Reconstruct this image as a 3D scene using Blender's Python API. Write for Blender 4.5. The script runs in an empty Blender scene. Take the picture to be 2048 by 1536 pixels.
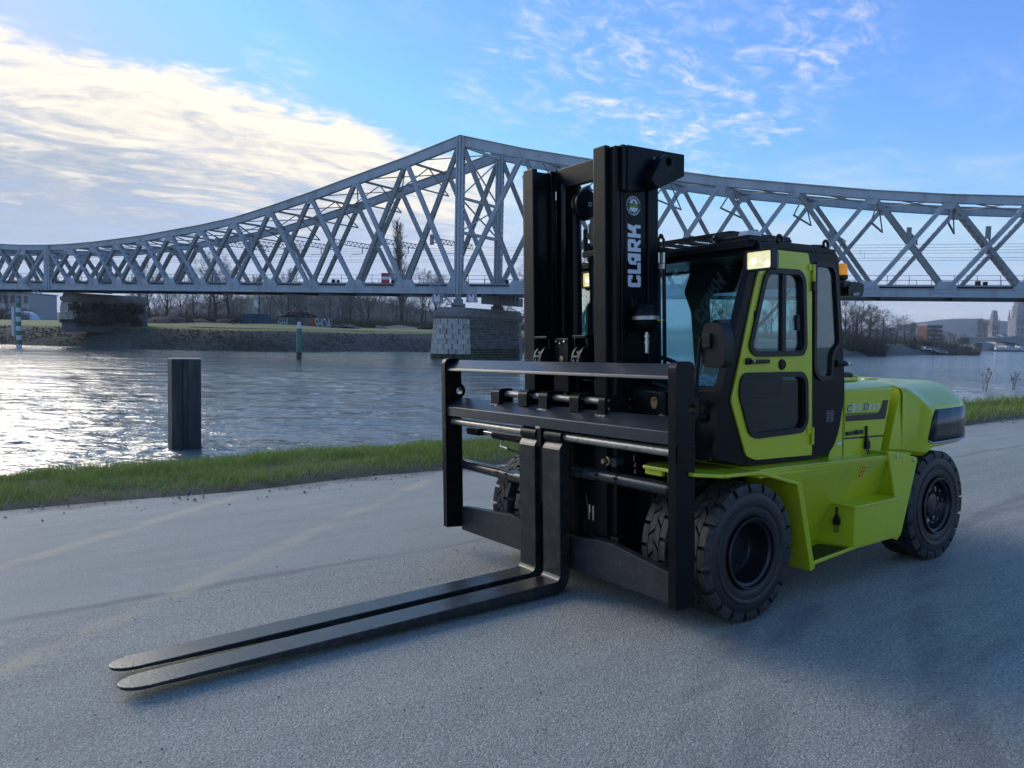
import bpy, math, random
import numpy as np
from mathutils import Vector, Matrix, noise as mnoise
from mathutils.geometry import tessellate_polygon
random.seed(7)
rng = np.random.default_rng(7)
S = bpy.context.scene
COL = S.collection

# ------------------------------------------------------------------ camera
F_PX, EYE, PITCH, ROLL = 1541.3, 1.69, math.radians(3.49), 0.021

def axes(yaw, pitch, roll):
    fw = np.array([math.sin(yaw), math.cos(yaw), 0.0])
    rt = np.array([math.cos(yaw), -math.sin(yaw), 0.0])
    up = np.array([0, 0, 1.0])
    w = fw * math.cos(pitch) - up * math.sin(pitch)
    u = up * math.cos(pitch) + fw * math.sin(pitch)
    return rt * math.cos(roll) + u * math.sin(roll), w, u * math.cos(roll) - rt * math.sin(roll)

R_, W_, U_ = axes(0.0, PITCH, ROLL)
CAMP = np.array([0.0, 0.0, EYE])
cam = bpy.data.objects.new('camera', bpy.data.cameras.new('camera'))
COL.objects.link(cam)
cam.matrix_world = Matrix((
    (R_[0], U_[0], -W_[0], 0), (R_[1], U_[1], -W_[1], 0), (R_[2], U_[2], -W_[2], EYE), (0, 0, 0, 1)))
cam.data.sensor_width = 36
cam.data.lens = 36 * F_PX / 2048
cam.data.clip_start = 0.1
cam.data.clip_end = 30000
S.camera = cam

# the quay falls towards the river: truck frame (x rearwards, y away, z up) in the world
Rt, Wt, Ut = axes(0.6151, 0.0499, -0.01096)
CT = np.array([-3.8257, -2.9242, 1.6899])
_Mw = np.array([R_, W_, U_]).T
_Mt = np.array([Rt, Wt, Ut])
RT = _Mw @ _Mt
OT = CAMP - RT @ CT
TRUCK = Matrix([[*RT[i], OT[i]] for i in range(3)] + [[0, 0, 0, 1]])

def tw(p):
    return RT @ np.array(p, float) + OT

def ray(px, py):
    return W_ + R_ * (px - 1024) / F_PX + U_ * (768 - py) / F_PX

def at_y(px, py, Y):
    d = ray(px, py); return CAMP + d * (Y / d[1])

def at_z(px, py, z):
    d = ray(px, py); return CAMP + d * ((z - EYE) / d[2])

def at_plane(px, py, p0, n):
    d = ray(px, py); return CAMP + d * (((p0 - CAMP) @ n) / (d @ n))

# ------------------------------------------------------------------ light
SUN_AZ, SUN_EL = math.radians(-49), math.radians(22)      # azimuth from +Y towards +X
S.view_settings.view_transform = 'Standard'
S.view_settings.look = 'None'
S.view_settings.exposure = 2.1
S.view_settings.gamma = 1
S.view_settings.use_curve_mapping = False
S.cycles.max_bounces = 8
S.cycles.transparent_max_bounces = 12
S.cycles.volume_bounces = 0
S.cycles.caustics_reflective = False
S.cycles.caustics_refractive = False

world = bpy.data.worlds.new('World')
S.world = world
world.use_nodes = True
NT = world.node_tree
NT.nodes.clear()

class G:
    """tiny node-graph writer"""
    def __init__(s, nt): s.nt = nt
    def n(s, t, **k):
        nd = s.nt.nodes.new(t)
        for a, v in k.items(): setattr(nd, a, v)
        return nd
    def put(s, sock, v):
        if hasattr(v, 'is_output') or isinstance(v, bpy.types.NodeSocket): s.nt.links.new(v, sock)
        elif v is not None: sock.default_value = v
    def m(s, op, a, b=None, c=None, clamp=False):
        nd = s.n('ShaderNodeMath', operation=op, use_clamp=clamp)
        for i, v in enumerate((a, b, c)):
            if v is not None: s.put(nd.inputs[i], v)
        return nd.outputs[0]
    def v(s, op, a, b=None):
        nd = s.n('ShaderNodeVectorMath', operation=op)
        s.put(nd.inputs[0], a)
        if b is not None: s.put(nd.inputs[1], b)
        return nd.outputs['Value'] if op in ('DOT_PRODUCT', 'LENGTH', 'DISTANCE') else nd.outputs[0]
    def noise(s, vec, scale, detail=4, rough=.55, dist=0.0, color=False):
        nd = s.n('ShaderNodeTexNoise')
        if vec is not None: s.put(nd.inputs['Vector'], vec)
        nd.inputs['Scale'].default_value = scale; nd.inputs['Detail'].default_value = detail
        nd.inputs['Roughness'].default_value = rough; nd.inputs['Distortion'].default_value = dist
        return nd.outputs['Color' if color else 'Fac']
    def ramp(s, f, stops):
        nd = s.n('ShaderNodeValToRGB'); s.put(nd.inputs[0], f)
        el = nd.color_ramp.elements
        while len(el) < len(stops): el.new(.5)
        for e, (p, c) in zip(el, stops):
            e.position = p; e.color = c if len(c) == 4 else (*c, 1)
        return nd.outputs[0]
    def sm(s, f, lo, hi):
        nd = s.n('ShaderNodeMapRange', interpolation_type='SMOOTHSTEP')
        s.put(nd.inputs[0], f); nd.inputs[1].default_value = lo; nd.inputs[2].default_value = hi
        return nd.outputs[0]
    def mix(s, f, a, b, mode='MIX'):
        nd = s.n('ShaderNodeMix', data_type='RGBA', blend_type=mode)
        s.put(nd.inputs[0], f)
        s.put(nd.inputs[6], a if not isinstance(a, tuple) else (*a, 1)[:4])
        s.put(nd.inputs[7], b if not isinstance(b, tuple) else (*b, 1)[:4])
        return nd.outputs[2]
    def comb(s, x, y, z):
        nd = s.n('ShaderNodeCombineXYZ')
        for i, v in enumerate((x, y, z)): s.put(nd.inputs[i], v)
        return nd.outputs[0]
    def bump(s, h, st, d=1.0, normal=None):
        nd = s.n('ShaderNodeBump'); s.put(nd.inputs['Height'], h)
        nd.inputs['Strength'].default_value = st; nd.inputs['Distance'].default_value = d
        if normal is not None: s.put(nd.inputs['Normal'], normal)
        return nd.outputs[0]

SKY_TINT, HZ_COL, CL_DARK, CL_LIT = (.29, .415, .61), (1.55, 1.7, 2.02), (1.04, 1.22, 1.5), (3.0, 2.68, 2.18)
g = G(NT)
sky = g.n('ShaderNodeTexSky', sky_type='NISHITA')
sky.sun_disc = False
sky.sun_elevation = SUN_EL
sky.sun_rotation = SUN_AZ
sky.altitude = 20; sky.air_density = 1.0; sky.dust_density = 0.25; sky.ozone_density = 2.2
D = g.n('ShaderNodeTexCoord').outputs['Generated']
sep = g.n('ShaderNodeSeparateXYZ'); g.put(sep.inputs[0], D)
dx, dy, dz = sep.outputs
# cloud sheet coordinates: the direction carried onto a flat layer high above
zz = g.m('ADD', g.m('MAXIMUM', dz, 0.0), 0.12)
P = g.comb(g.m('DIVIDE', dx, zz), g.m('DIVIDE', dy, zz), 0.0)
Pr = g.comb(g.m('ADD', g.m('MULTIPLY', g.m('DIVIDE', dx, zz), .82), g.m('MULTIPLY', g.m('DIVIDE', dy, zz), .57)), g.m('ADD', g.m('MULTIPLY', g.m('DIVIDE', dx, zz), -.57), g.m('MULTIPLY', g.m('DIVIDE', dy, zz), .82)), 0.0)
n1 = g.noise(P, 1.1, 7, .6, .6)
n2 = g.noise(g.v('MULTIPLY', Pr, (1.0, 2.0, 1.0)), 2.0, 9, .66, 1.3)
n3 = g.noise(g.v('MULTIPLY', Pr, (1.6, 2.6, 1.0)), 4.2, 9, .68, 1.1)
n4 = g.noise(g.v('MULTIPLY', P, (1.3, 1.0, 1.0)), 9.0, 6, .7, .8)
def plane_n(a, b):
    n = np.cross(ray(*b), ray(*a)); return tuple(n / np.linalg.norm(n))
nu = plane_n((0, 20), (930, 300)); nl = plane_n((0, 330), (880, 345))
wob = g.m('MULTIPLY', g.m('SUBTRACT', n1, .5), .14)
wob2 = g.m('MULTIPLY', g.m('SUBTRACT', n2, .5), .16)
su = g.v('DOT_PRODUCT', D, nu)
sl = g.v('DOT_PRODUCT', D, nl)
if True:
    # great bank of cloud on the left: below the upper edge, fading towards the horizon
    sgn_u = 1 if np.dot(ray(300, 300), nu) > 0 else -1
    sgn_l = 1 if np.dot(ray(300, 120), nl) > 0 else -1
up_d = g.m('ADD', g.m('MULTIPLY', su, sgn_u), g.m('ADD', wob, g.m('MULTIPLY', g.m('SUBTRACT', n3, .5), .07)))
top = g.sm(up_d, -.004, .030)
low = g.sm(g.m('ADD', g.m('MULTIPLY', sl, sgn_l), wob2), -.17, .01)
left_end = g.sm(g.m('MULTIPLY', dx, -1.0), -.07, .10)
body = g.sm(g.m('ADD', g.m('MULTIPLY', n2, .34), g.m('ADD', g.m('MULTIPLY', n1, .5), g.m('MULTIPLY', n3, .16))), .26, .54)
bank = g.m('MULTIPLY', g.m('MULTIPLY', top, low), g.m('MULTIPLY', left_end, g.m('MULTIPLY_ADD', body, .62, .38)))
def blob(px, py, rad):
    d = ray(px, py); d = d / np.linalg.norm(d)
    return g.sm(g.v('DISTANCE', D, tuple(d)), rad, rad * .1)
area = None
for px_, py_, rd, k_ in ((1380, 215, .17, 1.0), (1230, 150, .14, .9), (1500, 240, .12, .8), (1080, 60, .13, .75), (1290, 60, .14, .7), (1650, 70, .10, .85), (1420, 290, .10, .6), (980, 200, .09, .45), (560, 150, .06, .8), (1130, 40, .09, .5)):
    b_ = g.m('MULTIPLY', blob(px_, py_, rd), k_); area = b_ if area is None else g.m('MAXIMUM', area, b_)
wisp = g.m('MULTIPLY', area, g.m('MULTIPLY', g.sm(g.m('ADD', g.m('MULTIPLY', n3, .62), g.m('MULTIPLY', n4, .38)), .43, .72), g.sm(n2, .36, .60)))
stray = g.m('MULTIPLY', g.m('MULTIPLY', g.sm(n1, .52, .78), g.m('MULTIPLY_ADD', g.sm(n3, .36, .66), .6, .4)), .34)
hz = g.sm(dz, .24, .0)
lay_n = g.noise(g.comb(g.m('MULTIPLY', dx, 2.5), g.m('MULTIPLY', dy, 2.5), g.m('MULTIPLY', dz, 20)), 1.6, 6, .6, .5)
layer = g.m('MULTIPLY', g.m('MULTIPLY', hz, g.sm(lay_n, .36, .66)), .42)
dens = g.m('MAXIMUM', g.m('MAXIMUM', g.m('MULTIPLY', bank, .96), g.m('MULTIPLY', wisp, .95)), g.m('MAXIMUM', stray, layer), clamp=True)
# sunlit upper part, grey-violet streaks inside the bank
depth_ = g.m('ADD', g.m('MULTIPLY', su, sgn_u), g.m('ADD', g.m('MULTIPLY', g.m('SUBTRACT', n2, .5), -.40), g.m('MULTIPLY', g.m('SUBTRACT', n3, .5), -.20)))
lit = g.m('MAXIMUM', g.sm(depth_, .20, .0), g.m('MULTIPLY', wisp, .75))
skyc = g.v('MINIMUM', g.mix(1.0, sky.outputs[0], SKY_TINT, 'MULTIPLY'), (1.3, 1.72, 2.55))
SKY_C = g.mix(g.m('MULTIPLY', hz, .62), skyc, HZ_COL)
cloudc = g.mix(lit, CL_DARK, CL_LIT)
out = g.mix(dens, SKY_C, cloudc)
bg = g.n('ShaderNodeBackground'); bg.inputs['Strength'].default_value = 0.10
g.put(bg.inputs['Color'], out)
wo = g.n('ShaderNodeOutputWorld'); NT.links.new(bg.outputs[0], wo.inputs[0])

sd = bpy.data.lights.new('sun', 'SUN'); sd.energy = 0.62; sd.angle = math.radians(38); sd.color = (1.0, .90, .76)
sun = bpy.data.objects.new('sun', sd); COL.objects.link(sun)
to_sun = Vector((math.sin(SUN_AZ) * math.cos(SUN_EL), math.cos(SUN_AZ) * math.cos(SUN_EL), math.sin(SUN_EL)))
sun.rotation_euler = to_sun.to_track_quat('Z', 'Y').to_euler()
# ------------------------------------------------------------------ materials
MATS = {}
def mat(name, color, rough=.5, metal=0.0, var=.12, vscale=6.0, bump=0.0, bscale=60.0, spec=.5, coat=0.0, dirt=None, dirt_amt=.0, emit=None, estr=0.0, streak=None, orand=0.0):
    if name in MATS: return MATS[name]
    m = bpy.data.materials.new(name); m.use_nodes = True
    nt = m.node_tree; nt.nodes.clear(); q = G(nt)
    b = q.n('ShaderNodeBsdfPrincipled'); o = q.n('ShaderNodeOutputMaterial')
    nt.links.new(b.outputs[0], o.inputs[0])
    pos = q.n('ShaderNodeTexCoord').outputs['Object']
    n = q.noise(pos, vscale, 5, .6)
    c = q.mix(n, tuple(x * (1 - var) for x in color), tuple(min(1, x * (1 + var)) for x in color))
    if dirt is not None:
        k = q.m('MULTIPLY', q.sm(q.noise(pos if streak is None else q.v('MULTIPLY', pos, (1, 1, streak)), vscale * 1.7, 6, .65), .45, .75), dirt_amt)
        c = q.mix(k, c, dirt)
    if orand:
        oi = q.n('ShaderNodeObjectInfo'); f_ = q.m('MULTIPLY_ADD', oi.outputs['Random'], 2 * orand, 1 - orand)
        pos2 = q.v('ADD', pos, q.comb(q.m('MULTIPLY', oi.outputs['Random'], 37.0), q.m('MULTIPLY', oi.outputs['Random'], 91.0), 0.0))
        st_ = q.sm(q.noise(pos2, 1.1, 5, .6), .42, .7); c = q.mix(1.0, q.mix(q.m('MULTIPLY', st_, .38), c, dirt or (.05, .05, .05)), q.comb(f_, f_, f_), 'MULTIPLY')
    q.put(b.inputs['Base Color'], c)
    q.put(b.inputs['Roughness'], q.m('MULTIPLY_ADD', n, .16, rough - .08, clamp=True))
    b.inputs['Metallic'].default_value = metal
    b.inputs['Specular IOR Level'].default_value = spec
    b.inputs['Coat Weight'].default_value = coat
    b.inputs['Coat Roughness'].default_value = .06
    if bump:
        q.put(b.inputs['Normal'], q.bump(q.noise(pos, bscale, 4, .6), bump, .01))
    if emit:
        q.put(b.inputs['Emission Color'], q.mix(q.noise(q.v('MULTIPLY', pos, (20, 20, 70)), 1.0, 3), tuple(x * .35 for x in emit), tuple(min(1, x * 1.6) for x in emit))); b.inputs['Emission Strength'].default_value = estr
    MATS[name] = m
    return m

LIME = mat('lime_paint', (.50, .545, .012), .30, var=.05, vscale=2.5, spec=.5, coat=.25, bump=.03, bscale=180, dirt=(.22, .25, .10), dirt_amt=.22)
BLACK = mat('black_paint', (.0042, .0052, .0068), .34, var=.25, vscale=8, bump=.06, bscale=90, dirt=(.022, .022, .022), dirt_amt=.22, spec=.18)
BARM = mat('black_paint_skylit', (.030, .034, .040), .32, var=.3, vscale=5, bump=.05, bscale=60, dirt=(.06, .062, .066), dirt_amt=.35, spec=.5)  # black paint lightened to imitate sky sheen on the bars
CABBLK = mat('cab_black', (.003, .0042, .0065), .30, var=.15, vscale=4, bump=.03, bscale=120, spec=.15)
IRON = mat('fork_steel', (.013, .014, .016), .30, var=.35, vscale=7, bump=.12, bscale=45, dirt=(.085, .078, .068), dirt_amt=.55)
RUBBER = mat('rubber', (.015, .015, .016), .62, var=.25, vscale=14, bump=.25, bscale=70, dirt=(.105, .095, .080), dirt_amt=.7)
SIDEW = mat('sidewall_rubber', (.013, .013, .014), .5, var=.2, vscale=9, bump=.08, bscale=40, dirt=(.04, .038, .035), dirt_amt=.3)
RIMM = mat('rim_black', (.010, .010, .012), .32, var=.2, vscale=9)
STEEL = mat('bare_steel', (.46, .44, .39), .38, metal=.75, var=.35, vscale=12, bump=.1, bscale=60, dirt=(.10, .085, .06), dirt_amt=.55)
CHROME = mat('zinc_bolt', (.55, .54, .50), .28, metal=1.0, var=.1)
BRASS = mat('zinc_yellow', (.42, .33, .17), .35, metal=1.0, var=.15)
GUNM = mat('tube_paint', (.030, .034, .040), .28, var=.2, vscale=9, bump=.04)
PLASTIC = mat('black_plastic', (.008, .0085, .010), .42, spec=.3, var=.1, bump=.05, bscale=200)
DARKIN = mat('interior_dark', (.010, .012, .013), .6, var=.2)
SEATM = mat('seat_vinyl', (.018, .02, .022), .5, var=.2, bump=.08)
WHITE = mat('white_vinyl', (.66, .68, .72), .4, var=.03)
GREYV = mat('grey_vinyl', (.30, .30, .30), .5, var=.05)
BLKV = mat('black_vinyl', (.008, .008, .010), .4, var=.05)
GRNV = mat('green_vinyl', (.16, .36, .03), .4, var=.05)
YELV = mat('yellow_vinyl', (.80, .52, .03), .45, var=.08)
REDV = mat('red_paint', (.42, .03, .03), .45, var=.1)
AMBER = mat('amber_lens', (.75, .26, .01), .18, var=.1, emit=(.8, .25, .01), estr=.12)
LENS = mat('lit_lens', (.9, .8, .6), .2, var=.35, vscale=22, emit=(1.0, .66, .28), estr=.24)
BULB = mat('lit_bulb', (1, .9, .7), .2, var=.0, emit=(1.0, .80, .45), estr=5.0)
CLEAR = mat('clear_lens', (.55, .56, .58), .15, var=.2, vscale=60)
ORANGE = mat('orange_tape', (.5, .18, .03), .5)

def glass(name, tint, refl=1.0):
    if name in MATS: return MATS[name]
    m = bpy.data.materials.new(name); m.use_nodes = True
    nt = m.node_tree; nt.nodes.clear(); q = G(nt)
    t = q.n('ShaderNodeBsdfTransparent'); t.inputs[0].default_value = (*tint, 1)
    s = q.n('ShaderNodeBsdfGlossy'); s.inputs['Roughness'].default_value = .02
    s.inputs[0].default_value = (.9, .95, 1, 1)
    lw = q.n('ShaderNodeLayerWeight'); lw.inputs[0].default_value = .5
    k = q.m('POWER', lw.outputs['Facing'], 3.2)
    x = q.n('ShaderNodeMixShader'); q.put(x.inputs[0], q.m('MULTIPLY', q.m('MULTIPLY_ADD', k, .75, .05), refl, clamp=True))
    nt.links.new(t.outputs[0], x.inputs[1]); nt.links.new(s.outputs[0], x.inputs[2])
    o = q.n('ShaderNodeOutputMaterial'); nt.links.new(x.outputs[0], o.inputs[0])
    MATS[name] = m
    return m
DARKGLASS = glass('door_glass', (.30, .42, .45), .8)
GLASS = glass('tinted_glass', (.66, .86, .86), 1.0)
def veil_glass():  # pale translucent veil imitating sky reflected in the windscreen
    m = bpy.data.materials.new('sky_veil_glass'); m.use_nodes = True
    nt = m.node_tree; nt.nodes.clear(); q = G(nt)
    t = q.n('ShaderNodeBsdfTransparent'); t.inputs[0].default_value = (.80, .92, .96, 1)
    s = q.n('ShaderNodeBsdfTranslucent'); s.inputs[0].default_value = (.80, .90, .96, 1)
    x = q.n('ShaderNodeMixShader'); x.inputs[0].default_value = .38
    nt.links.new(t.outputs[0], x.inputs[1]); nt.links.new(s.outputs[0], x.inputs[2])
    o = q.n('ShaderNodeOutputMaterial'); nt.links.new(x.outputs[0], o.inputs[0]); return m
SKYVEIL = veil_glass()
WSGLASS = glass('windscreen_glass', (.76, .90, .91), .34)

# ------------------------------------------------------------------ mesh building
class MB:
    def __init__(s): s.v = []; s.f = []; s.m = []
    def add(s, vs, fs, mi=0):
        o = len(s.v); s.v += [tuple(map(float, p)) for p in vs]
        s.f += [tuple(i + o for i in f) for f in fs]; s.m += [mi] * len(fs); return s
    def box(s, a, b, mi=0):
        x0, y0, z0 = (min(a[i], b[i]) for i in range(3)); x1, y1, z1 = (max(a[i], b[i]) for i in range(3))
        return s.add([(x0, y0, z0), (x1, y0, z0), (x1, y1, z0), (x0, y1, z0), (x0, y0, z1), (x1, y0, z1), (x1, y1, z1), (x0, y1, z1)],
                     [(3, 2, 1, 0), (4, 5, 6, 7), (0, 1, 5, 4), (1, 2, 6, 5), (2, 3, 7, 6), (3, 0, 4, 7)], mi)
    def beam(s, p, q, w, d, side, mi=0, taper=1.0):
        """box from p to q; w across (perpendicular to side), d along the vector side"""
        p, q = np.array(p, float), np.array(q, float); t = q - p; t /= np.linalg.norm(t)
        n = np.array(side, float); n -= t * (n @ t); n /= np.linalg.norm(n); c = np.cross(t, n)
        vs = []
        for P_, k in ((p, 1.0), (q, taper)):
            for i, j in ((-1, -1), (1, -1), (1, 1), (-1, 1)): vs.append(P_ + c * w * .5 * i * k + n * d * .5 * j * k)
        return s.add(vs, [(0, 1, 2, 3), (7, 6, 5, 4), (0, 4, 5, 1), (1, 5, 6, 2), (2, 6, 7, 3), (3, 7, 4, 0)], mi)
    def tube(s, pts, r, n=10, mi=0, cap=True):
        pts = [np.array(p, float) for p in pts]; N = len(pts)
        rs = r if hasattr(r, '__len__') else [r] * N
        vs, fs = [], []; ref = None
        for i, p in enumerate(pts):
            t = pts[min(i + 1, N - 1)] - pts[max(i - 1, 0)]; t = t / (np.linalg.norm(t) + 1e-12)
            if ref is None:
                ref = np.array([0, 0, 1.0]) if abs(t[2]) < .9 else np.array([1.0, 0, 0])
            ref = ref - t * (ref @ t); ref /= np.linalg.norm(ref); c = np.cross(t, ref)
            for k in range(n):
                a = 2 * math.pi * k / n; vs.append(p + (ref * math.cos(a) + c * math.sin(a)) * rs[i])
        for i in range(N - 1):
            for k in range(n):
                k2 = (k + 1) % n; fs.append((i * n + k, i * n + k2, (i + 1) * n + k2, (i + 1) * n + k))
        if cap: fs += [tuple(range(n))[::-1], tuple(range((N - 1) * n, N * n))]
        return s.add(vs, fs, mi)
    def lathe(s, prof, origin, axis='y', n=48, mi=0, closed=False):
        """prof: (radius, offset along axis)"""
        vs, fs = [], []; m = len(prof)
        for k in range(n):
            a = 2 * math.pi * k / n; ca, sa = math.cos(a), math.sin(a)
            for r, h in prof:
                if axis == 'y': p = (r * ca, h, r * sa)
                elif axis == 'x': p = (h, r * ca, r * sa)
                else: p = (r * ca, r * sa, h)
                vs.append(tuple(p[i] + origin[i] for i in range(3)))
        for k in range(n):
            k2 = (k + 1) % n
            for j in range(m if closed else m - 1):
                j2 = (j + 1) % m
                fs.append((k * m + j, k * m + j2, k2 * m + j2, k2 * m + j))
        return s.add(vs, fs, mi)
    def plate(s, outer, to3, t0, t1, holes=(), mi=0):
        """flat plate with holes: 2-D outlines carried to 3-D by to3(u, v, t)"""
        loops = [list(outer)] + [list(h) for h in holes]
        flat = [p for l in loops for p in l]
        tri = tessellate_polygon([[Vector((p[0], p[1], 0)) for p in l] for l in loops])
        n = len(flat)
        vs = [to3(p[0], p[1], t0) for p in flat] + [to3(p[0], p[1], t1) for p in flat]
        fs = [tuple(t) for t in tri] + [tuple(i + n for i in t[::-1]) for t in tri]
        o = 0
        for l in loops:
            k = len(l)
            for i in range(k):
                j = (i + 1) % k; fs.append((o + i, o + j, o + j + n, o + i + n))
            o += k
        return s.add(vs, fs, mi)
    def build(s, name, mats, parent=None, smooth=None, bevel=0.0, seg=2):
        me = bpy.data.meshes.new(name)
        me.from_pydata(s.v, [], s.f)
        for m in (mats if isinstance(mats, (list, tuple)) else [mats]): me.materials.append(m)
        if len(me.materials) > 1: me.polygons.foreach_set('material_index', s.m)
        return link(name, me, parent, smooth, bevel, seg)

def link(name, me, parent=None, smooth=None, bevel=0.0, seg=2):
    import bmesh
    bm = bmesh.new(); bm.from_mesh(me); bmesh.ops.recalc_face_normals(bm, faces=bm.faces); bm.to_mesh(me); bm.free()
    if smooth:
        me.polygons.foreach_set('use_smooth', [True] * len(me.polygons))
        me.set_sharp_from_angle(angle=math.radians(smooth))
    o = bpy.data.objects.new(name, me); COL.objects.link(o)
    if parent is not None: o.parent = parent
    if bevel:
        b = o.modifiers.new('bevel', 'BEVEL'); b.width = bevel; b.segments = seg; b.limit_method = 'ANGLE'; b.angle_limit = math.radians(35)
    return o

def tag(o, label=None, cat=None, group=None, kind=None):
    if label: o['label'] = label
    if cat: o['category'] = cat
    if group: o['group'] = group
    if kind: o['kind'] = kind
    return o

def empty(name, loc=(0, 0, 0), rz=0.0):
    o = bpy.data.objects.new(name, None); COL.objects.link(o)
    o.location = loc; o.rotation_euler = (0, 0, rz); o.empty_display_size = .2
    return o

def copy_tree(o, parent=None):
    c = o.copy(); COL.objects.link(c)
    if parent is not None: c.parent = parent
    for ch in list(o.children): copy_tree(ch, c)
    return c

def rpoly(pts, r=.03, n=4):
    """round the corners of a polygon; r may be a list"""
    out = []; N = len(pts); P2 = [np.array(p, float) for p in pts]
    for i in range(N):
        ri = r[i] if hasattr(r, '__len__') else r
        p0, p, p1 = P2[i - 1], P2[i], P2[(i + 1) % N]
        a, b = p0 - p, p1 - p; la, lb = np.linalg.norm(a), np.linalg.norm(b)
        k = min(ri, la * .48, lb * .48)
        if k < 1e-4: out.append(tuple(p)); continue
        s_, e = p + a / la * k, p + b / lb * k
        for j in range(n + 1):
            t = j / n; out.append(tuple((1 - t) ** 2 * s_ + 2 * t * (1 - t) * p + t * t * e))
    return out

def offset_poly(pts, d):
    """move a polygon outwards (d > 0)"""
    P2 = [np.array(p, float) for p in pts]; N = len(P2)
    area = sum(P2[i][0] * P2[(i + 1) % N][1] - P2[(i + 1) % N][0] * P2[i][1] for i in range(N))
    sg = 1 if area > 0 else -1; out = []
    for i in range(N):
        e0 = P2[i] - P2[i - 1]; e1 = P2[(i + 1) % N] - P2[i]
        n0 = np.array([e0[1], -e0[0]]) * sg; n1 = np.array([e1[1], -e1[0]]) * sg
        n0 /= np.linalg.norm(n0) + 1e-12; n1 /= np.linalg.norm(n1) + 1e-12
        b = n0 + n1; out.append(tuple(P2[i] + b / max(.3, b @ b / 2) * d))
    return out

def circle(c, r, n=24, ry=None):
    return [(c[0] + r * math.cos(2 * math.pi * k / n), c[1] + (ry or r) * math.sin(2 * math.pi * k / n)) for k in range(n)]

def stuff_mesh(name, verts, faces, material, label, cat, group=None):
    me = bpy.data.meshes.new(name)
    V = np.asarray(verts, np.float32); F = np.asarray(faces, np.int32)
    me.vertices.add(len(V)); me.vertices.foreach_set('co', V.ravel())
    k = F.shape[1]
    me.loops.add(F.size); me.loops.foreach_set('vertex_index', F.ravel())
    me.polygons.add(len(F)); me.polygons.foreach_set('loop_start', np.arange(0, F.size, k, dtype=np.int32))
    me.polygons.foreach_set('loop_total', np.full(len(F), k, np.int32))
    me.update(calc_edges=True); me.validate()
    me.materials.append(material)
    o = bpy.data.objects.new(name, me); COL.objects.link(o)
    return tag(o, label, cat, group, 'stuff')

def text_mesh(name, body, size, place, material, parent, offset=0.0, shear=0.0, extrude=.0008, align='LEFT', spacing=1.0):
    """lettering as a mesh: place(u, v, t) carries the flat letters into 3-D"""
    cu = bpy.data.curves.new(name, 'FONT'); cu.body = body; cu.size = size; cu.offset = offset; cu.shear = shear
    cu.extrude = extrude; cu.align_x = align; cu.space_character = spacing; cu.resolution_u = 3
    ob = bpy.data.objects.new(name, cu); COL.objects.link(ob)
    dg = bpy.context.evaluated_depsgraph_get()
    me = bpy.data.meshes.new_from_object(ob.evaluated_get(dg))
    bpy.data.objects.remove(ob)
    for v in me.vertices: v.co = place(v.co.x, v.co.y, v.co.z)
    me.materials.clear(); me.materials.append(material)
    o = bpy.data.objects.new(name, me); COL.objects.link(o); o.parent = parent
    return o
# ------------------------------------------------------------------ ground, bank, water
WATER_Z = -1.41
def edge_y(x):                        # where the roadway stops (truck frame)
    return 6.52 - .148 * x + .12 * math.sin(x * .9) + .05 * math.sin(x * 2.3 + 1)

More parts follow.
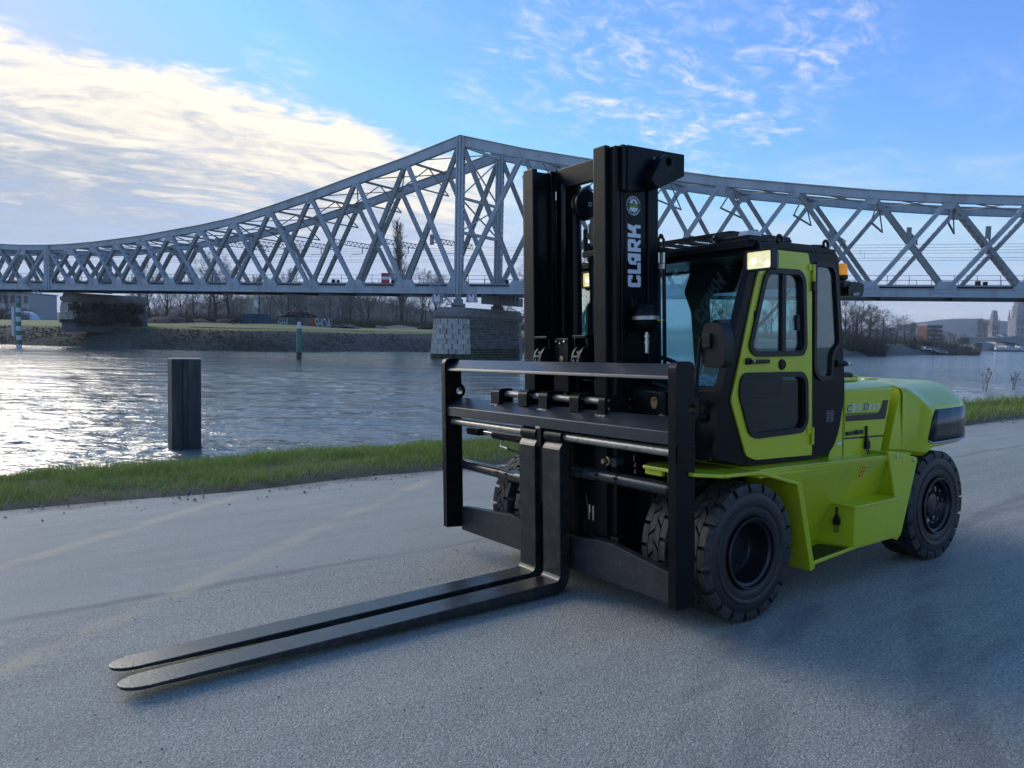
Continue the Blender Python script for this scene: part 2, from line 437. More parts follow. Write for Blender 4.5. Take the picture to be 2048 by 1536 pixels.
def ground_material():
    m = bpy.data.materials.new('worn_asphalt'); m.use_nodes = True
    nt = m.node_tree; nt.nodes.clear(); q = G(nt)
    b = q.n('ShaderNodeBsdfPrincipled'); o = q.n('ShaderNodeOutputMaterial'); nt.links.new(b.outputs[0], o.inputs[0])
    pos = q.n('ShaderNodeTexCoord').outputs['Object']
    sp = q.n('ShaderNodeSeparateXYZ'); q.put(sp.inputs[0], pos); x, y, z = sp.outputs
    def line(p0, p1):                 # signed distance from a line on the ground
        (x0, y0), (x1, y1) = p0, p1; L = math.hypot(x1 - x0, y1 - y0); nx, ny = -(y1 - y0) / L, (x1 - x0) / L
        return q.m('ADD', q.m('MULTIPLY', x, nx), q.m('MULTIPLY_ADD', y, ny, -(x0 * nx + y0 * ny)))
    big = q.noise(pos, .35, 5, .6, .3); mid = q.noise(pos, 2.2, 6, .6); fine = q.noise(pos, 55, 5, .7)
    grit = q.noise(pos, 160, 3, .7)
    streak = q.noise(q.v('MULTIPLY', pos, (.35, 2.6, 1)), 1.4, 6, .62, .6)
    seam = q.m('ADD', line(SEAM[0], SEAM[1]), q.m('MULTIPLY', q.m('SUBTRACT', mid, .5), .22))
    gravel = q.sm(seam, .05, -.25)                       # coarse side nearer the camera
    base = q.ramp(big, [(.25, (.325, .328, .272)), (.55, (.385, .386, .318)), (.8, (.435, .43, .352))])
    base = q.mix(q.m('MULTIPLY', q.sm(streak, .35, .75), .35), base, (.225, .224, .195))
    base = q.mix(q.m('MULTIPLY', q.sm(mid, .5, .8), .35), base, (.44, .425, .39))
    fine2 = q.noise(pos, 105, 4, .7)
    sp1 = q.ramp(q.m('ADD', q.m('MULTIPLY', fine, .5), q.m('MULTIPLY', fine2, .5)), [(.34, (.34, .34, .35)), (.47, (.88, .88, .88)), (.56, (1.1, 1.1, 1.09)), (.68, (1.55, 1.53, 1.48))])
    base = q.mix(q.m('MULTIPLY_ADD', gravel, .40, .45), base, q.mix(1.0, base, sp1, 'MULTIPLY'))
    vo = q.n('ShaderNodeTexVoronoi'); q.put(vo.inputs['Vector'], pos); vo.inputs['Scale'].default_value = 42
    v2 = q.n('ShaderNodeTexVoronoi'); q.put(v2.inputs['Vector'], q.v('ADD', pos, q.v('SCALE', q.noise(pos, 30, 2, color=True), None) if False else pos)); v2.inputs['Scale'].default_value = 62
    cell = q.n('ShaderNodeSeparateColor'); q.put(cell.inputs[0], v2.outputs['Color'])
    grain = q.ramp(cell.outputs[0], [(.0, (.52, .52, .53)), (.35, (.88, .88, .88)), (.75, (1.10, 1.10, 1.08)), (1.0, (1.62, 1.60, 1.55))])
    base = q.mix(q.m('MULTIPLY_ADD', gravel, .42, .30), base, q.mix(1.0, base, grain, 'MULTIPLY'))
    stone = q.m('MULTIPLY', q.sm(vo.outputs['Distance'], .30, .12), q.m('MULTIPLY', gravel, q.sm(q.noise(pos, 9, 3), .48, .62)))
    base = q.mix(q.m('MULTIPLY', stone, .6), base, vo.outputs['Color'] if False else (.45, .44, .42))
    # dark seam, worn yellow lines, dusty soil beside the grass
    base = q.mix(q.m('MULTIPLY', q.m('MULTIPLY', q.sm(q.m('ABSOLUTE', seam), .10, .0), q.sm(streak, .3, .6)), .45), base, (.075, .074, .075))
    for p0, p1, amt in ((L1[0], L1[1], .62), (L2[0], L2[1], .66)):
        d = q.m('ABSOLUTE', q.m('ADD', line(p0, p1), q.m('MULTIPLY', q.m('SUBTRACT', mid, .5), .05)))
        k = q.m('MULTIPLY', q.sm(d, .13, .05), q.m('MULTIPLY', q.sm(q.noise(pos, 1.1, 6, .65), .36, .60), q.sm(fine, .3, .55)))
        base = q.mix(q.m('MULTIPLY', k, amt), base, (.58, .50, .31))
    soil = q.sm(q.m('ADD', q.m('ADD', y, q.m('MULTIPLY', x, .148)), q.m('MULTIPLY', q.m('SUBTRACT', mid, .5), 1.5)), 5.95, 6.6)
    base = q.mix(q.m('MULTIPLY', soil, .8), base, (.105, .088, .070))
    tr = None
    for cx_, cy_, r_ in ((2.6, -6.2, 6.5), (3.0, -6.6, 7.3), (5.5, -9.0, 9.6), (1.0, -5.0, 4.0)):
        d = q.m('ABSOLUTE', q.m('SUBTRACT', q.v('DISTANCE', pos, (cx_, cy_, 0)), r_))
        t_ = q.sm(q.m('ADD', d, q.m('MULTIPLY', q.m('SUBTRACT', mid, .5), .16)), .16, .03)
        tr = t_ if tr is None else q.m('MAXIMUM', tr, t_)
    base = q.mix(q.m('MULTIPLY', q.m('MULTIPLY', tr, q.sm(streak, .3, .6)), .35), base, (.10, .10, .102))
    q.put(b.inputs['Base Color'], base)
    q.put(b.inputs['Roughness'], q.m('MULTIPLY_ADD', fine, .25, .66))
    h = q.m('ADD', q.m('MULTIPLY', fine2, .6), q.m('ADD', q.m('MULTIPLY', grit, .35), q.m('MULTIPLY', mid, .25)))
    h = q.m('ADD', h, q.m('MULTIPLY', stone, .5))
    h = q.m('ADD', h, q.m('MULTIPLY', q.m('SUBTRACT', .5, v2.outputs['Distance']), q.m('MULTIPLY_ADD', gravel, .45, .15)))
    h = q.m('ADD', h, q.m('MULTIPLY', tr, -.2))
    q.put(b.inputs['Normal'], q.bump(h, .9, .010))
    return m
L1 = ((-3.68, 4.25), (-1.66, 5.84)); L2 = ((-1.64, 3.58), (1.25, 5.90)); SEAM = ((-3.72, 2.79), (-.12, 2.69))
gm = ground_material()
def to_world_mesh(o): o.matrix_world = TRUCK; return o
xs = np.concatenate([np.array([-220, -120, -60, -30]), np.arange(-20, 45.1, .5), np.array([60, 110, 220])])
b = MB(); rows = []
for x in xs:
    e = edge_y(x); rows.append([(x, -140, 0), (x, -40, 0), (x, -10, 0), (x, 0, 0), (x, e - 1.2, 0.0), (x, e - .35, -.012), (x, e + .25, -.03)])
nv = len(rows[0]); b.v = [p for r in rows for p in r]
b.f = [(i * nv + j, (i + 1) * nv + j, (i + 1) * nv + j + 1, i * nv + j + 1) for i in range(len(rows) - 1) for j in range(nv - 1)]
b.m = [0] * len(b.f)
road = to_world_mesh(b.build('road', gm)); tag(road, 'worn grey asphalt and gravel quay with faded yellow lines', kind='structure')

SOIL = mat('bank_soil', (.050, .052, .030), .95, var=.4, vscale=3, bump=.6, bscale=25, dirt=(.09, .075, .05), dirt_amt=.5)
prof = [(.0, -.02), (.18, .02), (.5, .04), (1.2, .05), (2.2, .03), (2.8, -.06), (3.3, -.32), (4.6, -1.30), (7.5, -3.2)]
def bank_h(x, d):
    h = np.interp(d, [p[0] for p in prof], [p[1] for p in prof])
    return h + (.05 * mnoise.noise((x * .6, d * .9, 3.1)) + .03 * mnoise.noise((x * 2.1, d * 2.2, 1.0))) * min(1, d / .4)
b = MB(); dd = [0, .18, .5, .85, 1.2, 1.7, 2.2, 2.6, 2.9, 3.15, 3.4, 4, 4.6, 7.5]
for x in xs:
    for d in dd: b.v.append((x, edge_y(x) - .10 + d, bank_h(x, d)))
nv = len(dd)
b.f = [(i * nv + j, (i + 1) * nv + j, (i + 1) * nv + j + 1, i * nv + j + 1) for i in range(len(xs) - 1) for j in range(nv - 1)]
b.m = [0] * len(b.f)
tag(to_world_mesh(b.build('river_bank', SOIL, smooth=60)), 'grassy bank between the road and the river', kind='structure')

def leaf_mat(name, stops, rough=.55, trans=.25):
    m = bpy.data.materials.new(name); m.use_nodes = True
    nt = m.node_tree; nt.nodes.clear(); q = G(nt)
    ge = q.n('ShaderNodeNewGeometry'); pos = q.n('ShaderNodeTexCoord').outputs['Object']
    f = q.m('ADD', q.m('MULTIPLY', ge.outputs['Random Per Island'], .6), q.m('MULTIPLY', q.noise(pos, .9, 4), .5))
    c = q.ramp(f, stops)
    d_ = q.n('ShaderNodeBsdfPrincipled'); q.put(d_.inputs['Base Color'], c); d_.inputs['Roughness'].default_value = rough
    d_.inputs['Specular IOR Level'].default_value = .3
    t = q.n('ShaderNodeBsdfTranslucent'); q.put(t.inputs[0], c)
    x = q.n('ShaderNodeMixShader'); x.inputs[0].default_value = trans
    nt.links.new(d_.outputs[0], x.inputs[1]); nt.links.new(t.outputs[0], x.inputs[2])
    o = q.n('ShaderNodeOutputMaterial'); nt.links.new(x.outputs[0], o.inputs[0])
    return m
GRASSM = leaf_mat('grass_blade', [(.15, (.115, .19, .022)), (.42, (.18, .285, .038)), (.66, (.26, .345, .068)), (.88, (.38, .35, .17))])

def grass_blades(n, x0, x1, hmin, hmax, w):
    X = rng.uniform(x0, x1, n); Dd = rng.beta(1.25, 1.15, n) * 3.25 - .02
    keep = np.ones(n, bool); V = []; F = []
    base = np.empty((n, 3)); H = np.empty(n)
    for i in range(n):
        x, d = X[i], Dd[i]
        c = mnoise.noise((x * 1.3, d * 1.6, 7.0)); c2 = mnoise.noise((x * .45, d * .5, 2.0))
        rag = .22 * mnoise.noise((x * 2.6, 0, 5.0)) + .10 * mnoise.noise((x * 9, 0, 9.0))
        if d < .12 + rag or (d < .5 and rng.random() > .35 + d): keep[i] = False; continue
        base[i] = (x, edge_y(x) - .10 + d, bank_h(x, d) - .01)
        H[i] = (hmin + (hmax - hmin) * rng.random() ** 1.6) * (.65 + .75 * max(0, .5 + c)) * (1.15 if 1.6 < d < 3 else .9) * (1 + .5 * c2)
    B = base[keep]; H = H[keep]; k = len(B)
    ang = rng.uniform(0, 6.283, k); lean = rng.uniform(.15, .95, k) * H; la = rng.uniform(0, 6.283, k)
    sx, sy = np.cos(ang) * w * .5, np.sin(ang) * w * .5
    lx, ly = np.cos(la) * lean, np.sin(la) * lean
    def lvl(t, wk):
        z = B[:, 2] + H * t * (1 - .18 * t * lean / H); px = B[:, 0] + lx * t * t; py = B[:, 1] + ly * t * t
        return np.stack([px - sx * wk, py - sy * wk, z], 1), np.stack([px + sx * wk, py + sy * wk, z], 1)
    a0, b0 = lvl(0, 1); a1, b1 = lvl(.5, .85); a2, b2 = lvl(1, .12)
    V = np.stack([a0, b0, a1, b1, a2, b2], 1).reshape(-1, 3)
    o = (np.arange(k) * 6)[:, None]
    F = np.concatenate([o + np.array([[0, 1, 3, 2]]), o + np.array([[2, 3, 5, 4]])])
    return V, F
parts = [grass_blades(90000, -7.5, 6.0, .035, .145, .0065), grass_blades(30000, 8.5, 27.0, .06, .26, .012), grass_blades(9000, 27, 45, .1, .4, .03)]
VV = []; FF = []; o_ = 0
for v_, f_ in parts: VV.append(v_); FF.append(f_ + o_); o_ += len(v_)
gr = stuff_mesh('grass', np.concatenate(VV), np.concatenate(FF), GRASSM, 'rough green grass along the river edge of the road', 'grass'); to_world_mesh(gr)

# loose stones and clods lying on the quay
STONE = mat('loose_stone', (.24, .23, .215), .9, var=.7, vscale=2.7, dirt=(.09, .085, .08), dirt_amt=.7)
V = []; F = []
ico = [(0, 0, 1), (.9, 0, .2), (.28, .85, .2), (-.72, .53, .2), (-.72, -.53, .2), (.28, -.85, .2), (0, 0, -.4)]
icf = [(0, 1, 2), (0, 2, 3), (0, 3, 4), (0, 4, 5), (0, 5, 1), (6, 2, 1), (6, 3, 2), (6, 4, 3), (6, 5, 4), (6, 1, 5)]
for i in range(5200):
    if i < 3600: x, y = rng.uniform(-3.8, 5.5), rng.uniform(-2.4, 3.0)
    else:
        x = rng.uniform(-5, 20); y = edge_y(x) - abs(rng.normal(0, .35)) - .02
    if y > edge_y(x): continue
    s_ = .002 + .006 * rng.random() ** 5 if i < 3600 else .004 + .02 * rng.random() ** 3
    k = len(V); R = rng.uniform(.6, 1.4, 3) * s_; a = rng.uniform(0, 6.28)
    for p in ico: V.append((x + (p[0] * math.cos(a) - p[1] * math.sin(a)) * R[0], y + (p[0] * math.sin(a) + p[1] * math.cos(a)) * R[1], p[2] * R[2] * .8 + .002))
    F += [tuple(j + k for j in f) for f in icf]
to_world_mesh(stuff_mesh('gravel', V, F, STONE, 'loose grit and small stones scattered over the road', 'gravel'))

# water
def water_material():
    m = bpy.data.materials.new('river_water'); m.use_nodes = True
    nt = m.node_tree; nt.nodes.clear(); q = G(nt)
    b = q.n('ShaderNodeBsdfPrincipled'); o = q.n('ShaderNodeOutputMaterial'); nt.links.new(b.outputs[0], o.inputs[0])
    pos = q.n('ShaderNodeTexCoord').outputs['Object']
    b.inputs['Base Color'].default_value = (.16, .185, .172, 1); b.inputs['IOR'].default_value = 1.45
    b.inputs['Roughness'].default_value = .06; b.inputs['Specular IOR Level'].default_value = .5
    p1 = q.v('MULTIPLY', pos, (.55, 1.0, 1.0))
    w0 = q.noise(p1, .16, 3, .5, .8); w1 = q.noise(p1, .42, 3, .5, .8); w2 = q.noise(p1, 1.35, 4, .6, .5); w3 = q.noise(p1, 4.2, 3, .6)
    calm = q.noise(q.v('MULTIPLY', pos, (.03, .12, 1)), 1.0, 3, .5)
    h = q.m('ADD', q.m('MULTIPLY_ADD', w0, 1.6, q.m('MULTIPLY', w1, .9)), q.m('ADD', q.m('MULTIPLY', w2, .42), q.m('MULTIPLY', w3, .10)))
    h = q.m('MULTIPLY', h, q.m('MULTIPLY_ADD', calm, 1.0, .5))
    q.put(b.inputs['Normal'], q.bump(h, 1.0, .30))
    return m
def water_mesh():
    rr = [9.0]
    while rr[-1] < 95: rr.append(rr[-1] * 1.0062)
    while rr[-1] < 6000: rr.append(rr[-1] * 1.17)
    rr = np.array(rr); aa = np.concatenate([np.arange(-85, -42, 2.0), np.arange(-42, 42.01, .125), np.arange(44, 86, 2.0)])
    R, A = np.meshgrid(rr, np.radians(aa), indexing='ij'); X = R * np.sin(A); Y = R * np.cos(A); Z = np.zeros_like(X)
    cell = R * .0062
    for i in range(64):
        lam = .30 * (3.8 / .30) ** rng.random(); k = 2 * math.pi / lam; th = math.radians(rng.normal(18, 34)); ph = rng.uniform(0, 6.28)
        amp = (.040 if lam < 1.0 else .011) * rng.uniform(.5, 1.3) / k
        fade = np.clip((lam / cell - 2.2) / 2.0, 0, 1) * np.clip((92 - R) / 30, 0, 1)
        w = np.sin(k * (X * math.sin(th) + Y * math.cos(th)) + ph + .6 * np.sin(X * .21 + Y * .13 + i))
        Z += amp * fade * (w + .25 * np.cos(2 * (k * (X * math.sin(th) + Y * math.cos(th)) + ph)))
    gust = .78 + .3 * np.sin(X * .11 + 1.3 * np.sin(Y * .05)) * np.sin(Y * .09 + .5) + .25 * np.sin(X * .31 + Y * .23)
    Z = Z * np.clip(gust, .3, 1.3) + WATER_Z
    n, m_ = X.shape; V = np.stack([X, Y, Z], -1).reshape(-1, 3)
    idx = np.arange(n * m_).reshape(n, m_); F = np.stack([idx[:-1, :-1], idx[:-1, 1:], idx[1:, 1:], idx[1:, :-1]], -1).reshape(-1, 4)
    o = stuff_mesh('river', V, F, water_material(), 'grey green choppy river reflecting the bright sky', 'river')
    del o['category']; o['kind'] = 'structure'
    o.data.polygons.foreach_set('use_smooth', np.ones(len(F), bool)); return o
water_mesh()

# the far bank and the land behind it
shore = [(-420, 230), (-260, 185), (-140, 150), (-90, 134), (-62, 121.5), (-38, 120), (-27, 136), (-15, 149), (2, 154), (30, 160), (60, 172), (82, 190), (131, 250), (194, 322), (225, 420), (245, 560), (250, 900)]
sh = [np.array(p, float) for p in shore]; pts = []
for i in range(len(sh) - 1):
    L = np.linalg.norm(sh[i + 1] - sh[i]); k = max(1, int(L / 6))
    for j in range(k): pts.append(sh[i] + (sh[i + 1] - sh[i]) * j / k)
pts.append(sh[-1])
for _ in range(3): pts = [pts[0]] + [(pts[i - 1] + pts[i] * 2 + pts[i + 1]) / 4 for i in range(1, len(pts) - 1)] + [pts[-1]]
SHORE = np.array(pts)
T_ = np.gradient(SHORE, axis=0); T_ /= np.linalg.norm(T_, axis=1)[:, None]
NRM = np.stack([-T_[:, 1], T_[:, 0]], 1)
for _ in range(30): NRM[1:-1] = (NRM[:-2] + NRM[2:] + NRM[1:-1]) / 3
NRM /= np.linalg.norm(NRM, axis=1)[:, None]
doff = [-6, 0, 1.0, 3.5, 6.5, 7.2, 9, 14, 22, 34, 60]; dz_ = [-3.6, -1.45, -.85, .55, 1.75, 1.95, 2.05, 2.3, 2.75, 3.2, 3.6]
def land_z(d): return float(np.interp(d, doff, dz_))
b = MB(); nv = len(doff) + 1
for i, p in enumerate(SHORE):
    for d, z in zip(doff, dz_):
        q_ = p + NRM[i] * d; nz = .22 * mnoise.noise((q_[0] * .12, q_[1] * .12, 0)) + (.15 * mnoise.noise((q_[0] * .7, q_[1] * .7, 4)) if 0 < d < 8 else 0)
        b.v.append((q_[0], q_[1], z + nz))
    far = np.array([p[0] * 1.0 - 40, max(p[1] + 60, 1400)]); b.v.append((far[0] * 1.6 - (200 if i > len(SHORE) * .5 else 0), far[1], 4.0))
b.f = [(i * nv + j, (i + 1) * nv + j, (i + 1) * nv + j + 1, i * nv + j + 1) for i in range(len(SHORE) - 1) for j in range(nv - 1)]
b.m = [0 if (f % (nv - 1)) < 4 else 1 for f in range(len(b.f))]
RIP = mat('stone_pitching', (.115, .112, .085), .95, var=.55, vscale=1.3, bump=1.0, bscale=3, dirt=(.03, .035, .018), dirt_amt=.7)
TURF = mat('far_turf', (.15, .19, .045), .95, var=.3, vscale=.25, bump=.3, bscale=4, dirt=(.16, .15, .075), dirt_amt=.55)
tag(b.build('terrain', [RIP, TURF], smooth=60), 'grass topped stone slope of the far bank', kind='structure')

def shore_pt(t, d):
    """a point d metres inland of the far waterline, t along it"""
    i = min(max(t, 0), len(SHORE) - 1); k = int(i); f = i - k; k2 = min(k + 1, len(SHORE) - 1)
    return (SHORE[k] * (1 - f) + SHORE[k2] * f) + (NRM[k] * (1 - f) + NRM[k2] * f) * d
V = []; F = []
i0 = int(np.argmin(np.abs(SHORE[:, 0] + 110))); i1 = int(np.argmin(np.hypot(SHORE[:, 0] - 90, SHORE[:, 1] - 200)))
for i in range(9000):
    t = rng.uniform(i0, i1); d = rng.beta(1, 1.6) * 7.0; q_ = shore_pt(t, d)
    s_ = .07 + .17 * rng.random() ** 2; k = len(V); a = rng.uniform(0, 6.28); R = rng.uniform(.7, 1.5, 3) * s_; z = land_z(d)
    for p in ico: V.append((q_[0] + (p[0] * math.cos(a) - p[1] * math.sin(a)) * R[0], q_[1] + (p[0] * math.sin(a) + p[1] * math.cos(a)) * R[1], z + p[2] * R[2] * .8))
    F += [tuple(j + k for j in f) for f in icf]
stuff_mesh('riprap', V, F, RIP, 'dark rubble stones of the far bank slope', 'stones')
# ------------------------------------------------------------------ the railway truss bridge
BP0 = at_y(917, 588, 106.0)
BE = np.array([math.cos(math.radians(15)), -math.sin(math.radians(15)), 0.0])       # along the bridge, to the right
BN = np.array([BE[1], -BE[0], 0.0])                                               # out of the near truss, towards us
BO = np.array([5.2, 8.0, 0.0])                                                     # near truss -> far truss
BU = BO / np.linalg.norm(BO)
ZB = lambda s: 7.42 - .0038 * s if s < 0 else 7.42 - .001 * s                      # underside of the lower chord
def s_of(px, py): return float((at_plane(px, py, BP0, BN) - BP0) @ BE)
def z_top_px(px, py): return float(at_plane(px, py, BP0, BN)[2])
bp = lambda s, z, off=0.0: BP0 * np.array([1, 1, 0]) + BE * s + np.array([0, 0, z]) + BN * off
tp = [(-10, 488), (0, 488), (47, 490), (98, 490), (144, 488), (189, 484), (237, 478), (289, 471), (343, 461), (404, 450), (468, 436), (541, 413), (620, 386), (711, 352), (810, 316), (917, 270), (1040, 296), (1169, 317), (1302, 336), (1435, 354), (1581, 367), (1735, 380), (1899, 389), (2048, 393)]
ts = [s_of(x, y) for x, y in tp]; tz = [z_top_px(x, y) for x, y in tp]
ts = [-190, -140, -100] + ts + [95, 120]; tz = [22, 16.5, 14.9] + tz + [tz[-1] - .3, tz[-1] + .8]
ZT = lambda s: float(np.interp(s, ts, tz))
nodes_px = [0, 48, 98, 144, 190, 237, 288, 342, 403, 468, 541, 621, 711, 810, 917, 1040, 1169, 1302, 1435, 1581, 1735, 1890, 2050]
NS = [s_of(x, 582) for x in nodes_px]
NS = [NS[0] - 3.9 * k for k in (6, 5, 4, 3, 2, 1)] + NS + [NS[-1] + 10.5, NS[-1] + 21.5]
I_POST = (NS.index(min(NS, key=lambda s: abs(s - s_of(98, 582)))), NS.index(min(NS, key=lambda s: abs(s))))

STEELB = mat('bridge_paint', (.41, .455, .48), .50, var=.16, vscale=.35, bump=.08, bscale=3, dirt=(.16, .125, .09), dirt_amt=.45, streak=.2)
STEELS = mat('bridge_paint_dark', (.25, .27, .27), .65, var=.25, vscale=.5, bump=.1, bscale=4, dirt=(.11, .085, .055), dirt_amt=.6)  # darker tone of the bridge paint
DECKM = mat('deck_timber', (.028, .026, .025), .9, var=.4, vscale=.8)
RAILM = mat('railing_paint', (.30, .33, .35), .6, var=.1)
WIREM = mat('wire', (.03, .03, .032), .5)

bridge = empty('truss_bridge', tuple(bp(0, 7.4)))
tag(bridge, 'long grey steel truss railway bridge with its peak over the river pier', 'bridge')
bridge_inv = Matrix.Translation(-Vector(bp(0, 7.4)))
def bpart(mb, name, m, twin=True, **k):
    mb.v = [tuple(np.array(p) - bp(0, 7.4)) for p in mb.v]
    o = mb.build(name, m, bridge, **k)
    if twin:
        c = o.copy(); COL.objects.link(c); c.parent = bridge; c.location = BO
    return o

CH = 1.0                                                       # chord depth
for i in range(len(NS) - 1):
    s0, s1 = NS[i], NS[i + 1]
    # lower chord panel: web with top and bottom flanges
    m = MB()
    for (h0, h1, d) in ((.0, .06, .85), (.06, CH - .06, .50), (CH - .06, CH, .78)):
        z0, z1 = ZB(s0), ZB(s1)
        m.beam(bp(s0, z0 + (h0 + h1) / 2), bp(s1, z1 + (h0 + h1) / 2), h1 - h0, d, BN)
    bpart(m, 'lower_chord', STEELB)
    z0, z1 = ZT(s0), ZT(s1); th = .85 + .045 * max(0, (z0 + z1) / 2 - 15)
    m = MB()
    for (h0, h1, d) in ((.0, .07, .95), (.07, th, .55)):
        m.beam(bp(s0, z0 - (h0 + h1) / 2), bp(s1, z1 - (h0 + h1) / 2), h1 - h0, d, BN)
    m.beam(bp(s0, z0 - th * .96, .30), bp(s1, z1 - th * .96, .30), .08, .12, BN)
    bpart(m, 'upper_chord', STEELB)
    # crossing diagonals, each two faces tied by battens
    for kind in (0, 1):                                        # 0: falls to the right, 1: rises to the right
        ribbed = (kind == 0) if NS[I_POST[0]] <= s0 < -1 else (kind == 1)
        zt0, zt1 = ZT(s0) - th * .5, ZT(s1) - th * .5; zb0, zb1 = ZB(s0) + CH * .6, ZB(s1) + CH * .6
        a, c = ((s0, zt0), (s1, zb1)) if kind == 0 else ((s0, zb0), (s1, zt1))
        w = .40 + .013 * ((zt0 + zt1) / 2 - 12)
        k = .30 if ribbed else .0
        A, C = bp(*a), bp(*c); dirv = (C - A) / np.linalg.norm(C - A); A = A + dirv * .5; C = C - dirv * .25
        m = MB()
        for off in (.27, -.27):
            m.beam(A + BN * (off + (.06 if ribbed else 0)), C + BN * (off + (.06 if ribbed else 0)), w, .06, BN)
        cr = np.cross(dirv, BN)
        if ribbed:
            for e in (-1, 1): m.beam(A + BN * .39 + cr * w * .28 * e, C + BN * .39 + cr * w * .28 * e, .10, .07, BN)
        L = np.linalg.norm(C - A); nb = max(4, int(L / .85))
        for j in range(nb):
            q0 = A + dirv * (L * (j + .18) / nb); q1 = A + dirv * (L * (j + .72) / nb)
            for e in (-1, 1): m.beam(q0 + cr * w * .46 * e, q1 + cr * w * .46 * e, .05, .52, BN)
        bpart(m, 'diagonal_brace', STEELB if ribbed else STEELS)

for i, s in enumerate(NS[:-1]):
    # gusset plates on the lower chord and small ones under the upper chord
    big_ = 1.0 + .05 * (ZT(s) - 14)
    m = MB(); zz_ = ZB(s) + CH
    P2 = [(-.95 * big_, -.55), (.95 * big_, -.55), (.95 * big_, .02), (.62 * big_, .85), (-.62 * big_, .85), (-.95 * big_, .02)]
    for off in (.30, -.30):
        m.plate(P2, lambda u, v, t, o=off: tuple(bp(s + u, zz_ + v, o + t)), -.015, .015)
    bpart(m, 'gusset_plate', STEELB)
    m = MB(); zt_ = ZT(s) - .9
    m.plate([(-.7, .1), (.7, .1), (.45, -.75), (-.45, -.75)], lambda u, v, t: tuple(bp(s + u, zt_ + v, .30 + t)), -.015, .015)
    bpart(m, 'gusset_plate', STEELB)

for k, i in enumerate(I_POST):
    s = NS[i]; m = MB(); w = .42 if k else .38
    z0, z1 = ZB(s) - .1, ZT(s) - .2
    for e in (-1, 0, 1):
        m.beam(bp(s + e * w, z0, .38 + (.05 if e else .1)), bp(s + e * w, z1, .38 + (.05 if e else .1)), .22 if e else .30, .12, BN)
    m.beam(bp(s, z0, 0.30), bp(s, z1, 0.30), w * 2 + .22, .05, BN)
    m.beam(bp(s, z0, -.45), bp(s, z1, -.45), w * 2 + .22, .05, BN)
    for j in range(int((z1 - z0) / .8)):
        for e in (-1, 1): m.beam(bp(s + e * (w + .08), z0 + j * .8 + .1, -.08), bp(s + e * (w + .08), z0 + j * .8 + .55, -.08), .05, .7, BN)
    bpart(m, 'main_post', STEELB)
    # portal: beams between the two posts
    m = MB()
    for f in ((.95, .62, .40) if k else (.9,)):
        z = z0 + (z1 - z0) * f
        m.beam(bp(s, z), bp(s, z) + BO, .55 if f < .5 else .3, .35, (0, 0, 1))
    if k:
        for f0, f1 in ((.95, .62), (.62, .40)):
            za, zb_ = z0 + (z1 - z0) * f0, z0 + (z1 - z0) * f1
            m.beam(bp(s, za), bp(s, zb_) + BO, .18, .14, (0, 0, 1)); m.beam(bp(s, zb_), bp(s, za) + BO, .18, .14, (0, 0, 1))
    bpart(m, 'portal_frame', STEELB, twin=False)

def lattice(m, A, B_, h, n, t=.09):
    A = np.array(A); B_ = np.array(B_); up = np.array([0, 0, h])
    sd_ = np.cross((B_ - A) / np.linalg.norm(B_ - A), (0, 0, 1))
    m.beam(A, B_, t, t, sd_); m.beam(A + up, B_ + up, t, t, sd_)
    for j in range(n):
        p = A + (B_ - A) * j / n; q_ = A + (B_ - A) * (j + 1) / n; mid_ = (p + q_) / 2 + up
        m.beam(p, mid_, t * .7, t * .7, sd_); m.beam(mid_, q_, t * .7, t * .7, sd_)

for i, s in enumerate(NS[:-1]):
    if i in I_POST: continue
    zt = ZT(s) - .55
    m = MB(); m.beam(bp(s, zt), bp(s, zt) + BO, .30, .26, (0, 0, 1))
    if zt > 17:                                             # sway frame under the upper strut
        zl = max(15.9, zt - 3.2); mid_ = (bp(s, zt) + bp(s, zt) + BO) / 2
        m.beam(bp(s, zl), bp(s, zl) + BO, .20, .16, (0, 0, 1))
        m.beam(bp(s, zl), mid_, .14, .12, (0, 0, 1)); m.beam(bp(s, zl) + BO, mid_, .14, .12, (0, 0, 1))
    bpart(m, 'cross_strut', STEELS, twin=False)
    if i + 1 < len(NS) - 1:                                # wind bracing in the roof plane
        s1 = NS[i + 1]; m = MB()
        m.beam(bp(s, zt), bp(s1, ZT(s1) - .55) + BO, .16, .12, (0, 0, 1)); m.beam(bp(s, zt) + BO, bp(s1, ZT(s1) - .55), .16, .12, (0, 0, 1))
        bpart(m, 'wind_brace', STEELS, twin=False)
    if i + 1 < len(NS) and ZT(s) > 17.2:                   # lattice beams that carry the overhead line
        sm_ = (s + NS[i + 1]) / 2
        m = MB(); lattice(m, bp(sm_, 14.5), bp(sm_, 14.5) + BO, .62, 11)
        m.beam(bp(sm_, 14.1, .1), bp(sm_, 15.5, .1), .5, .3, BN)
        ins = bp(sm_, 14.5) + BO * .62
        m.tube([ins, ins - np.array([0, 0, .9])], .07, 6); m.beam(ins - np.array([0, 0, .9]), ins - np.array([1.6, -.4, 1.0]), .06, .06, (0, 0, 1))
        bpart(m, 'catenary_beam', STEELS, twin=False)

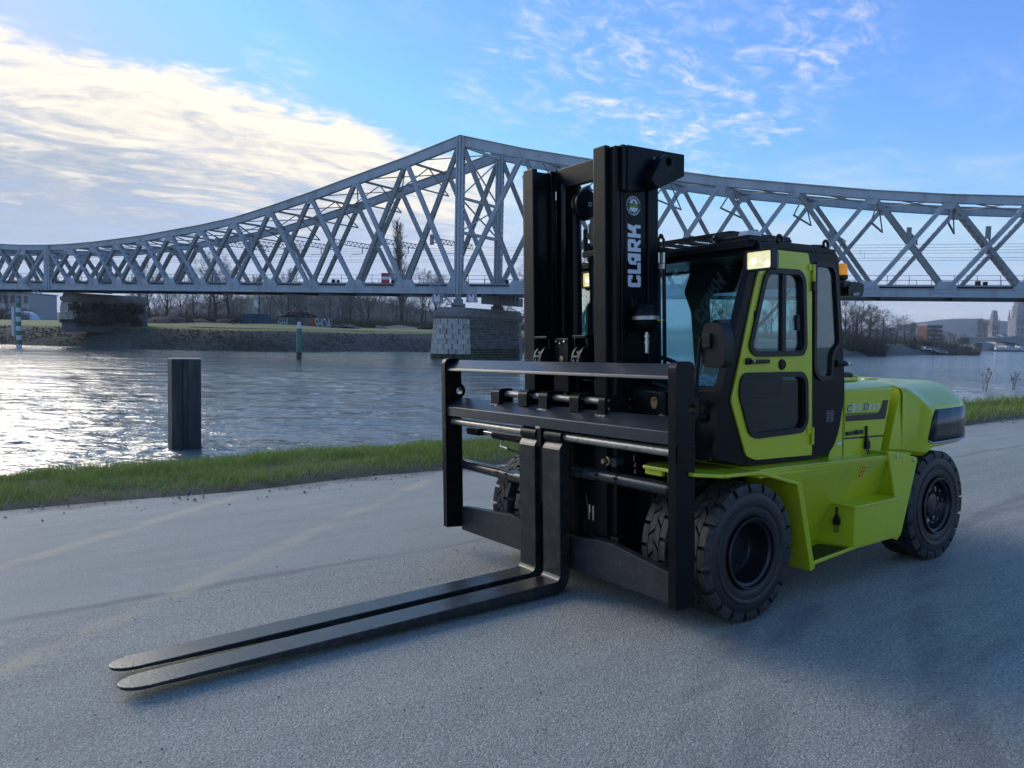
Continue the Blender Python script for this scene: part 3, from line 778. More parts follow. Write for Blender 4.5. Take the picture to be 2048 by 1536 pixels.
sL, sR = NS[0], NS[-1]
m = MB()                                                   # track deck and stringers
for s0, s1 in zip(NS[:-1], NS[1:]):
    za, zb_ = ZB(s0) + CH + .28, ZB(s1) + CH + .28
    A0, A1 = bp(s0, za), bp(s1, zb_); n_ = np.array([0, 0, 1.0])
    for f, w, h, dz0 in ((.5, 6.3, .22, 0.0), (.16, .4, .8, -.45), (.38, .4, .8, -.45), (.62, .4, .8, -.45), (.84, .4, .8, -.45)):
        m.beam(A0 + BO * f + n_ * dz0, A1 + BO * f + n_ * dz0, w, h, n_)
    m.beam(bp(s0, ZB(s0) + .28) + BU * .4, bp(s0, ZB(s0) + .28) + BO - BU * .4, .35, .62, n_)
bpart(m, 'deck', DECKM, twin=False)
m = MB()
for f in (.28, .44, .60, .76):
    m.beam(bp(sL, ZB(sL) + CH + .50) + BO * f, bp(0, ZB(0) + CH + .50) + BO * f, .08, .16, (0, 0, 1)); m.beam(bp(0, ZB(0) + CH + .50) + BO * f, bp(sR, ZB(sR) + CH + .50) + BO * f, .08, .16, (0, 0, 1))
bpart(m, 'rail', mat('rail_rust', (.05, .035, .028), .6), twin=False)
m = MB()
for off in (.10, .92):
    z0 = CH + .5
    for h in (.55, 1.1):
        m.beam(bp(sL, ZB(sL) + z0 + h) + BO * off, bp(0, ZB(0) + z0 + h) + BO * off, .05, .05, (0, 0, 1)); m.beam(bp(0, ZB(0) + z0 + h) + BO * off, bp(sR, ZB(sR) + z0 + h) + BO * off, .05, .05, (0, 0, 1))
    s = sL
    while s < sR:
        m.beam(bp(s, ZB(s) + z0 - .1) + BO * off, bp(s, ZB(s) + z0 + 1.12) + BO * off, .06, .06, BN); s += 2.4
    m.beam(bp(sL, ZB(sL) + z0 - .14) + BO * off, bp(0, ZB(0) + z0 - .14) + BO * off, .3, .16, (0, 0, 1)); m.beam(bp(0, ZB(0) + z0 - .14) + BO * off, bp(sR, ZB(sR) + z0 - .14) + BO * off, .3, .16, (0, 0, 1))
bpart(m, 'railing', RAILM, twin=False)
m = MB()
for f in (.34, .68):
    for z in (12.6, 13.5, 14.2):
        m.tube([bp(sL, z) + BO * f, bp(sR, z - .4) + BO * f], .018, 4)
    s = sL + 3
    while s < sR: m.tube([bp(s, 12.6) + BO * f, bp(s, 13.45) + BO * f], .015, 4); s += 6.5
bpart(m, 'overhead_wire', WIREM, twin=False)
# signal boxes on the deck
m = MB()
for px in (655, 905, 1005, 1690, 1955, 600, 764):
    s = s_of(px, 560)
    p = bp(s, ZB(s) + CH + .55) + BO * .12; m.box(p - .22, p + np.array([.22, .2, .42])); p = p + BE * .8; m.box(p - .2, p + np.array([.15, .2, .35]))
bpart(m, 'track_box', DECKM, twin=False)
# red and white navigation board on the railing
s = s_of(774, 560); m = MB(); zb0 = ZB(s) + CH + .35
for j, (h0, h1) in enumerate(((0, .52), (.52, .92), (.92, 1.42))):
    m.add([], []); o0 = bp(s - .95, zb0 + h0, .42); 
    m.plate([(-.62, h0), (.62, h0), (.62, h1), (-.62, h1)], lambda u, v, t: tuple(bp(s + u, zb0 + v, .50 + t)), 0, .06, mi=j % 2)
m.beam(bp(s, zb0 - .6, .45), bp(s, zb0 + .2, .45), .08, .08, BN, mi=0)
nb = bpart(m, 'navigation_board', [REDV, WHITE], twin=False); nb['label'] = 'red and white striped board on the bridge rail'
# stairs from the deck down to the pier
for s, tall in ((NS[I_POST[1]], 1.0), (NS[I_POST[0]], .95)):
    m = MB(); z1 = ZB(s) + CH + .2; z0 = 6.0 if tall == 1 else 6.9
    A = bp(s - 3.6 * tall, z1, 1.1); B_ = bp(s - .3, z0, 1.1)
    for off in (0, .75):
        m.beam(A + BN * off, B_ + BN * off, .10, .06, BN); m.beam(A + BN * off + np.array([0, 0, .95]), B_ + BN * off + np.array([0, 0, .95]), .05, .05, BN); m.beam(A + BN * off + np.array([0, 0, .5]), B_ + BN * off + np.array([0, 0, .5]), .04, .04, BN)
        for f in (0, .33, .66, 1): p = A + (B_ - A) * f + BN * off; m.beam(p, p + np.array([0, 0, .95]), .05, .05, BN)
    for f in np.linspace(.05, .95, 11): p = A + (B_ - A) * f; m.beam(p, p + BN * .75, .22, .03, (0, 0, 1))
    m.box(B_ + np.array([-.9, -.9, -.12]), B_ + np.array([1.1, .5, -.02]))
    bpart(m, 'stair', RAILM, twin=False)

# ---- stone piers
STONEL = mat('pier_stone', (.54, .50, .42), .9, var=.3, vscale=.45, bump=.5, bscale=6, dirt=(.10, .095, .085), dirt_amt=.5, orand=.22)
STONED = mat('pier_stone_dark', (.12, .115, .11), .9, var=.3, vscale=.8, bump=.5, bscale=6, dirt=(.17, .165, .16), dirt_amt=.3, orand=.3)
STONEG = mat('pier_stone_mossy', (.045, .055, .028), .95, var=.45, vscale=.8, bump=.6, bscale=5, dirt=(.02, .028, .012), dirt_amt=.5, orand=.25)
CAPM = mat('pier_cap', (.23, .215, .19), .9, var=.25, vscale=.6, bump=.4, bscale=5, dirt=(.05, .05, .048), dirt_amt=.7)
def pier(name, label, base, zb, zt, hw, Ls, Ln, blocks=True):
    """base: plan centre; the long axis runs under both trusses; Ls straight length, noses at both ends"""
    ax = BU; px_ = np.array([BU[1], -BU[0], 0.0])             # px_: to the right of the axis
    org = np.array([base[0], base[1], zb]); root = empty(name, tuple(org)); tag(root, label, 'bridge pier', None)
    def pt(u, v, z): return tuple(ax * u + px_ * v + np.array([0, 0, z - zb]))
    def outline(g_, n=8):
        a_ = Ls / 2; r = hw + g_
        o_ = [(-a_ - (r) * math.sin(t) * (Ln / hw), -r * math.cos(t)) for t in np.linspace(0, math.pi, n + 1)]
        o_ += [(a_ + (r) * math.sin(t) * (Ln / hw), r * math.cos(t)) for t in np.linspace(0, math.pi, n + 1)]
        return o_
    def ring(m, z0, g0, z1, g1, mi=0):
        A, B_ = outline(g0), outline(g1); n = len(A)
        m.add([pt(*p, z0) for p in A] + [pt(*p, z1) for p in B_], [(i, (i + 1) % n, n + (i + 1) % n, n + i) for i in range(n)] + [tuple(range(n, 2 * n))], mi)
    bat = .07 * (zt - zb)
    m = MB(); ring(m, zb - 1.5, bat + .05, zb, bat - .06); ring(m, zb, bat - .06, zt, -.06); m.build('core', mat('mortar', (.23, .22, .20), .95, var=.3, vscale=.5) if blocks else STONED, root)  # land pier's dark core stone has the shade under the bridge painted in
    m = MB(); ring(m, zt - .02, .05, zt + .35, .32); ring(m, zt + .35, .42, zt + .95, .42); ring(m, zt + .95, .1, zt + 1.55, -.15); m.build('cornice', CAPM, root, bevel=.04)
    unit = {}
    def block(c, t_dir, n_dir, w, d, h, ma):
        key = ma.name
        if key not in unit:
            mm = MB().box((-.5, -.5, -.5), (.5, .5, .5)); o_ = mm.build('stone_block', ma, root); unit[key] = o_.data; fresh = o_
        else:
            fresh = bpy.data.objects.new('stone_block', unit[key]); COL.objects.link(fresh); fresh.parent = root
        t3, n3 = Vector(t_dir), Vector(n_dir)
        fresh.matrix_local = Matrix(((t3.x * w, n3.x * d, 0, c[0]), (t3.y * w, n3.y * d, 0, c[1]), (0, 0, h, c[2]), (0, 0, 0, 1)))
    nc = 8 if blocks else 6; ch = (zt - zb) / nc
    for c in range(nc):
        z = zb + (c + .5) * ch; gg = bat * (1 - (c + .5) / nc)
        r = hw + gg; nb_ = 7 if blocks else 6
        full = outline(gg, 40)[:41]                           # the nose that faces us
        acc = [0]
        for i in range(40): acc.append(acc[-1] + math.dist(full[i], full[i + 1]))
        cuts = np.linspace(0, acc[-1], nb_ + 1); cuts[1:-1] += (.45 if c % 2 else -.05) * acc[-1] / nb_ * .8
        cuts[1:-1] += rng.uniform(-.2, .2, nb_ - 1)
        for a0, a1 in zip(cuts[:-1], cuts[1:]):
            f = lambda a: np.array([np.interp(a, acc, [p[0] for p in full]), np.interp(a, acc, [p[1] for p in full])])
            p0, p1 = f(a0), f(a1); w = np.linalg.norm(p1 - p0); mid_ = f((a0 + a1) / 2) * .5 + (p0 + p1) * .25
            t2 = (p1 - p0) / w; td = ax * t2[0] + px_ * t2[1]; nd = np.array([td[1], -td[0], 0.0])
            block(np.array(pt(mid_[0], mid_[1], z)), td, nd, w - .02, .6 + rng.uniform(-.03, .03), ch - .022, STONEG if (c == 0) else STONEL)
    if blocks:
        nr = 15; rh = (zt - zb) / nr
        for c in range(nr):
            z = zb + (c + .5) * rh; gg = bat * (1 - (c + .5) / nr); x = -Ls / 2 + .1 + (c % 2) * .3
            while x < Ls / 2 - .3:
                w = min(rng.uniform(.7, 1.25), Ls / 2 - x)
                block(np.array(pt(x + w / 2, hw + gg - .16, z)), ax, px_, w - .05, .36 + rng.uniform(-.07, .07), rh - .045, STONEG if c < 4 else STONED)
                x += w
    return root
c0 = bp(0, 0) + BO * .5
pr = pier('bridge_pier', 'stone bridge pier standing in the river below the truss peak', c0 + BU * .6, WATER_Z, 3.95, 2.35, 12.6, 2.6)
# bearings, girder ends and marker boards on the pier
for off in (np.zeros(3), BO):
    m = MB(); p = bp(0, 0) + off
    for dz0, dz1, r in ((5.45, 6.1, .9), (6.1, 6.7, .6), (6.7, 7.35, .4)): m.box(p + np.array([-r, -r, dz0]), p + np.array([r, r, dz1]))
    m.v = [tuple(np.array(p) - np.array(pr.location)) for p in m.v]
    m.build('bearing', STEELS, pr)
def pier_local(m, name, ma, **k):
    m.v = [tuple(np.array(p) - np.array(pr.location)) for p in m.v]; return m.build(name, ma, pr, **k)
m = MB()
for j in range(9):
    A = bp(3.0, 6.1, .1) + BU * (1.0 + j * 1.1); m.beam(A, A + np.array([0, 0, 1.3]), .16, .5, BN)
m.beam(bp(3.0, 6.75, 0) + BU * .5, bp(3.0, 6.75, 0) + BU * 11, 1.25, .12, BN)
pier_local(m, 'abutment_girder', STEELS)
for px in (882, 950):
    s = s_of(px, 598); m = MB(); z0 = float(at_plane(px, 606, BP0, BN)[2])
    put = lambda u, v, t: tuple(bp(s + u, z0 + v, 1.55 + t))
    m.plate([(-.52, 0), (.52, 0), (.52, 1.15), (-.52, 1.15)], put, 0, .04, mi=0)
    m.plate([(-.42, .09), (.42, .09), (.42, 1.06), (-.42, 1.06)], put, .04, .05, mi=1)
    m.plate([(0, .68), (.17, 1.04), (-.17, 1.04)], put, .05, .06, mi=2)
    m.plate([(-.52, 0), (-.85, 0), (-.62, 1.15), (-.52, 1.15)], put, -.3, .0, mi=3); m.plate([(.52, 0), (.85, 0), (.62, 1.15), (.52, 1.15)], put, -.3, .0, mi=3)
    pier_local(m, 'marker_board', [mat('marker_red', (.30, .10, .08), .6), WHITE, BLKV, STEELB])
# land pier on the left
c1 = bp(NS[I_POST[0]], 0) + BO * .5
pl = pier('land_pier', 'low stone pier on the grassy far bank at left, half overgrown', c1 + BU * 4.5, 2.5, 5.8, 1.9, 10.5, 1.7, blocks=False)
# ------------------------------------------------------------------ far bank: trees, scrub, walls, town, hills
BARK = mat('bark', (.060, .052, .045), .95, var=.35, vscale=.6)
TWIG = mat('twigs', (.125, .108, .090), .95, var=.35, vscale=.3)
TWIG2 = mat('twigs_pale', (.20, .172, .130), .95, var=.3, vscale=.3)
SCRUBM = leaf_mat('scrub', [(.15, (.040, .036, .026)), (.5, (.075, .062, .045)), (.85, (.11, .085, .06))], .9, .1)
BUSHM = leaf_mat('bush_leaf', [(.15, (.020, .030, .012)), (.5, (.040, .055, .02)), (.85, (.075, .080, .035))], .8, .15)

def tree_meshes(seed, H, spread, levels=4, style='round', trunk_r=None):
    """a bare winter tree: trunk and limbs in one mesh, branches and twigs in another"""
    r = random.Random(seed); tv = MB(); cv = MB()
    def branch(p, d, L, rad, lev, n_seg=4):
        """wandering branch that throws side branches along its outer part"""
        p = np.array(p, float); d = np.array(d, float) / np.linalg.norm(d); q = [p]; ds = []
        for j in range(n_seg):
            d = d + np.array([r.gauss(0, .16), r.gauss(0, .16), r.gauss(.04 if style != 'weep' else -.10, .10)]); d /= np.linalg.norm(d)
            ds.append(d); q.append(q[-1] + d * L / n_seg)
        rs = [rad * (1 - .82 * j / n_seg) for j in range(n_seg + 1)]
        (tv if lev >= levels else cv).tube(q, rs, 6 if lev >= levels else (4 if lev == levels - 1 else 3), cap=False)
        if lev <= 0: return
        k = {4: 9, 3: 9, 2: 7, 1: 6}.get(lev, 5)
        for i in range(k):
            f = r.uniform(.22, 1.0); j = min(n_seg - 1, int(f * n_seg)); pos = q[j] + (q[j + 1] - q[j]) * (f * n_seg - j); dd = ds[j]
            ax = np.array([r.gauss(0, 1), r.gauss(0, 1), r.gauss(0, .7)]); ax -= dd * (ax @ dd); ax /= np.linalg.norm(ax) + 1e-9
            an = r.uniform(.4, 1.0) if style != 'poplar' else r.uniform(.2, .5)
            nd = dd * math.cos(an) + ax * math.sin(an) * spread
            if style == 'poplar': nd[2] = abs(nd[2]) + .5
            elif style == 'round' and nd[2] < 0: nd[2] *= .35
            branch(pos, nd, L * r.uniform(.34, .58) * (1.15 - .45 * f), max(rad * (1 - .8 * f) * .6, .0075), lev - 1, 3 if lev > 1 else 2)
    tr = trunk_r or H * .020; n = 9; pts = [np.zeros(3)]; lean = np.array([r.uniform(-.12, .12), r.uniform(-.12, .12), 0])
    for j in range(n): pts.append(pts[-1] + np.array([r.uniform(-.16, .16), r.uniform(-.16, .16), 0]) * (1 if style != 'poplar' else .4) * H * .06 + lean * H / n * .5 + np.array([0, 0, H / n * (.82 if style != 'poplar' else .98)]))
    tv.tube(pts, [tr * (1.15 - .98 * j / n) for j in range(n + 1)], 7, cap=False)
    if style == 'poplar':
        for j in range(210):
            f = r.uniform(.16, .99); k = f * n; i = min(n - 1, int(k)); p = pts[i] + (pts[i + 1] - pts[i]) * (k - i); a = r.uniform(0, 6.28)
            branch(p, (math.cos(a) * .42, math.sin(a) * .42, 1.0), H * .20 * (1.1 - .7 * f), tr * .30 * (1.1 - f), 2, 4)
    else:
        m_ = 15; base = r.uniform(.16, .28)
        for j in range(m_):
            f = base + (1 - base) * (j + r.random()) / m_; k = min(f, .999) * n; i = int(k); p = pts[i] + (pts[i + 1] - pts[i]) * (k - i)
            a = j * 2.4 + r.uniform(-.5, .5); up = r.uniform(.45, 1.0) + 1.1 * f
            Lb = H * (.50 * math.sin(math.pi * min(.93, .30 + .62 * f)) ** .8) * r.uniform(.75, 1.1)
            branch(p, (math.cos(a) * spread, math.sin(a) * spread, up), Lb, tr * .52 * (1.15 - f), levels - 1, 5)
    top = max((v[2] for v in cv.v), default=H); k = H / top
    for m in (tv, cv): m.v = [(x * k, y * k, z * k) for x, y, z in m.v]
    return tv, cv
TREE_LIB = {}
def tree(kind, x, y, z, h, label, group=None, rz=None, crown=None, thin=1.0):
    """thing: trunk + crown; alike trees share their meshes"""
    root = empty('bare_tree', (x, y, z), random.uniform(0, 6.28) if rz is None else rz)
    if kind not in TREE_LIB:
        st, sp_, lv, sd_ = {'a': ('round', 1.0, 4, 1), 'b': ('round', 1.15, 4, 2), 'c': ('round', .8, 4, 3), 'd': ('round', 1.3, 4, 4), 'e': ('weep', 1.0, 4, 5), 'p': ('poplar', 1.0, 3, 6), 'q': ('round', .6, 4, 8)}[kind]
        tv, cv = tree_meshes(sd_, 10.0, sp_, lv, st)
        a = tv.build('trunk', BARK, root, smooth=60); b_ = cv.build('crown', crown or TWIG, root)
        TREE_LIB[kind] = (a.data, b_.data)
    else:
        for nm, me in zip(('trunk', 'crown'), TREE_LIB[kind]):
            o = bpy.data.objects.new(nm, me); COL.objects.link(o); o.parent = root
            if nm == 'crown' and crown is not None:
                o.material_slots[0].link = 'OBJECT'; o.material_slots[0].material = crown
    s_ = h / 10.0; root.scale = (s_ * random.uniform(.9, 1.1) * thin, s_ * random.uniform(.9, 1.1) * thin, s_)
    tag(root, label, 'tree', group)
    return root
def place(px, Y): 
    X = float(at_y(px, 700, Y)[0]); 
    d = np.hypot(SHORE[:, 0] - X, SHORE[:, 1] - Y); i = int(d.argmin()); dist = float((np.array([X, Y]) - SHORE[i]) @ NRM[i])
    return X, Y, land_z(max(0.5, min(60, dist))) - .15
def h_for(px, py, Y, z): return float(at_y(px, py, Y)[2]) - z
TREES = [  # px, distance, top py, kind, label
    (803, 215, 434, 'p', 'tall slender bare poplar seen through the bridge truss'),
    (258, 152, 588, 'a', 'bare forked tree just right of the overgrown land pier'),
    (278, 168, 575, 'c', 'thin dark bare tree right behind the forked tree by the land pier'),
    (300, 170, 520, 'b', 'bare tree whose crown shows through the truss right of the land pier'),
    (335, 175, 545, 'a', 'spreading bare tree behind the earth mounds on the far bank'),
    (372, 185, 590, 'd', 'low broad bare tree among scrub behind the earth mounds'),
    (432, 172, 500, 'b', 'large bare tree under the truss left of the graffiti wall'),
    (458, 178, 520, 'a', 'bare tree standing beside the large tree left of the graffiti wall'),
    (520, 205, 545, 'c', 'small bare tree behind the blue container'),
    (575, 190, 530, 'a', 'bare tree rising behind the graffiti wall'),
    (612, 200, 575, 'e', 'drooping bare tree behind the right end of the graffiti wall'),
    (660, 205, 560, 'd', 'bushy bare tree right of the graffiti wall'),
    (700, 198, 580, 'b', 'low bare tree between the graffiti wall and the poplar'),
    (735, 210, 560, 'a', 'bare tree just left of the tall poplar'),
    (790, 196, 575, 'b', 'broad bare tree at the foot of the tall poplar'),
    (842, 205, 533, 'c', 'round headed bare tree right of the tall poplar'),
    (868, 215, 545, 'a', 'bare tree right beside the river pier, seen past its left edge'),
    (1060, 240, 520, 'b', 'bare tree seen between the river pier and the forklift mast'),
    (1005, 250, 555, 'a', 'bare tree half hidden behind the river pier'),
    (1165, 230, 512, 'c', 'bare tree seen through the gap in the forklift mast'),
    (1150, 225, 590, 'd', 'low bare tree at the foot of the tree in the mast gap'),
    (18, 240, 560, 'b', 'hazy bare tree at the far left behind the striped marker'),
    (-20, 230, 545, 'a', 'hazy bare tree at the left edge of the far bank'),
    (1420, 235, 590, 'a', 'bare tree seen through the forklift windscreen'),
    (1470, 240, 585, 'b', 'bare tree seen through the forklift rear window'),
    (1540, 230, 580, 'c', 'bare tree seen through the forklift door window'),
    (1580, 228, 590, 'a', 'bare tree seen through the right half of the door window'),
    (1640, 225, 575, 'b', 'bare tree seen through the rear side window of the cab'),
    (1690, 222, 588, 'a', 'dark bare tree just right of the cab on the far shore'),
    (1708, 226, 582, 'b', 'dense bare tree on the far shore right of the cab'),
    (1738, 232, 607, 'c', 'fan shaped bare tree with its crown against the sky right of the cab'),
    (1755, 240, 625, 'd', 'low dark bare tree right of the fan shaped one'),
    (1790, 262, 634, 'd', 'bare tree beside the boat ramp on the far shore'),
    (1808, 268, 628, 'b', 'wide bare tree in the middle of the far right shore'),
    (1828, 272, 640, 'a', 'bare tree left of the brick apartment block'),
    (1862, 300, 652, 'd', 'low bare tree in front of the brick apartment block'),
    (1885, 305, 660, 'b', 'low bare tree right of the brick apartment block'),
    (1910, 315, 668, 'd', 'small bare tree at the tip of the far shore'),
    (1932, 322, 672, 'a', 'last small bare tree before the road bridge'),
]
TR2 = random.Random(11)
ORD = 'first second third fourth fifth sixth seventh eighth ninth tenth'.split()
for px0, px1, n_, y0, y1, t0, t1, zone in ((250, 470, 9, 178, 235, 540, 600, 'behind the earth mounds'), (480, 720, 9, 205, 260, 560, 605, 'behind the graffiti wall'), (720, 870, 6, 225, 270, 560, 600, 'in the thicket left of the river pier'), (1682, 1790, 9, 214, 262, 600, 660, 'in the dense grove right of the cab'), (1770, 1930, 10, 270, 340, 645, 682, 'along the far right shore'), (1380, 1680, 8, 225, 270, 585, 640, 'behind the cab windows')):
    for i_ in range(n_):
        TREES.append((px0 + (px1 - px0) * (i_ + TR2.random()) / n_, TR2.uniform(y0, y1), TR2.uniform(t0, t1), TR2.choice('abcdeab'), ORD[i_] + ' bare tree from left, back row ' + zone))
for px, Y, py, k, lab in TREES:
    x, y, z = place(px, Y); tree(k, x, y, z, h_for(px, py, Y, z), lab, 'back row of bare trees ' + lab.split('back row ')[1] if 'back row' in lab else 'bare trees on the far bank', crown=TWIG2 if k in 'cdp' else None)
for px, Y, py, lab in ((1957, 640, 634, 'tall hazy bare tree left of the square tower'), (1968, 650, 640, 'hazy bare tree right below the square tower')):
    x = float(at_y(px, 690, Y)[0]); tree('q', x, Y, 2.0, h_for(px, py, Y, 2.0), lab, 'bare trees by the road bridge', crown=TWIG2)

# scrub and undergrowth nobody could count
def twiggy(n, spots, hmin, hmax, name, material, label, w=.06):
    V = []; F = []
    for i in range(n):
        x, y, z, hh = spots(i); h = rng.uniform(hmin, hmax) * hh; a, l = rng.uniform(0, 6.28), rng.uniform(.2, 1.1) * h
        p = np.array([x, y, z - .1]); q = p + np.array([math.cos(a) * l, math.sin(a) * l, h]); c = np.array([math.cos(a + 1.57), math.sin(a + 1.57), 0]) * w * .5
        k = len(V); mid_ = (p + q) / 2 + rng.normal(0, .12 * h, 3); V += [p - c, p + c, mid_ + c * .8, mid_ - c * .8, q + c * .2, q - c * .2]
        F += [(k, k + 1, k + 2, k + 3), (k + 3, k + 2, k + 4, k + 5)]
    return stuff_mesh(name, V, F, material, label, 'scrub')
bands = [(250, 480, 165, 205, 1.0), (480, 720, 175, 215, .9), (720, 870, 195, 230, .8), (1040, 1200, 205, 240, .9), (1300, 1690, 200, 235, 1.0), (1670, 1770, 205, 240, 1.5), (1760, 1960, 258, 330, 1.1), (-60, 60, 190, 260, 1.2)]
def spot(i):
    a, b_, y0, y1, hh = bands[i % len(bands)]
    px = rng.uniform(a, b_); Y = y0 + (y1 - y0) * rng.random(); x, y, z = place(px, Y)
    return x, y, z, hh * (.6 + .8 * abs(mnoise.noise((x * .08, y * .08, 0))))
twiggy(38000, spot, .6, 4.2, 'scrub', SCRUBM, 'tangled brown scrub and undergrowth on the far bank', .06)
def leaf_clump(n, centres, name, material, label):
    V = []; F = []
    for i in range(n):
        cx_, cy_, cz_, R, Hh = centres[int(rng.integers(len(centres)))]
        d = rng.normal(0, 1, 3); d /= np.linalg.norm(d); rr = rng.random() ** .4
        p = np.array([cx_, cy_, cz_]) + d * np.array([R, R, Hh]) * rr; p[2] = max(p[2], cz_ - .2)
        u = rng.normal(0, 1, 3); u /= np.linalg.norm(u); v = np.cross(u, d); v /= np.linalg.norm(v) + 1e-9; s_ = rng.uniform(.12, .35)
        k = len(V); V += [p - u * s_, p + v * s_ * .6, p + u * s_, p - v * s_ * .6]; F.append((k, k + 1, k + 2, k + 3))
    return stuff_mesh(name, V, F, material, label, 'bushes')
cs = []
for k_ in range(16): pass
for px, Y, R, Hh in ((715, 168, 2.6, 1.6), (735, 172, 2.2, 1.5), (640, 180, 3, 2.4), (690, 185, 3.5, 2.6), (1700, 205, 3, 2.6), (1720, 210, 3, 3), (1745, 215, 2.6, 2.6), (1690, 203, 2.2, 2), (1775, 255, 3, 2.0), (1850, 285, 4, 2.2), (1890, 300, 5, 2.4), (1820, 262, 4, 2.2), (300, 160, 2.4, 1.5), (850, 178, 2, 1.0), (320, 156, 1.4, 1.0), (352, 156, 1.5, .9), (372, 158, 1.8, 1.3), (420, 160, 1.6, 1.2), (470, 162, 1.5, 1.2)):
    x, y, z = place(px, Y); cs.append((x, y, z, R, Hh))
leaf_clump(15000, cs, 'undergrowth', BUSHM, 'dark evergreen bushes and brambles on the far bank')
# ivy and brush over the land pier, also standing in for bridge shade
V = []
ivc = []
for k in range(22):
    u, v_ = rng.uniform(-7, 5), rng.uniform(2.2, 2.9); p = c1 + BU * 4.5 + BU * u + np.array([BU[1], -BU[0], 0]) * v_
    ivc.append((p[0], p[1], 2.4 + rng.uniform(0, 2.6), 1.0, 1.1))
leaf_clump(4200, ivc, 'ivy', SCRUBM, 'dry creepers covering the side of the land pier')

# earth mounds and rubble
MOUND = mat('mound_earth', (.085, .064, .046), .95, var=.6, vscale=.5, bump=.8, bscale=3, dirt=(.05, .048, .03), dirt_amt=.6)
RUBBLE = mat('rubble', (.13, .115, .10), .95, var=.5, vscale=1.5, dirt=(.05, .045, .04), dirt_amt=.6)
def mound(px, Y, w, h, label, ma=MOUND, name='earth_mound'):
    x, y, z = place(px, Y); m = MB(); n, k = 18, 7
    for j in range(k + 1):
        f = j / k
        for i in range(n):
            a = 2 * math.pi * i / n; r = w * (1 - f) ** .8 * (1 + .25 * mnoise.noise((math.cos(a) * 1.5 + px, math.sin(a) * 1.5, f * 2)))
            m.v.append((r * math.cos(a), r * math.sin(a) * .6, h * f ** .8 * (1 + .3 * mnoise.noise((math.cos(a) * 2, math.sin(a) * 2 + px, 3))) - .1))
    m.f = [(j * n + i, j * n + (i + 1) % n, (j + 1) * n + (i + 1) % n, (j + 1) * n + i) for j in range(k) for i in range(n)] + [tuple(range(k * n, (k + 1) * n))]
    m.m = [0] * len(m.f)
    o = m.build(name, ma, smooth=60); o.location = (x, y, z); return tag(o, label, 'mound', 'spoil heaps on the far bank')
mound(338, 158, 6.5, 1.9, 'brown earth mound under the bridge, biggest of the spoil heaps')
mound(400, 160, 5, 1.2, 'flat brown spoil heap between the biggest mound and the blue container')
mound(450, 164, 4, 1.4, 'brown spoil heap just left of the blue container')
mound(690, 165, 4.5, 1.0, 'low grey spoil heap right of the graffiti wall')
mound(745, 175, 4, .9, 'low rubble heap in the grass left of the pier', RUBBLE)
mound(800, 190, 6, .9, 'sandy mound on the grass below the poplar', mat('sand', (.20, .17, .12), .95, bump=.4))
def rubble_heap(px0, px1, Y, z0, hgt, n, label):
    V = []; F = []
    for i in range(n):
        px = rng.uniform(px0, px1); x, y, z = place(px, Y + rng.uniform(-2, 2)); f = 1 - abs((px - (px0 + px1) / 2) / ((px1 - px0) / 2)) ** 2
        zz_ = z0 + rng.random() * hgt * f; s_ = rng.uniform(.15, .55); R = rng.uniform(.4, 1.6, 3) * s_; a = rng.uniform(0, 6.28); k = len(V)
        t_ = rng.uniform(-.6, .6)
        for p in ico: V.append((x + p[0] * math.cos(a) * R[0] - p[1] * math.sin(a) * R[1], y + p[0] * math.sin(a) * R[0] + p[1] * math.cos(a) * R[1], zz_ + p[2] * R[2] * .7 + p[0] * t_ * s_))
        F += [tuple(j + k for j in f_) for f_ in icf]
    return stuff_mesh('rubble', V, F, RUBBLE, label, 'rubble')
# graffiti wall of concrete blocks and the blue container
def at_wall(px, Y): x, y, z = place(px, Y); return np.array([x, y, z])
A, B_ = at_wall(553, 162), at_wall(664, 158); zb0 = min(A[2], B_[2]) - .15; Lw = np.linalg.norm(B_[:2] - A[:2]); wd = np.array([(B_ - A)[0], (B_ - A)[1], 0]) / Lw; wn = np.array([wd[1], -wd[0], 0])
wall = empty('graffiti_wall', (A[0], A[1], zb0)); tag(wall, 'low concrete wall sprayed with white graffiti letters on the far bank', 'wall')
WALLP = [mat('wall_grey', (.16, .15, .14), .9, var=.3, vscale=.8), mat('wall_teal', (.05, .14, .12), .8, var=.3, vscale=.8), mat('wall_brown', (.12, .09, .08), .9, var=.3, vscale=.8), mat('wall_orange', (.34, .10, .05), .8, var=.3, vscale=.8)]
np_n = 8
for k in range(np_n):
    m = MB(); f0, f1 = k / np_n, (k + 1) / np_n
    m.beam(wd * Lw * f0 + np.array([0, 0, 1.2]), wd * (Lw * f1 - .05) + np.array([0, 0, 1.2]), 2.4 + .1 * (k % 2), .5, wn)
    m.build('wall_panel', WALLP[(0, 0, 1, 2, 0, 3, 0, 0)[k]], wall)
wp = lambda u0, k: (lambda u, v, t: tuple(wd * (u0 + u * k) + np.array([0, 0, .15 + v * 1.35]) + wn * (.27 + t)))
GRAF = mat('spray_white', (.62, .64, .68), .7, var=.25, vscale=1.2); GRAFD = mat('spray_dark', (.03, .03, .04), .7)
for word, u0, sz, k in (('SHOA', Lw * .71, 2.3, .60), ('tHoL', Lw * .03, 2.2, .62)):
    text_mesh('lettering', word, sz, wp(u0, k), GRAFD, wall, offset=.06, extrude=.004)
    text_mesh('lettering', word, sz, lambda u, v, t, f=wp(u0, k): f(u, v, t + .02), GRAF, wall, offset=.02, extrude=.004)
rubble_heap(556, 640, 164, zb0 + 2.2, 1.6, 420, 'broken rubble heaped on top of the graffiti wall')
rubble_heap(640, 720, 160, zb0 + .0, .9, 260, 'stones and debris right of the graffiti wall')
rubble_heap(455, 490, 158, zb0 + .0, .8, 160, 'stones beside the blue container')
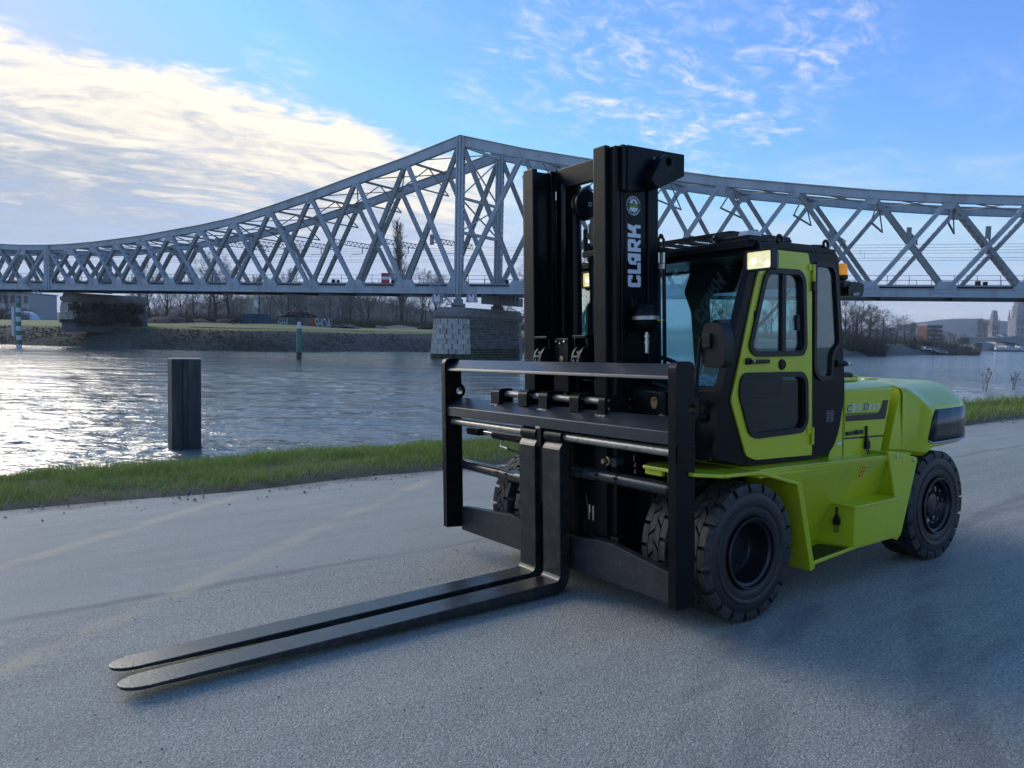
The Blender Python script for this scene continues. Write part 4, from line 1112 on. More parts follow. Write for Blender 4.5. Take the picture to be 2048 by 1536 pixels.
x, y, z = place(513, 160); m = MB(); m.box((-2.6, -1.2, 0), (2.6, 1.2, 2.35))
ct = m.build('container', mat('container_blue', (.045, .075, .12), .7, var=.4, vscale=.8, dirt=(.2, .2, .22), dirt_amt=.4), bevel=.05); ct.location = (x, y, z); tag(ct, 'dark blue sprayed container beside the graffiti wall', 'container')
m = MB()
for k in range(13): m.box((-2.5 + k * .4, -1.26, .1), (-2.3 + k * .4, -1.2, 2.25))
m.build('ribs', MATS['container_blue'], ct)
# path on the far bank
m = MB(); pts = []
for i in range(len(SHORE) - 1):
    if -60 < SHORE[i][0] < 20:
        pts.append(i)
PATH = mat('path_gravel', (.27, .25, .22), .95, var=.2, vscale=.5)
for i in pts:
    d0 = 12 + 2 * math.sin(i * .1)
    a, b_ = SHORE[i] + NRM[i] * d0, SHORE[i] + NRM[i] * (d0 + 1.8); k = len(m.v); m.v += [(a[0], a[1], land_z(d0) + .28), (b_[0], b_[1], land_z(d0 + 1.8) + .28)]
    if k: m.f.append((k - 2, k, k + 1, k - 1)); m.m.append(0)
tag(m.build('path', PATH), 'pale gravel path along the top of the far bank', kind='structure')

# river marks and the mooring pile
def striped_mark(x, y, z0, z1, r, bands, label, name):
    root = empty(name, (x, y, z0)); tag(root, label, 'marker post'); n = len(bands); h = (z1 - z0) / n
    for i, c in enumerate(bands):
        m = MB(); m.lathe([(0, i * h), (r, i * h), (r, (i + 1) * h - .002), (0, (i + 1) * h - .002)], (0, 0, 0), 'z', 16); m.build('band', c, root, smooth=40)
    return root
GM = mat('mark_green', (.025, .19, .10), .5, var=.25, vscale=1.5, dirt=(.12, .14, .12), dirt_amt=.35); WM = mat('mark_white', (.62, .65, .66), .5, var=.15, vscale=2, dirt=(.3, .3, .25), dirt_amt=.4)
p = at_z(38, 694, WATER_Z); zt_ = float(at_y(38, 606, p[1])[2])
mk = striped_mark(p[0], p[1], WATER_Z - .3, zt_, .36, [WM, GM, WM, GM, WM, GM, WM, GM, WM, GM], 'green and white striped river marker at the far left', 'river_marker')
m = MB(); m.box((-.25, -.25, zt_ - WATER_Z + .3), (.25, .25, zt_ - WATER_Z + 1.0)); m.build('lantern', STEELS, mk)
m = MB(); m.box((-1.15, .1, 2.0), (-.75, .5, 6.4)); m.build('side_pole', WM, mk)
p = at_z(598, 718, WATER_Z); zt_ = float(at_y(598, 657, p[1])[2])
root = empty('channel_marker', (p[0], p[1], WATER_Z - .5)); tag(root, 'weathered green round post with a white top standing in the river', 'marker post')
GW = mat('post_green', (.045, .17, .12), .6, var=.4, vscale=1.1, dirt=(.22, .26, .22), dirt_amt=.6)
m = MB(); h = zt_ - WATER_Z + .5; m.lathe([(0, 0), (.30, 0), (.30, h), (0, h)], (0, 0, 0), 'z', 20); m.build('post', GW, root, smooth=40)
m = MB(); m.lathe([(.305, .2), (.31, .3), (.31, 1.25), (.305, 1.3)], (0, 0, 0), 'z', 20); m.build('wet_band', mat('wet_algae', (.035, .028, .018), .6, var=.4), root, smooth=40)
m = MB(); m.lathe([(0, h), (.20, h), (.20, h + .75), (0, h + .78)], (0, 0, 0), 'z', 16); m.build('white_top', WM, root, smooth=40)
p = at_z(370, 896, WATER_Z); zt_ = float(at_y(370, 719, p[1])[2])
PILE = mat('pile_steel', (.020, .024, .028), .55, var=.4, vscale=1.5, bump=.3, bscale=10, dirt=(.14, .14, .13), dirt_amt=.6, streak=.12)
root = empty('mooring_pile', (p[0], p[1], 0)); tag(root, 'dark square steel mooring pile standing in the river near the bank', 'pile'); root.rotation_euler = (0, 0, math.radians(22))
def pile_outline(k=1.0):
    s_ = .40 * k
    o_ = [(-s_, -.16), (-.30, -s_ * .95), (-.06, -s_ * .95), (-.03, -.33), (.06, -.33), (.09, -s_ * .95), (.32, -s_ * .95), (s_, -.30), (s_, .30), (.32, s_), (-.30, s_), (-s_, .16)]
    return o_
m = MB(); m.plate(pile_outline(), lambda u, v, t: (u, v, t), WATER_Z - 1.5, zt_); m.build('sheet_pile', PILE, root, bevel=.012)
m = MB(); m.plate(pile_outline(1.02), lambda u, v, t: (u, v, t), zt_, zt_ + .035); m.build('cap_plate', mat('cap_steel', (.20, .20, .20), .6, var=.3, vscale=3, dirt=(.08, .07, .06), dirt_amt=.5), root, bevel=.006)
for (u, v) in ((.20, -.40), (.22, -.40), (-.18, -.40)):
    pass
# ---- beyond: hills, road bridge, town
HILLM = mat('hill_wood', (.055, .070, .060), .95, var=.35, vscale=.02, bump=.5, bscale=.08, dirt=(.10, .10, .075), dirt_amt=.4)
def ridge(name, pts, Y, depth, base, label, ma, n=60):
    """hill whose skyline passes the given pixels at distance Y"""
    P2 = [at_y(px, py, Y) for px, py in pts]; xs_ = [p[0] for p in P2]; zs = [p[2] for p in P2]; m = MB(); rows_ = 9
    X = np.linspace(xs_[0], xs_[-1], n)
    for x in X:
        z = np.interp(x, xs_, zs)
        for j in range(rows_):
            f = j / (rows_ - 1); hh = math.sin(f * math.pi) ** .8 if f < .5 else math.sin(f * math.pi) ** .8
            m.v.append((x, Y + (f - .5) * depth, base + (z - base) * hh * (1 + (.05 * mnoise.noise((x * .02, f * 4, 1.0)) if f != .5 else 0) + .02 * mnoise.noise((x * .12, f * 9, 2.0)))))
    m.f = [(i * rows_ + j, (i + 1) * rows_ + j, (i + 1) * rows_ + j + 1, i * rows_ + j + 1) for i in range(n - 1) for j in range(rows_ - 1)]; m.m = [0] * len(m.f)
    return tag(m.build(name, ma, smooth=60), label, kind='structure')
ridge('hill', [(-400, 640), (300, 622), (420, 606), (520, 597), (600, 590), (680, 590), (760, 604), (860, 622), (960, 636), (1200, 650)], 420, 160, 2, 'dark grey wooded slope behind the far bank trees', HILLM)
ridge('hills', [(1500, 668), (1640, 655), (1780, 660), (1830, 648), (1850, 645), (1880, 639), (1930, 637), (1962, 640), (2000, 643), (2060, 640), (2200, 636), (2500, 650)], 2600, 900, 0, 'blue wooded hills on the horizon behind the town', HILLM, 140)
ridge('hills', [(-700, 640), (-200, 632), (100, 640), (500, 655), (900, 668)], 1800, 700, 0, 'low blue hills on the horizon at left', HILLM, 80)
def hill_spot(i):
    px = rng.uniform(300, 960); Y = rng.uniform(300, 420); X = float(at_y(px, 690, Y)[0]); xs_ = [float(at_y(q_, 620, 420)[0]) for q_ in (300, 420, 520, 600, 680, 760, 860, 960)]
    top = np.interp(X * 420 / Y, xs_, [float(at_y(q_, w_, 420)[2]) for q_, w_ in ((300, 622), (420, 606), (520, 597), (600, 590), (680, 590), (760, 604), (860, 622), (960, 636))])
    f = max(0, 1 - abs(Y - 420) / 80.0); return X, Y, 2 + (top - 2) * math.sin(f * math.pi / 2) ** .8, .8 + .6 * mnoise.noise((X * .02, Y * .03, 0))
twiggy(9000, hill_spot, 1.5, 4.5, 'hillside_scrub', SCRUBM, 'brown scrub covering the grey slope behind the far bank', .16)
# low ground and quay of the town
m = MB(); m.add([(215, 640, 1.4), (1600, 640, 1.4), (2200, 3200, 3), (100, 3200, 3), (215, 639, -1.6), (1600, 639, -1.6)], [(0, 1, 2, 3), (4, 5, 1, 0)]); tag(m.build('town_ground', mat('town_grey', (.15, .15, .15), .9)), 'grey quay and low ground of the town', kind='structure')
BRICK = mat('block_brick', (.17, .085, .07), .9, var=.15, vscale=.1); BAND = mat('block_render', (.50, .48, .45), .8); PANE = mat('far_pane', (.03, .035, .04), .2)
def block_house(px0, px1, py, Y, depth, floors, bays, wall_m, label, name='apartment_block', roof_m=None, z0=1.5, flat=True):
    x0, x1 = float(at_y(px0, 690, Y)[0]), float(at_y(px1, 690, Y)[0]); zt = float(at_y(px0, py, Y)[2]); w = x1 - x0; h = zt - z0
    root = empty(name, ((x0 + x1) / 2, Y, z0)); tag(root, label, 'building')
    m = MB(); m.box((-w / 2, 0, 0), (w / 2, depth, h)); m.build('wall', wall_m, root)
    m = MB()
    if flat: m.box((-w / 2 - .3, -.3, h), (w / 2 + .3, depth + .3, h + .5))
    else: m.add([(-w / 2 - .3, -.3, h), (w / 2 + .3, -.3, h), (w / 2 + .3, depth, h), (-w / 2 - .3, depth, h), (-w / 2, depth / 2, h + w * .3), (w / 2, depth / 2, h + w * .3)], [(0, 1, 5, 4), (2, 3, 4, 5), (0, 4, 3), (1, 2, 5)])
    m.build('roof', roof_m or BAND, root)
    for f in range(floors):
        m = MB(); zf = h * (f + .02) / floors; m.box((-w / 2 - .1, -.12, zf), (w / 2 + .1, 0, zf + h / floors * .22)); m.build('band', BAND, root)
        for k in range(bays):
            m = MB(); xb = -w / 2 + w * (k + .5) / bays; m.box((xb - w / bays * .28, -.08, zf + h / floors * .35), (xb + w / bays * .28, .0, zf + h / floors * .85)); m.build('window', PANE, root)
    return root
block_house(1853, 1883, 650, 560, 14, 5, 5, BRICK, 'red brick apartment block with pale bands above the far shore trees')
pale = [mat('town_cream', (.42, .38, .32), .9), mat('town_grey_wall', (.34, .35, .36), .9), mat('town_white', (.55, .54, .52), .9)]; SLATE = mat('slate', (.10, .11, .13), .7)
tr_ = random.Random(5)
for k, (px0, px1, py, Y, lab) in enumerate(((1992, 2003, 674, 900, 'narrow cream town house left of the cathedral'), (2004, 2014, 670, 940, 'grey town house beside the cathedral front'), (2015, 2026, 676, 880, 'white low town house before the cathedral'), (2028, 2048, 678, 900, 'wide cream town house at the right edge of the picture'), (2010, 2030, 690, 700, 'long pale quay building under the road bridge'), (2034, 2060, 690, 720, 'pale quay building at the right edge under the road bridge'), (1976, 1990, 690, 720, 'small grey quay building at the bridge end'))):
    block_house(px0, px1, py, Y, 12, 3, 4, pale[k % 3], lab, 'town_house', SLATE, flat=False)
# church towers
TOWN = mat('tower_stone', (.30, .28, .25), .9, var=.2, vscale=.15)
def tower(px, py, Y, w, label, crown=True, name='church_tower'):
    x = float(at_y(px, 690, Y)[0]); zt = float(at_y(px, py, Y)[2]); root = empty(name, (x, Y, 2)); tag(root, label, 'tower'); h = zt - 2
    m = MB(); m.box((-w / 2, -w / 2, 0), (w / 2, w / 2, h * .62)); m.build('base', TOWN, root)
    m = MB(); k = w * .42; m.lathe([(k * 1.15, h * .62), (k * 1.12, h * .88), (k * 1.0, h * .88), (k * .8, h * .99), (k * .7, h)], (0, 0, 0), 'z', 8); m.add([(-k, -k, h * .62), (k, -k, h * .62), (k, k, h * .62), (-k, k, h * .62)], [(0, 1, 2, 3)]); m.build('belfry', TOWN, root)
    for s_ in (-1, 1):
        for t_ in (-1, 1):
            m = MB(); m.beam((s_ * w * .46, t_ * w * .46, h * .58), (s_ * w * .44, t_ * w * .44, h * .80), w * .14, w * .14, (0, 1, 0), taper=.2); m.build('pinnacle', TOWN, root)
    for j in range(3):
        for e in (-1, 0, 1):
            m = MB(); m.box((e * w * .26 - w * .07, -w / 2 - .15, h * (.10 + j * .18)), (e * w * .26 + w * .07, -w / 2, h * (.24 + j * .18))); m.build('opening', PANE, root)
    return root
tower(1985, 621, 1500, 14, 'pale square church tower with a crowned top behind the road bridge')
tower(2034, 600, 1450, 24, 'big cathedral tower wrapped in scaffolding at the right edge')
x = float(at_y(2040, 690, 1450)[0]); cath = empty('cathedral', (x + 14, 1462, 2)); tag(cath, 'long stone cathedral body beside the scaffolded tower', 'church')
m = MB(); m.box((-12, 0, 0), (60, 22, 42)); m.build('nave', TOWN, cath)
m = MB(); m.add([(-12, -1, 42), (60, -1, 42), (60, 23, 42), (-12, 23, 42), (-12, 11, 60), (60, 11, 60)], [(0, 1, 5, 4), (2, 3, 4, 5), (0, 4, 3), (1, 2, 5)]); m.build('roof', SLATE, cath)
sc = empty('scaffolding', (float(at_y(2034, 690, 1436)[0]), 1436, 2)); tag(sc, 'tube scaffolding round the cathedral tower', 'scaffold')
m = MB(); hh = float(at_y(2034, 603, 1436)[2]) - 2
for e in np.linspace(-14, 14, 8): m.beam((e, 0, 0), (e, 0, hh * (1 - abs(e) * .012)), .5, .5, (0, 1, 0))
for zf in np.linspace(.12, .96, 12): m.beam((-14, 0, hh * zf), (14, 0, hh * zf), .45, .45, (0, 1, 0))
m.build('tubes', mat('scaffold_blue', (.16, .22, .30), .6), sc)
# concrete road bridge
CONC = mat('bridge_concrete', (.30, .30, .28), .85, var=.15, vscale=.05, bump=.1, bscale=1, dirt=(.15, .15, .14), dirt_amt=.4)
rb = empty('road_bridge', (0, 620, 0)); tag(rb, 'pale concrete girder road bridge far off at the right', 'bridge')
m = MB(); n = 30; X0, X1 = float(at_y(1938, 680, 620)[0]), float(at_y(2180, 680, 620)[0]); zt_ = float(at_y(2000, 678, 620)[2])
for i in range(n + 1):
    x = X0 + (X1 - X0) * i / n; f = (i / n * 2.2) % 1.0; dep = 2.6 + 3.2 * (2 * abs(f - .5)) ** 2.2
    zz_ = zt_ + .9 * math.sin(math.pi * min(1, i / n)) - .0; m.v += [(x, 0, zz_ - dep), (x, 0, zz_), (x, 16, zz_), (x, 16, zz_ - dep)]
m.f = [(4 * i + a, 4 * i + b_, 4 * i + 4 + b_, 4 * i + 4 + a) for i in range(n) for a, b_ in ((0, 1), (1, 2), (2, 3), (3, 0))]; m.m = [0] * len(m.f)
m.build('girder', CONC, rb)
m = MB(); m.beam((X0 - 8, -1.0, zt_ + .25), ((X0 + X1) / 2, -1.0, zt_ + 1.3), .9, .8, (0, 1, 0)); m.beam(((X0 + X1) / 2, -1.0, zt_ + 1.3), (X1, -1, zt_ + .4), .9, .8, (0, 1, 0)); m.build('parapet', CONC, rb)
for px in (1974, 2085):
    x = float(at_y(px, 690, 620)[0]); m = MB(); m.box((x - 3, 1, -2), (x + 3, 15, zt_ - 3.5)); m.build('pier', CONC, rb)
# moored barge and parked cars, a few pixels each
for k, (px, Y, w, lab) in enumerate(((2008, 560, 22, 'white moored barge under the road bridge'), (2034, 575, 16, 'small pale boat moored right of the barge'))):
    x = float(at_y(px, 705, Y)[0]); bo = empty('moored_boat', (x, Y, WATER_Z)); tag(bo, lab, 'boat')
    m = MB(); m.plate([(-w / 2, 1.6), (-w / 2 + 1.5, -.4), (w / 2 - .6, -.4), (w / 2, 1.8), (w / 2 - 2, 1.3), (-w / 2 + 2, 1.3)], lambda u, v, t: (u, t, v), -1.6, 1.6); m.build('hull', mat('hull_dark', (.06, .07, .09), .5), bo)
    m = MB(); m.box((-w * .3, -1.2, 1.3), (w * .25, 1.2, 3.1)); m.box((w * .05, -1, 3.1), (w * .18, 1, 4.2)); m.build('cabin', WM, bo)
    m = MB()
    for j in range(6): m.box((-w * .28 + j * w * .085, -1.24, 1.9), (-w * .24 + j * w * .085, -1.2, 2.6))
    m.build('window', PANE, bo)
cols = [mat('car_white', (.7, .7, .7), .35), mat('car_silver', (.45, .46, .48), .3), mat('car_dark', (.05, .055, .06), .3)]
def car(x, y, z, c, lab, rz):
    r = empty('parked_car', (x, y, z), rz); tag(r, lab, 'car', 'cars parked under the far shore trees')
    m = MB(); m.plate(rpoly([(-2.1, .35), (2.1, .35), (2.15, .8), (1.5, .95), (.7, 1.45), (-1.1, 1.45), (-1.9, .95), (-2.15, .85)], .1), lambda u, v, t: (u, t, v), -.85, .85); m.build('body', c, r)
    m = MB(); m.plate([(1.2, .97), (.65, 1.38), (-1.0, 1.38), (-1.6, .97)], lambda u, v, t: (u, t, v), -.87, .87); m.build('window', PANE, r)
    for a in (-1.3, 1.3):
        m = MB(); m.lathe([(0, -.88), (.33, -.88), (.33, .88), (0, .88)], (a, 0, .33), 'y', 12); m.build('wheel', RUBBER, r)
words = ('white', 'silver', 'dark')
for k, (px, Y) in enumerate(((1852, 268), (1860, 270), (1868, 272), (1877, 274), (1886, 277), (1766, 236))):
    x, y, z = place(px, Y); nm = ('first white car from the ramp, parked under the far shore trees', 'silver car second from the ramp under the far shore trees', 'white car in the middle of the row under the far shore trees', 'silver car fourth from the ramp under the far shore trees', 'last white car of the row under the far shore trees', 'white car near the top of the boat ramp')[k]
    car(x, y, z + .1, cols[(0, 1, 0, 1, 0, 0)[k]], nm, .5)
m = MB(); a, b_ = at_y(1770, 699, 250), at_y(1810, 709, 257); m.beam(a, b_, 2.4, .2, (0, 0, 1)); o = m.build('boat_ramp', CONC); tag(o, 'pale concrete boat ramp running down to the water on the far shore', kind='structure')
m = MB(); a, b_ = at_y(1936, 700, 332), at_y(1985, 708, 322); m.beam(a, b_, 2.6, .2, (0, 0, 1)); o = m.build('boat_ramp', CONC); tag(o, 'far boat ramp below the road bridge', kind='structure')
# sheds and pale buildings at far left
block_house(-60, 60, 585, 330, 20, 2, 9, pale[1], 'long grey warehouse with a row of lit windows behind the striped marker', 'warehouse', SLATE, z0=3)
x, y, z = place(28, 205); m = MB()
n = 12
for j in range(n + 1):
    t = math.pi * j / n; m.v += [(-3.4 * math.cos(t), 0, 2.5 * math.sin(t)), (-3.4 * math.cos(t), 6, 2.5 * math.sin(t))]
m.f = [(2 * j, 2 * j + 2, 2 * j + 3, 2 * j + 1) for j in range(n)] + [tuple(range(0, 2 * n + 2, 2))]; m.m = [0] * len(m.f)
o = m.build('tent_hall', mat('tent_white', (.62, .66, .72), .6, var=.05)); o.location = (x, y, z); tag(o, 'white arched tent hall on the far bank behind the striped marker', 'hall')
x = float(at_y(513, 617, 405)[0]); m = MB(); m.plate([(-1.7, 0), (1.7, 0), (1.2, 4.2), (-.6, 4.8)], lambda u, v, t: (u, t, v), 0, .4); o = m.build('white_panel', WM); o.location = (x, 345, float(at_y(513, 615, 345)[2])); o.location.x = float(at_y(513, 617, 345)[0]); tag(o, 'white panel high on the grey slope behind the trees', 'panel')
# faint air between here and the hills
hm = bpy.data.materials.new('air'); hm.use_nodes = True; nt = hm.node_tree; nt.nodes.clear()
vp = nt.nodes.new('ShaderNodeVolumePrincipled'); vp.inputs['Color'].default_value = (.72, .84, 1.0, 1); vp.inputs['Density'].default_value = .00016; vp.inputs['Anisotropy'].default_value = .2
ho = nt.nodes.new('ShaderNodeOutputMaterial'); nt.links.new(vp.outputs[0], ho.inputs['Volume'])
m = MB(); m.box((-4000, -1500, -8), (4500, 5600, 190)); hz_ = m.build('haze', hm); tag(hz_, 'thin blue haze over the river valley', 'haze', kind='stuff')
# ------------------------------------------------------------------ the forklift truck (x rearwards, y away from us, z up)
fl = bpy.data.objects.new('forklift', None); COL.objects.link(fl); fl.matrix_world = TRUCK
tag(fl, 'lime green and black heavy forklift truck with long forks standing on the quay', 'forklift')
CB = 1.10                                                   # centre line
mir = lambda p: (p[0], 2 * CB - p[1], p[2])
def az(b):                                                  # plate standing in the length of the truck at distance b
    return lambda u, v, t: (u, b + t, v)
def mirror_copy(mb):
    m = MB(); m.v = [mir(p) for p in mb.v]; m.f = [f[::-1] for f in mb.f]; m.m = list(mb.m); return m

# ---- wheels
def tyre(c, b0, w, R=.42, r_in=.205, N=19, seed=0):
    """block-treaded tyre: outer side wall at b0, width w going away from us"""
    m = MB(); h = .024; Rb = R - h
    # carcass
    prof = [(r_in, .030), (r_in + .012, .012), (r_in + .045, .000), (r_in + .075, .003), (r_in + .085, -.004), (r_in + .10, -.004), (r_in + .105, .004), (R - .075, .002), (Rb - .030, .012), (Rb - .004, .034),
            (Rb, .05), (Rb, w - .05), (Rb - .004, w - .034), (Rb - .030, w - .012), (R - .075, w - .002), (r_in + .10, w), (r_in + .045, w), (r_in, w - .03)]
    m.lathe([(r, b0 + o) for r, o in prof], (c[0], 0, c[2]), 'y', 88, mi=0, closed=True)
    def P_(t, y, r): return (c[0] + r * math.cos(t), b0 + y, c[2] + r * math.sin(t))
    da = 2 * math.pi / N
    def blk(t0, t1, s, ya, yb, rows=3, r1=R, r0=Rb - .004):
        """block between angles t0 and t1 and from ya to yb; the angle shears with y"""
        vs = []; k = 3
        for j in range(rows):
            y = ya + (yb - ya) * j / (rows - 1); sh = s(y)
            for i in range(k):
                t = t0 + (t1 - t0) * i / (k - 1) + sh
                vs.append(P_(t, y, r1))
        n = rows * k
        for j in range(rows):
            y = ya + (yb - ya) * j / (rows - 1); sh = s(y)
            for i in range(k):
                t = t0 + (t1 - t0) * i / (k - 1) + sh
                vs.append(P_(t, y, r0))
        fs = []
        for j in range(rows - 1):
            for i in range(k - 1):
                a = j * k + i; fs.append((a, a + 1, a + k + 1, a + k))
        rim_ = [i for i in range(k)] + [j * k + k - 1 for j in range(1, rows)] + [(rows - 1) * k + i for i in range(k - 2, -1, -1)] + [j * k for j in range(rows - 2, 0, -1)]
        for q_ in range(len(rim_)):
            a, b_ = rim_[q_], rim_[(q_ + 1) % len(rim_)]; fs.append((a, b_, b_ + n, a + n))
        m.add(vs, fs, 1)
    cut = [.0, .30, .52, .74, 1.0]
    slant = lambda y: da * 1.9 * abs(y / w - .5) * (1 if y < w / 2 else .8)
    for i in range(N):
        t = i * da + .02 * seed
        g_ = .15
        blk(t + da * g_ * .5, t + da * (1 - g_ * .5), slant, w * .30 + .003, w * .50 - .002)
        blk(t + da * (.5 + g_ * .5), t + da * (1.5 - g_ * .5), slant, w * .50 + .002, w * .70 - .003)
        # shoulder blocks with the lug running down the side wall
        for side in (0, 1):
            ya, yb = (w * .30 - .003, .016) if side == 0 else (w * .70 + .003, w - .016)
            sh = slant; t_ = t + da * (.45 if side == 0 else .95)
            blk(t_ + da * .08, t_ + da * .92, lambda y, ya=ya, k=1: slant(ya), ya, yb)
            vs = []
            for r, o in ((R, .0), (R - .030, -.012), (R - .060, -.006)):
                y = yb + (o if side == 0 else -o)
                for f in (.10, .90): vs.append(P_(t_ + slant(ya) + da * f, y, r))
            for r, o in ((R - .004, .03), (R - .030, .03), (R - .060, .02)):
                y = yb + (o if side == 0 else -o)
                for f in (.10, .90): vs.append(P_(t_ + slant(ya) + da * f, y, r))
            m.add(vs, [(0, 1, 3, 2), (2, 3, 5, 4), (0, 2, 8, 6), (2, 4, 10, 8), (1, 3, 9, 7), (3, 5, 11, 9), (4, 5, 11, 10)], 1)
    return m
def wheel(c, b0, w, dish, parent, rear=False, seed=0):
    o = tyre(c, b0, w, seed=seed).build('wheel', [SIDEW, RUBBER], parent, smooth=40)
    r = .205; m = MB()
    sgn = 1
    prof = [(r + .014, -.004), (r + .010, -.012), (r - .002, -.010), (r - .006, .010), (r - .020, .020), (r - .026, .045), (r - .030, dish - .02), (r - .045, dish), (.10, dish + .004), (.085, dish - .035 if rear else dish), (.045, dish - .045 if rear else dish), (0, dish - .045 if rear else dish)]
    m.lathe([(a, b0 + d) for a, d in prof], (c[0], 0, c[2]), 'y', 56)
    m.build('rim', RIMM, o, smooth=35)
    if rear:
        n = 10
        for k in range(n):
            a = 2 * math.pi * (k + .3) / n; x, z = c[0] + .135 * math.cos(a), c[2] + .135 * math.sin(a)
            q_ = MB(); q_.lathe([(0, -.040), (.008, -.040), (.009, -.012), (.018, -.010), (.020, .0), (.020, .012), (0, .012)], (x, b0 + dish - .004, z), 'y', 6)
            q_.build('wheel_nut', CHROME, o)
    return o
AX_R = 2.255
for k, b0 in enumerate((.0, .30)):
    wheel((0, 0, .42), b0, .225, .15 if k == 0 else .1, fl, seed=k)
for k, b0 in enumerate((1.97, 1.67)):
    o = wheel((0, 0, .42), b0, .225, .08, fl, seed=k + 2)
for b0 in (.0, 1.90):
    wheel((AX_R, 0, .42), b0, .30, .075 if b0 < 1 else .2, fl, rear=(b0 < 1), seed=5)
m = MB(); m.tube([(0, .4, .42), (0, 1.8, .42)], .13, 16); m.tube([(0, .16, .42), (0, .42, .42)], .13, 24); m.tube([(AX_R, .28, .42), (AX_R, 1.95, .42)], .08, 12)
m.build('axle', BLACK, fl, smooth=40)

# ---- chassis
m = MB(); m.box((-.2, .62, .30), (2.45, 1.58, .84)); m.box((.55, .30, .32), (1.75, 1.9, .80)); m.box((-.12, .60, .80), (1.15, 1.6, .93))
m.build('chassis', BLACK, fl, bevel=.02)
def fender(mirror=False):
    m = MB(); pr_ = [(-.515 if not mirror else -.12, .962), (-.25 if not mirror else -.05, .925), (.085, .912), (.475, .800), (.628, .205)]
    b_in = [.40, .62, .62, .42, .20]; th = .022
    for i in range(4):
        (x0, z0), (x1, z1) = pr_[i], pr_[i + 1]; n_ = np.array([z0 - z1, x1 - x0]); n_ /= np.linalg.norm(n_)
        lo = lambda p: (p[0] - n_[0] * th, p[1] - n_[1] * th)
        a0, a1 = lo((x0, z0)), lo((x1, z1))
        vs = [(x0, .0, z0), (x1, .0, z1), (x1, b_in[i + 1], z1), (x0, b_in[i], z0), (a0[0], .0, a0[1]), (a1[0], .0, a1[1]), (a1[0], b_in[i + 1], a1[1]), (a0[0], b_in[i], a0[1])]
        m.add(vs, [(0, 1, 2, 3), (7, 6, 5, 4), (0, 4, 5, 1), (1, 5, 6, 2), (2, 6, 7, 3), (3, 7, 4, 0)])
    m.box((-.50 if not mirror else -.1, .26, .905), (-.47 if not mirror else -.07, .40, .955)); m.box((-.1, .56, .60), (.5, .60, .90))
    return mirror_copy(m) if mirror else m
fender().build('fender', LIME, fl, bevel=.006); fender(True).build('fender', LIME, fl, bevel=.006)
def skirt():
    m = MB()
    T = [(.095, .908), (.46, .806), (.63, .215)]                        # outer front edge
    def surf(a, z): return .020 + max(0, (.86 - z)) * .42                # leans inwards going down
    pts = [(.10, .915), (.30, .893), (1.53, .868), (1.60, .86), (1.70, .55), (1.62, .27), (.66, .27), (.485, .795)]
    vs = [(a, surf(a, z), z) for a, z in pts]; n = len(vs)
    vs += [(a, surf(a, z) + .03, z) for a, z in pts]
    m.add(vs, [tuple(range(n)), tuple(range(2 * n - 1, n - 1, -1))] + [(i, (i + 1) % n, n + (i + 1) % n, n + i) for i in range(n)])
    # deck strip up to the cab and hood
    m.add([(.10, .02, .9165), (1.90, .02, .862), (1.90, .60, .862), (.10, .60, .9165), (.10, .02, .86), (1.90, .05, .81), (1.90, .60, .81), (.10, .60, .86)],
          [(0, 1, 2, 3), (7, 6, 5, 4), (0, 4, 5, 1), (1, 5, 6, 2), (2, 6, 7, 3), (3, 7, 4, 0)])
    # tread plate of the step
    m.add([(.635, .0, .262), (1.12, .0, .285), (1.12, .30, .285), (.635, .30, .262), (.635, .0, .235), (1.12, .0, .262), (1.12, .30, .262), (.635, .30, .235)],
          [(0, 1, 2, 3), (7, 6, 5, 4), (0, 4, 5, 1), (1, 5, 6, 2), (2, 6, 7, 3), (3, 7, 4, 0)])
    m.box((1.10, .004, .262), (1.66, .30, .2755))
    # mud guard sheet in front of the step
    m.add([(.475, .0, .80), (.628, .0, .205), (.628, .32, .205), (.475, .32, .80), (.50, .0, .80), (.652, .0, .215), (.652, .32, .215), (.50, .32, .80)],
          [(0, 1, 2, 3), (7, 6, 5, 4), (0, 4, 5, 1), (1, 5, 6, 2), (2, 6, 7, 3), (3, 7, 4, 0)])
    return m
sk = skirt().build('side_skirt', LIME, fl, bevel=.012, seg=3)
mirror_copy(skirt()).build('side_skirt', LIME, fl, bevel=.012)
m = MB(); pp = [(1.545, .900), (1.60, .898), (1.955, .822), (1.965, .80), (1.745, .275), (1.69, .235), (1.64, .25), (1.655, .55)]
m.plate(pp, az(.012), 0, .022); m.build('guard_plate', LIME, fl, bevel=.006)
mirror_copy(m).build('guard_plate', LIME, fl)
m = MB(); m.add([(1.560, .020, .895), (1.560, .36, .895), (1.690, .36, .50), (1.690, .020, .50), (1.585, .020, .895), (1.585, .36, .895), (1.715, .36, .50), (1.715, .020, .50)], [(0, 1, 2, 3), (7, 6, 5, 4), (0, 4, 5, 1), (1, 5, 6, 2), (2, 6, 7, 3), (3, 7, 4, 0)]); m.build('guard_web', LIME, fl, bevel=.004)
for p in ((1.66, .852), (1.90, .805)):
    q_ = MB(); q_.lathe([(0, -.012), (.010, -.010), (.012, 0)], (p[0], .012, p[1]), 'y', 8); q_.build('bolt', CHROME, fl, smooth=40)
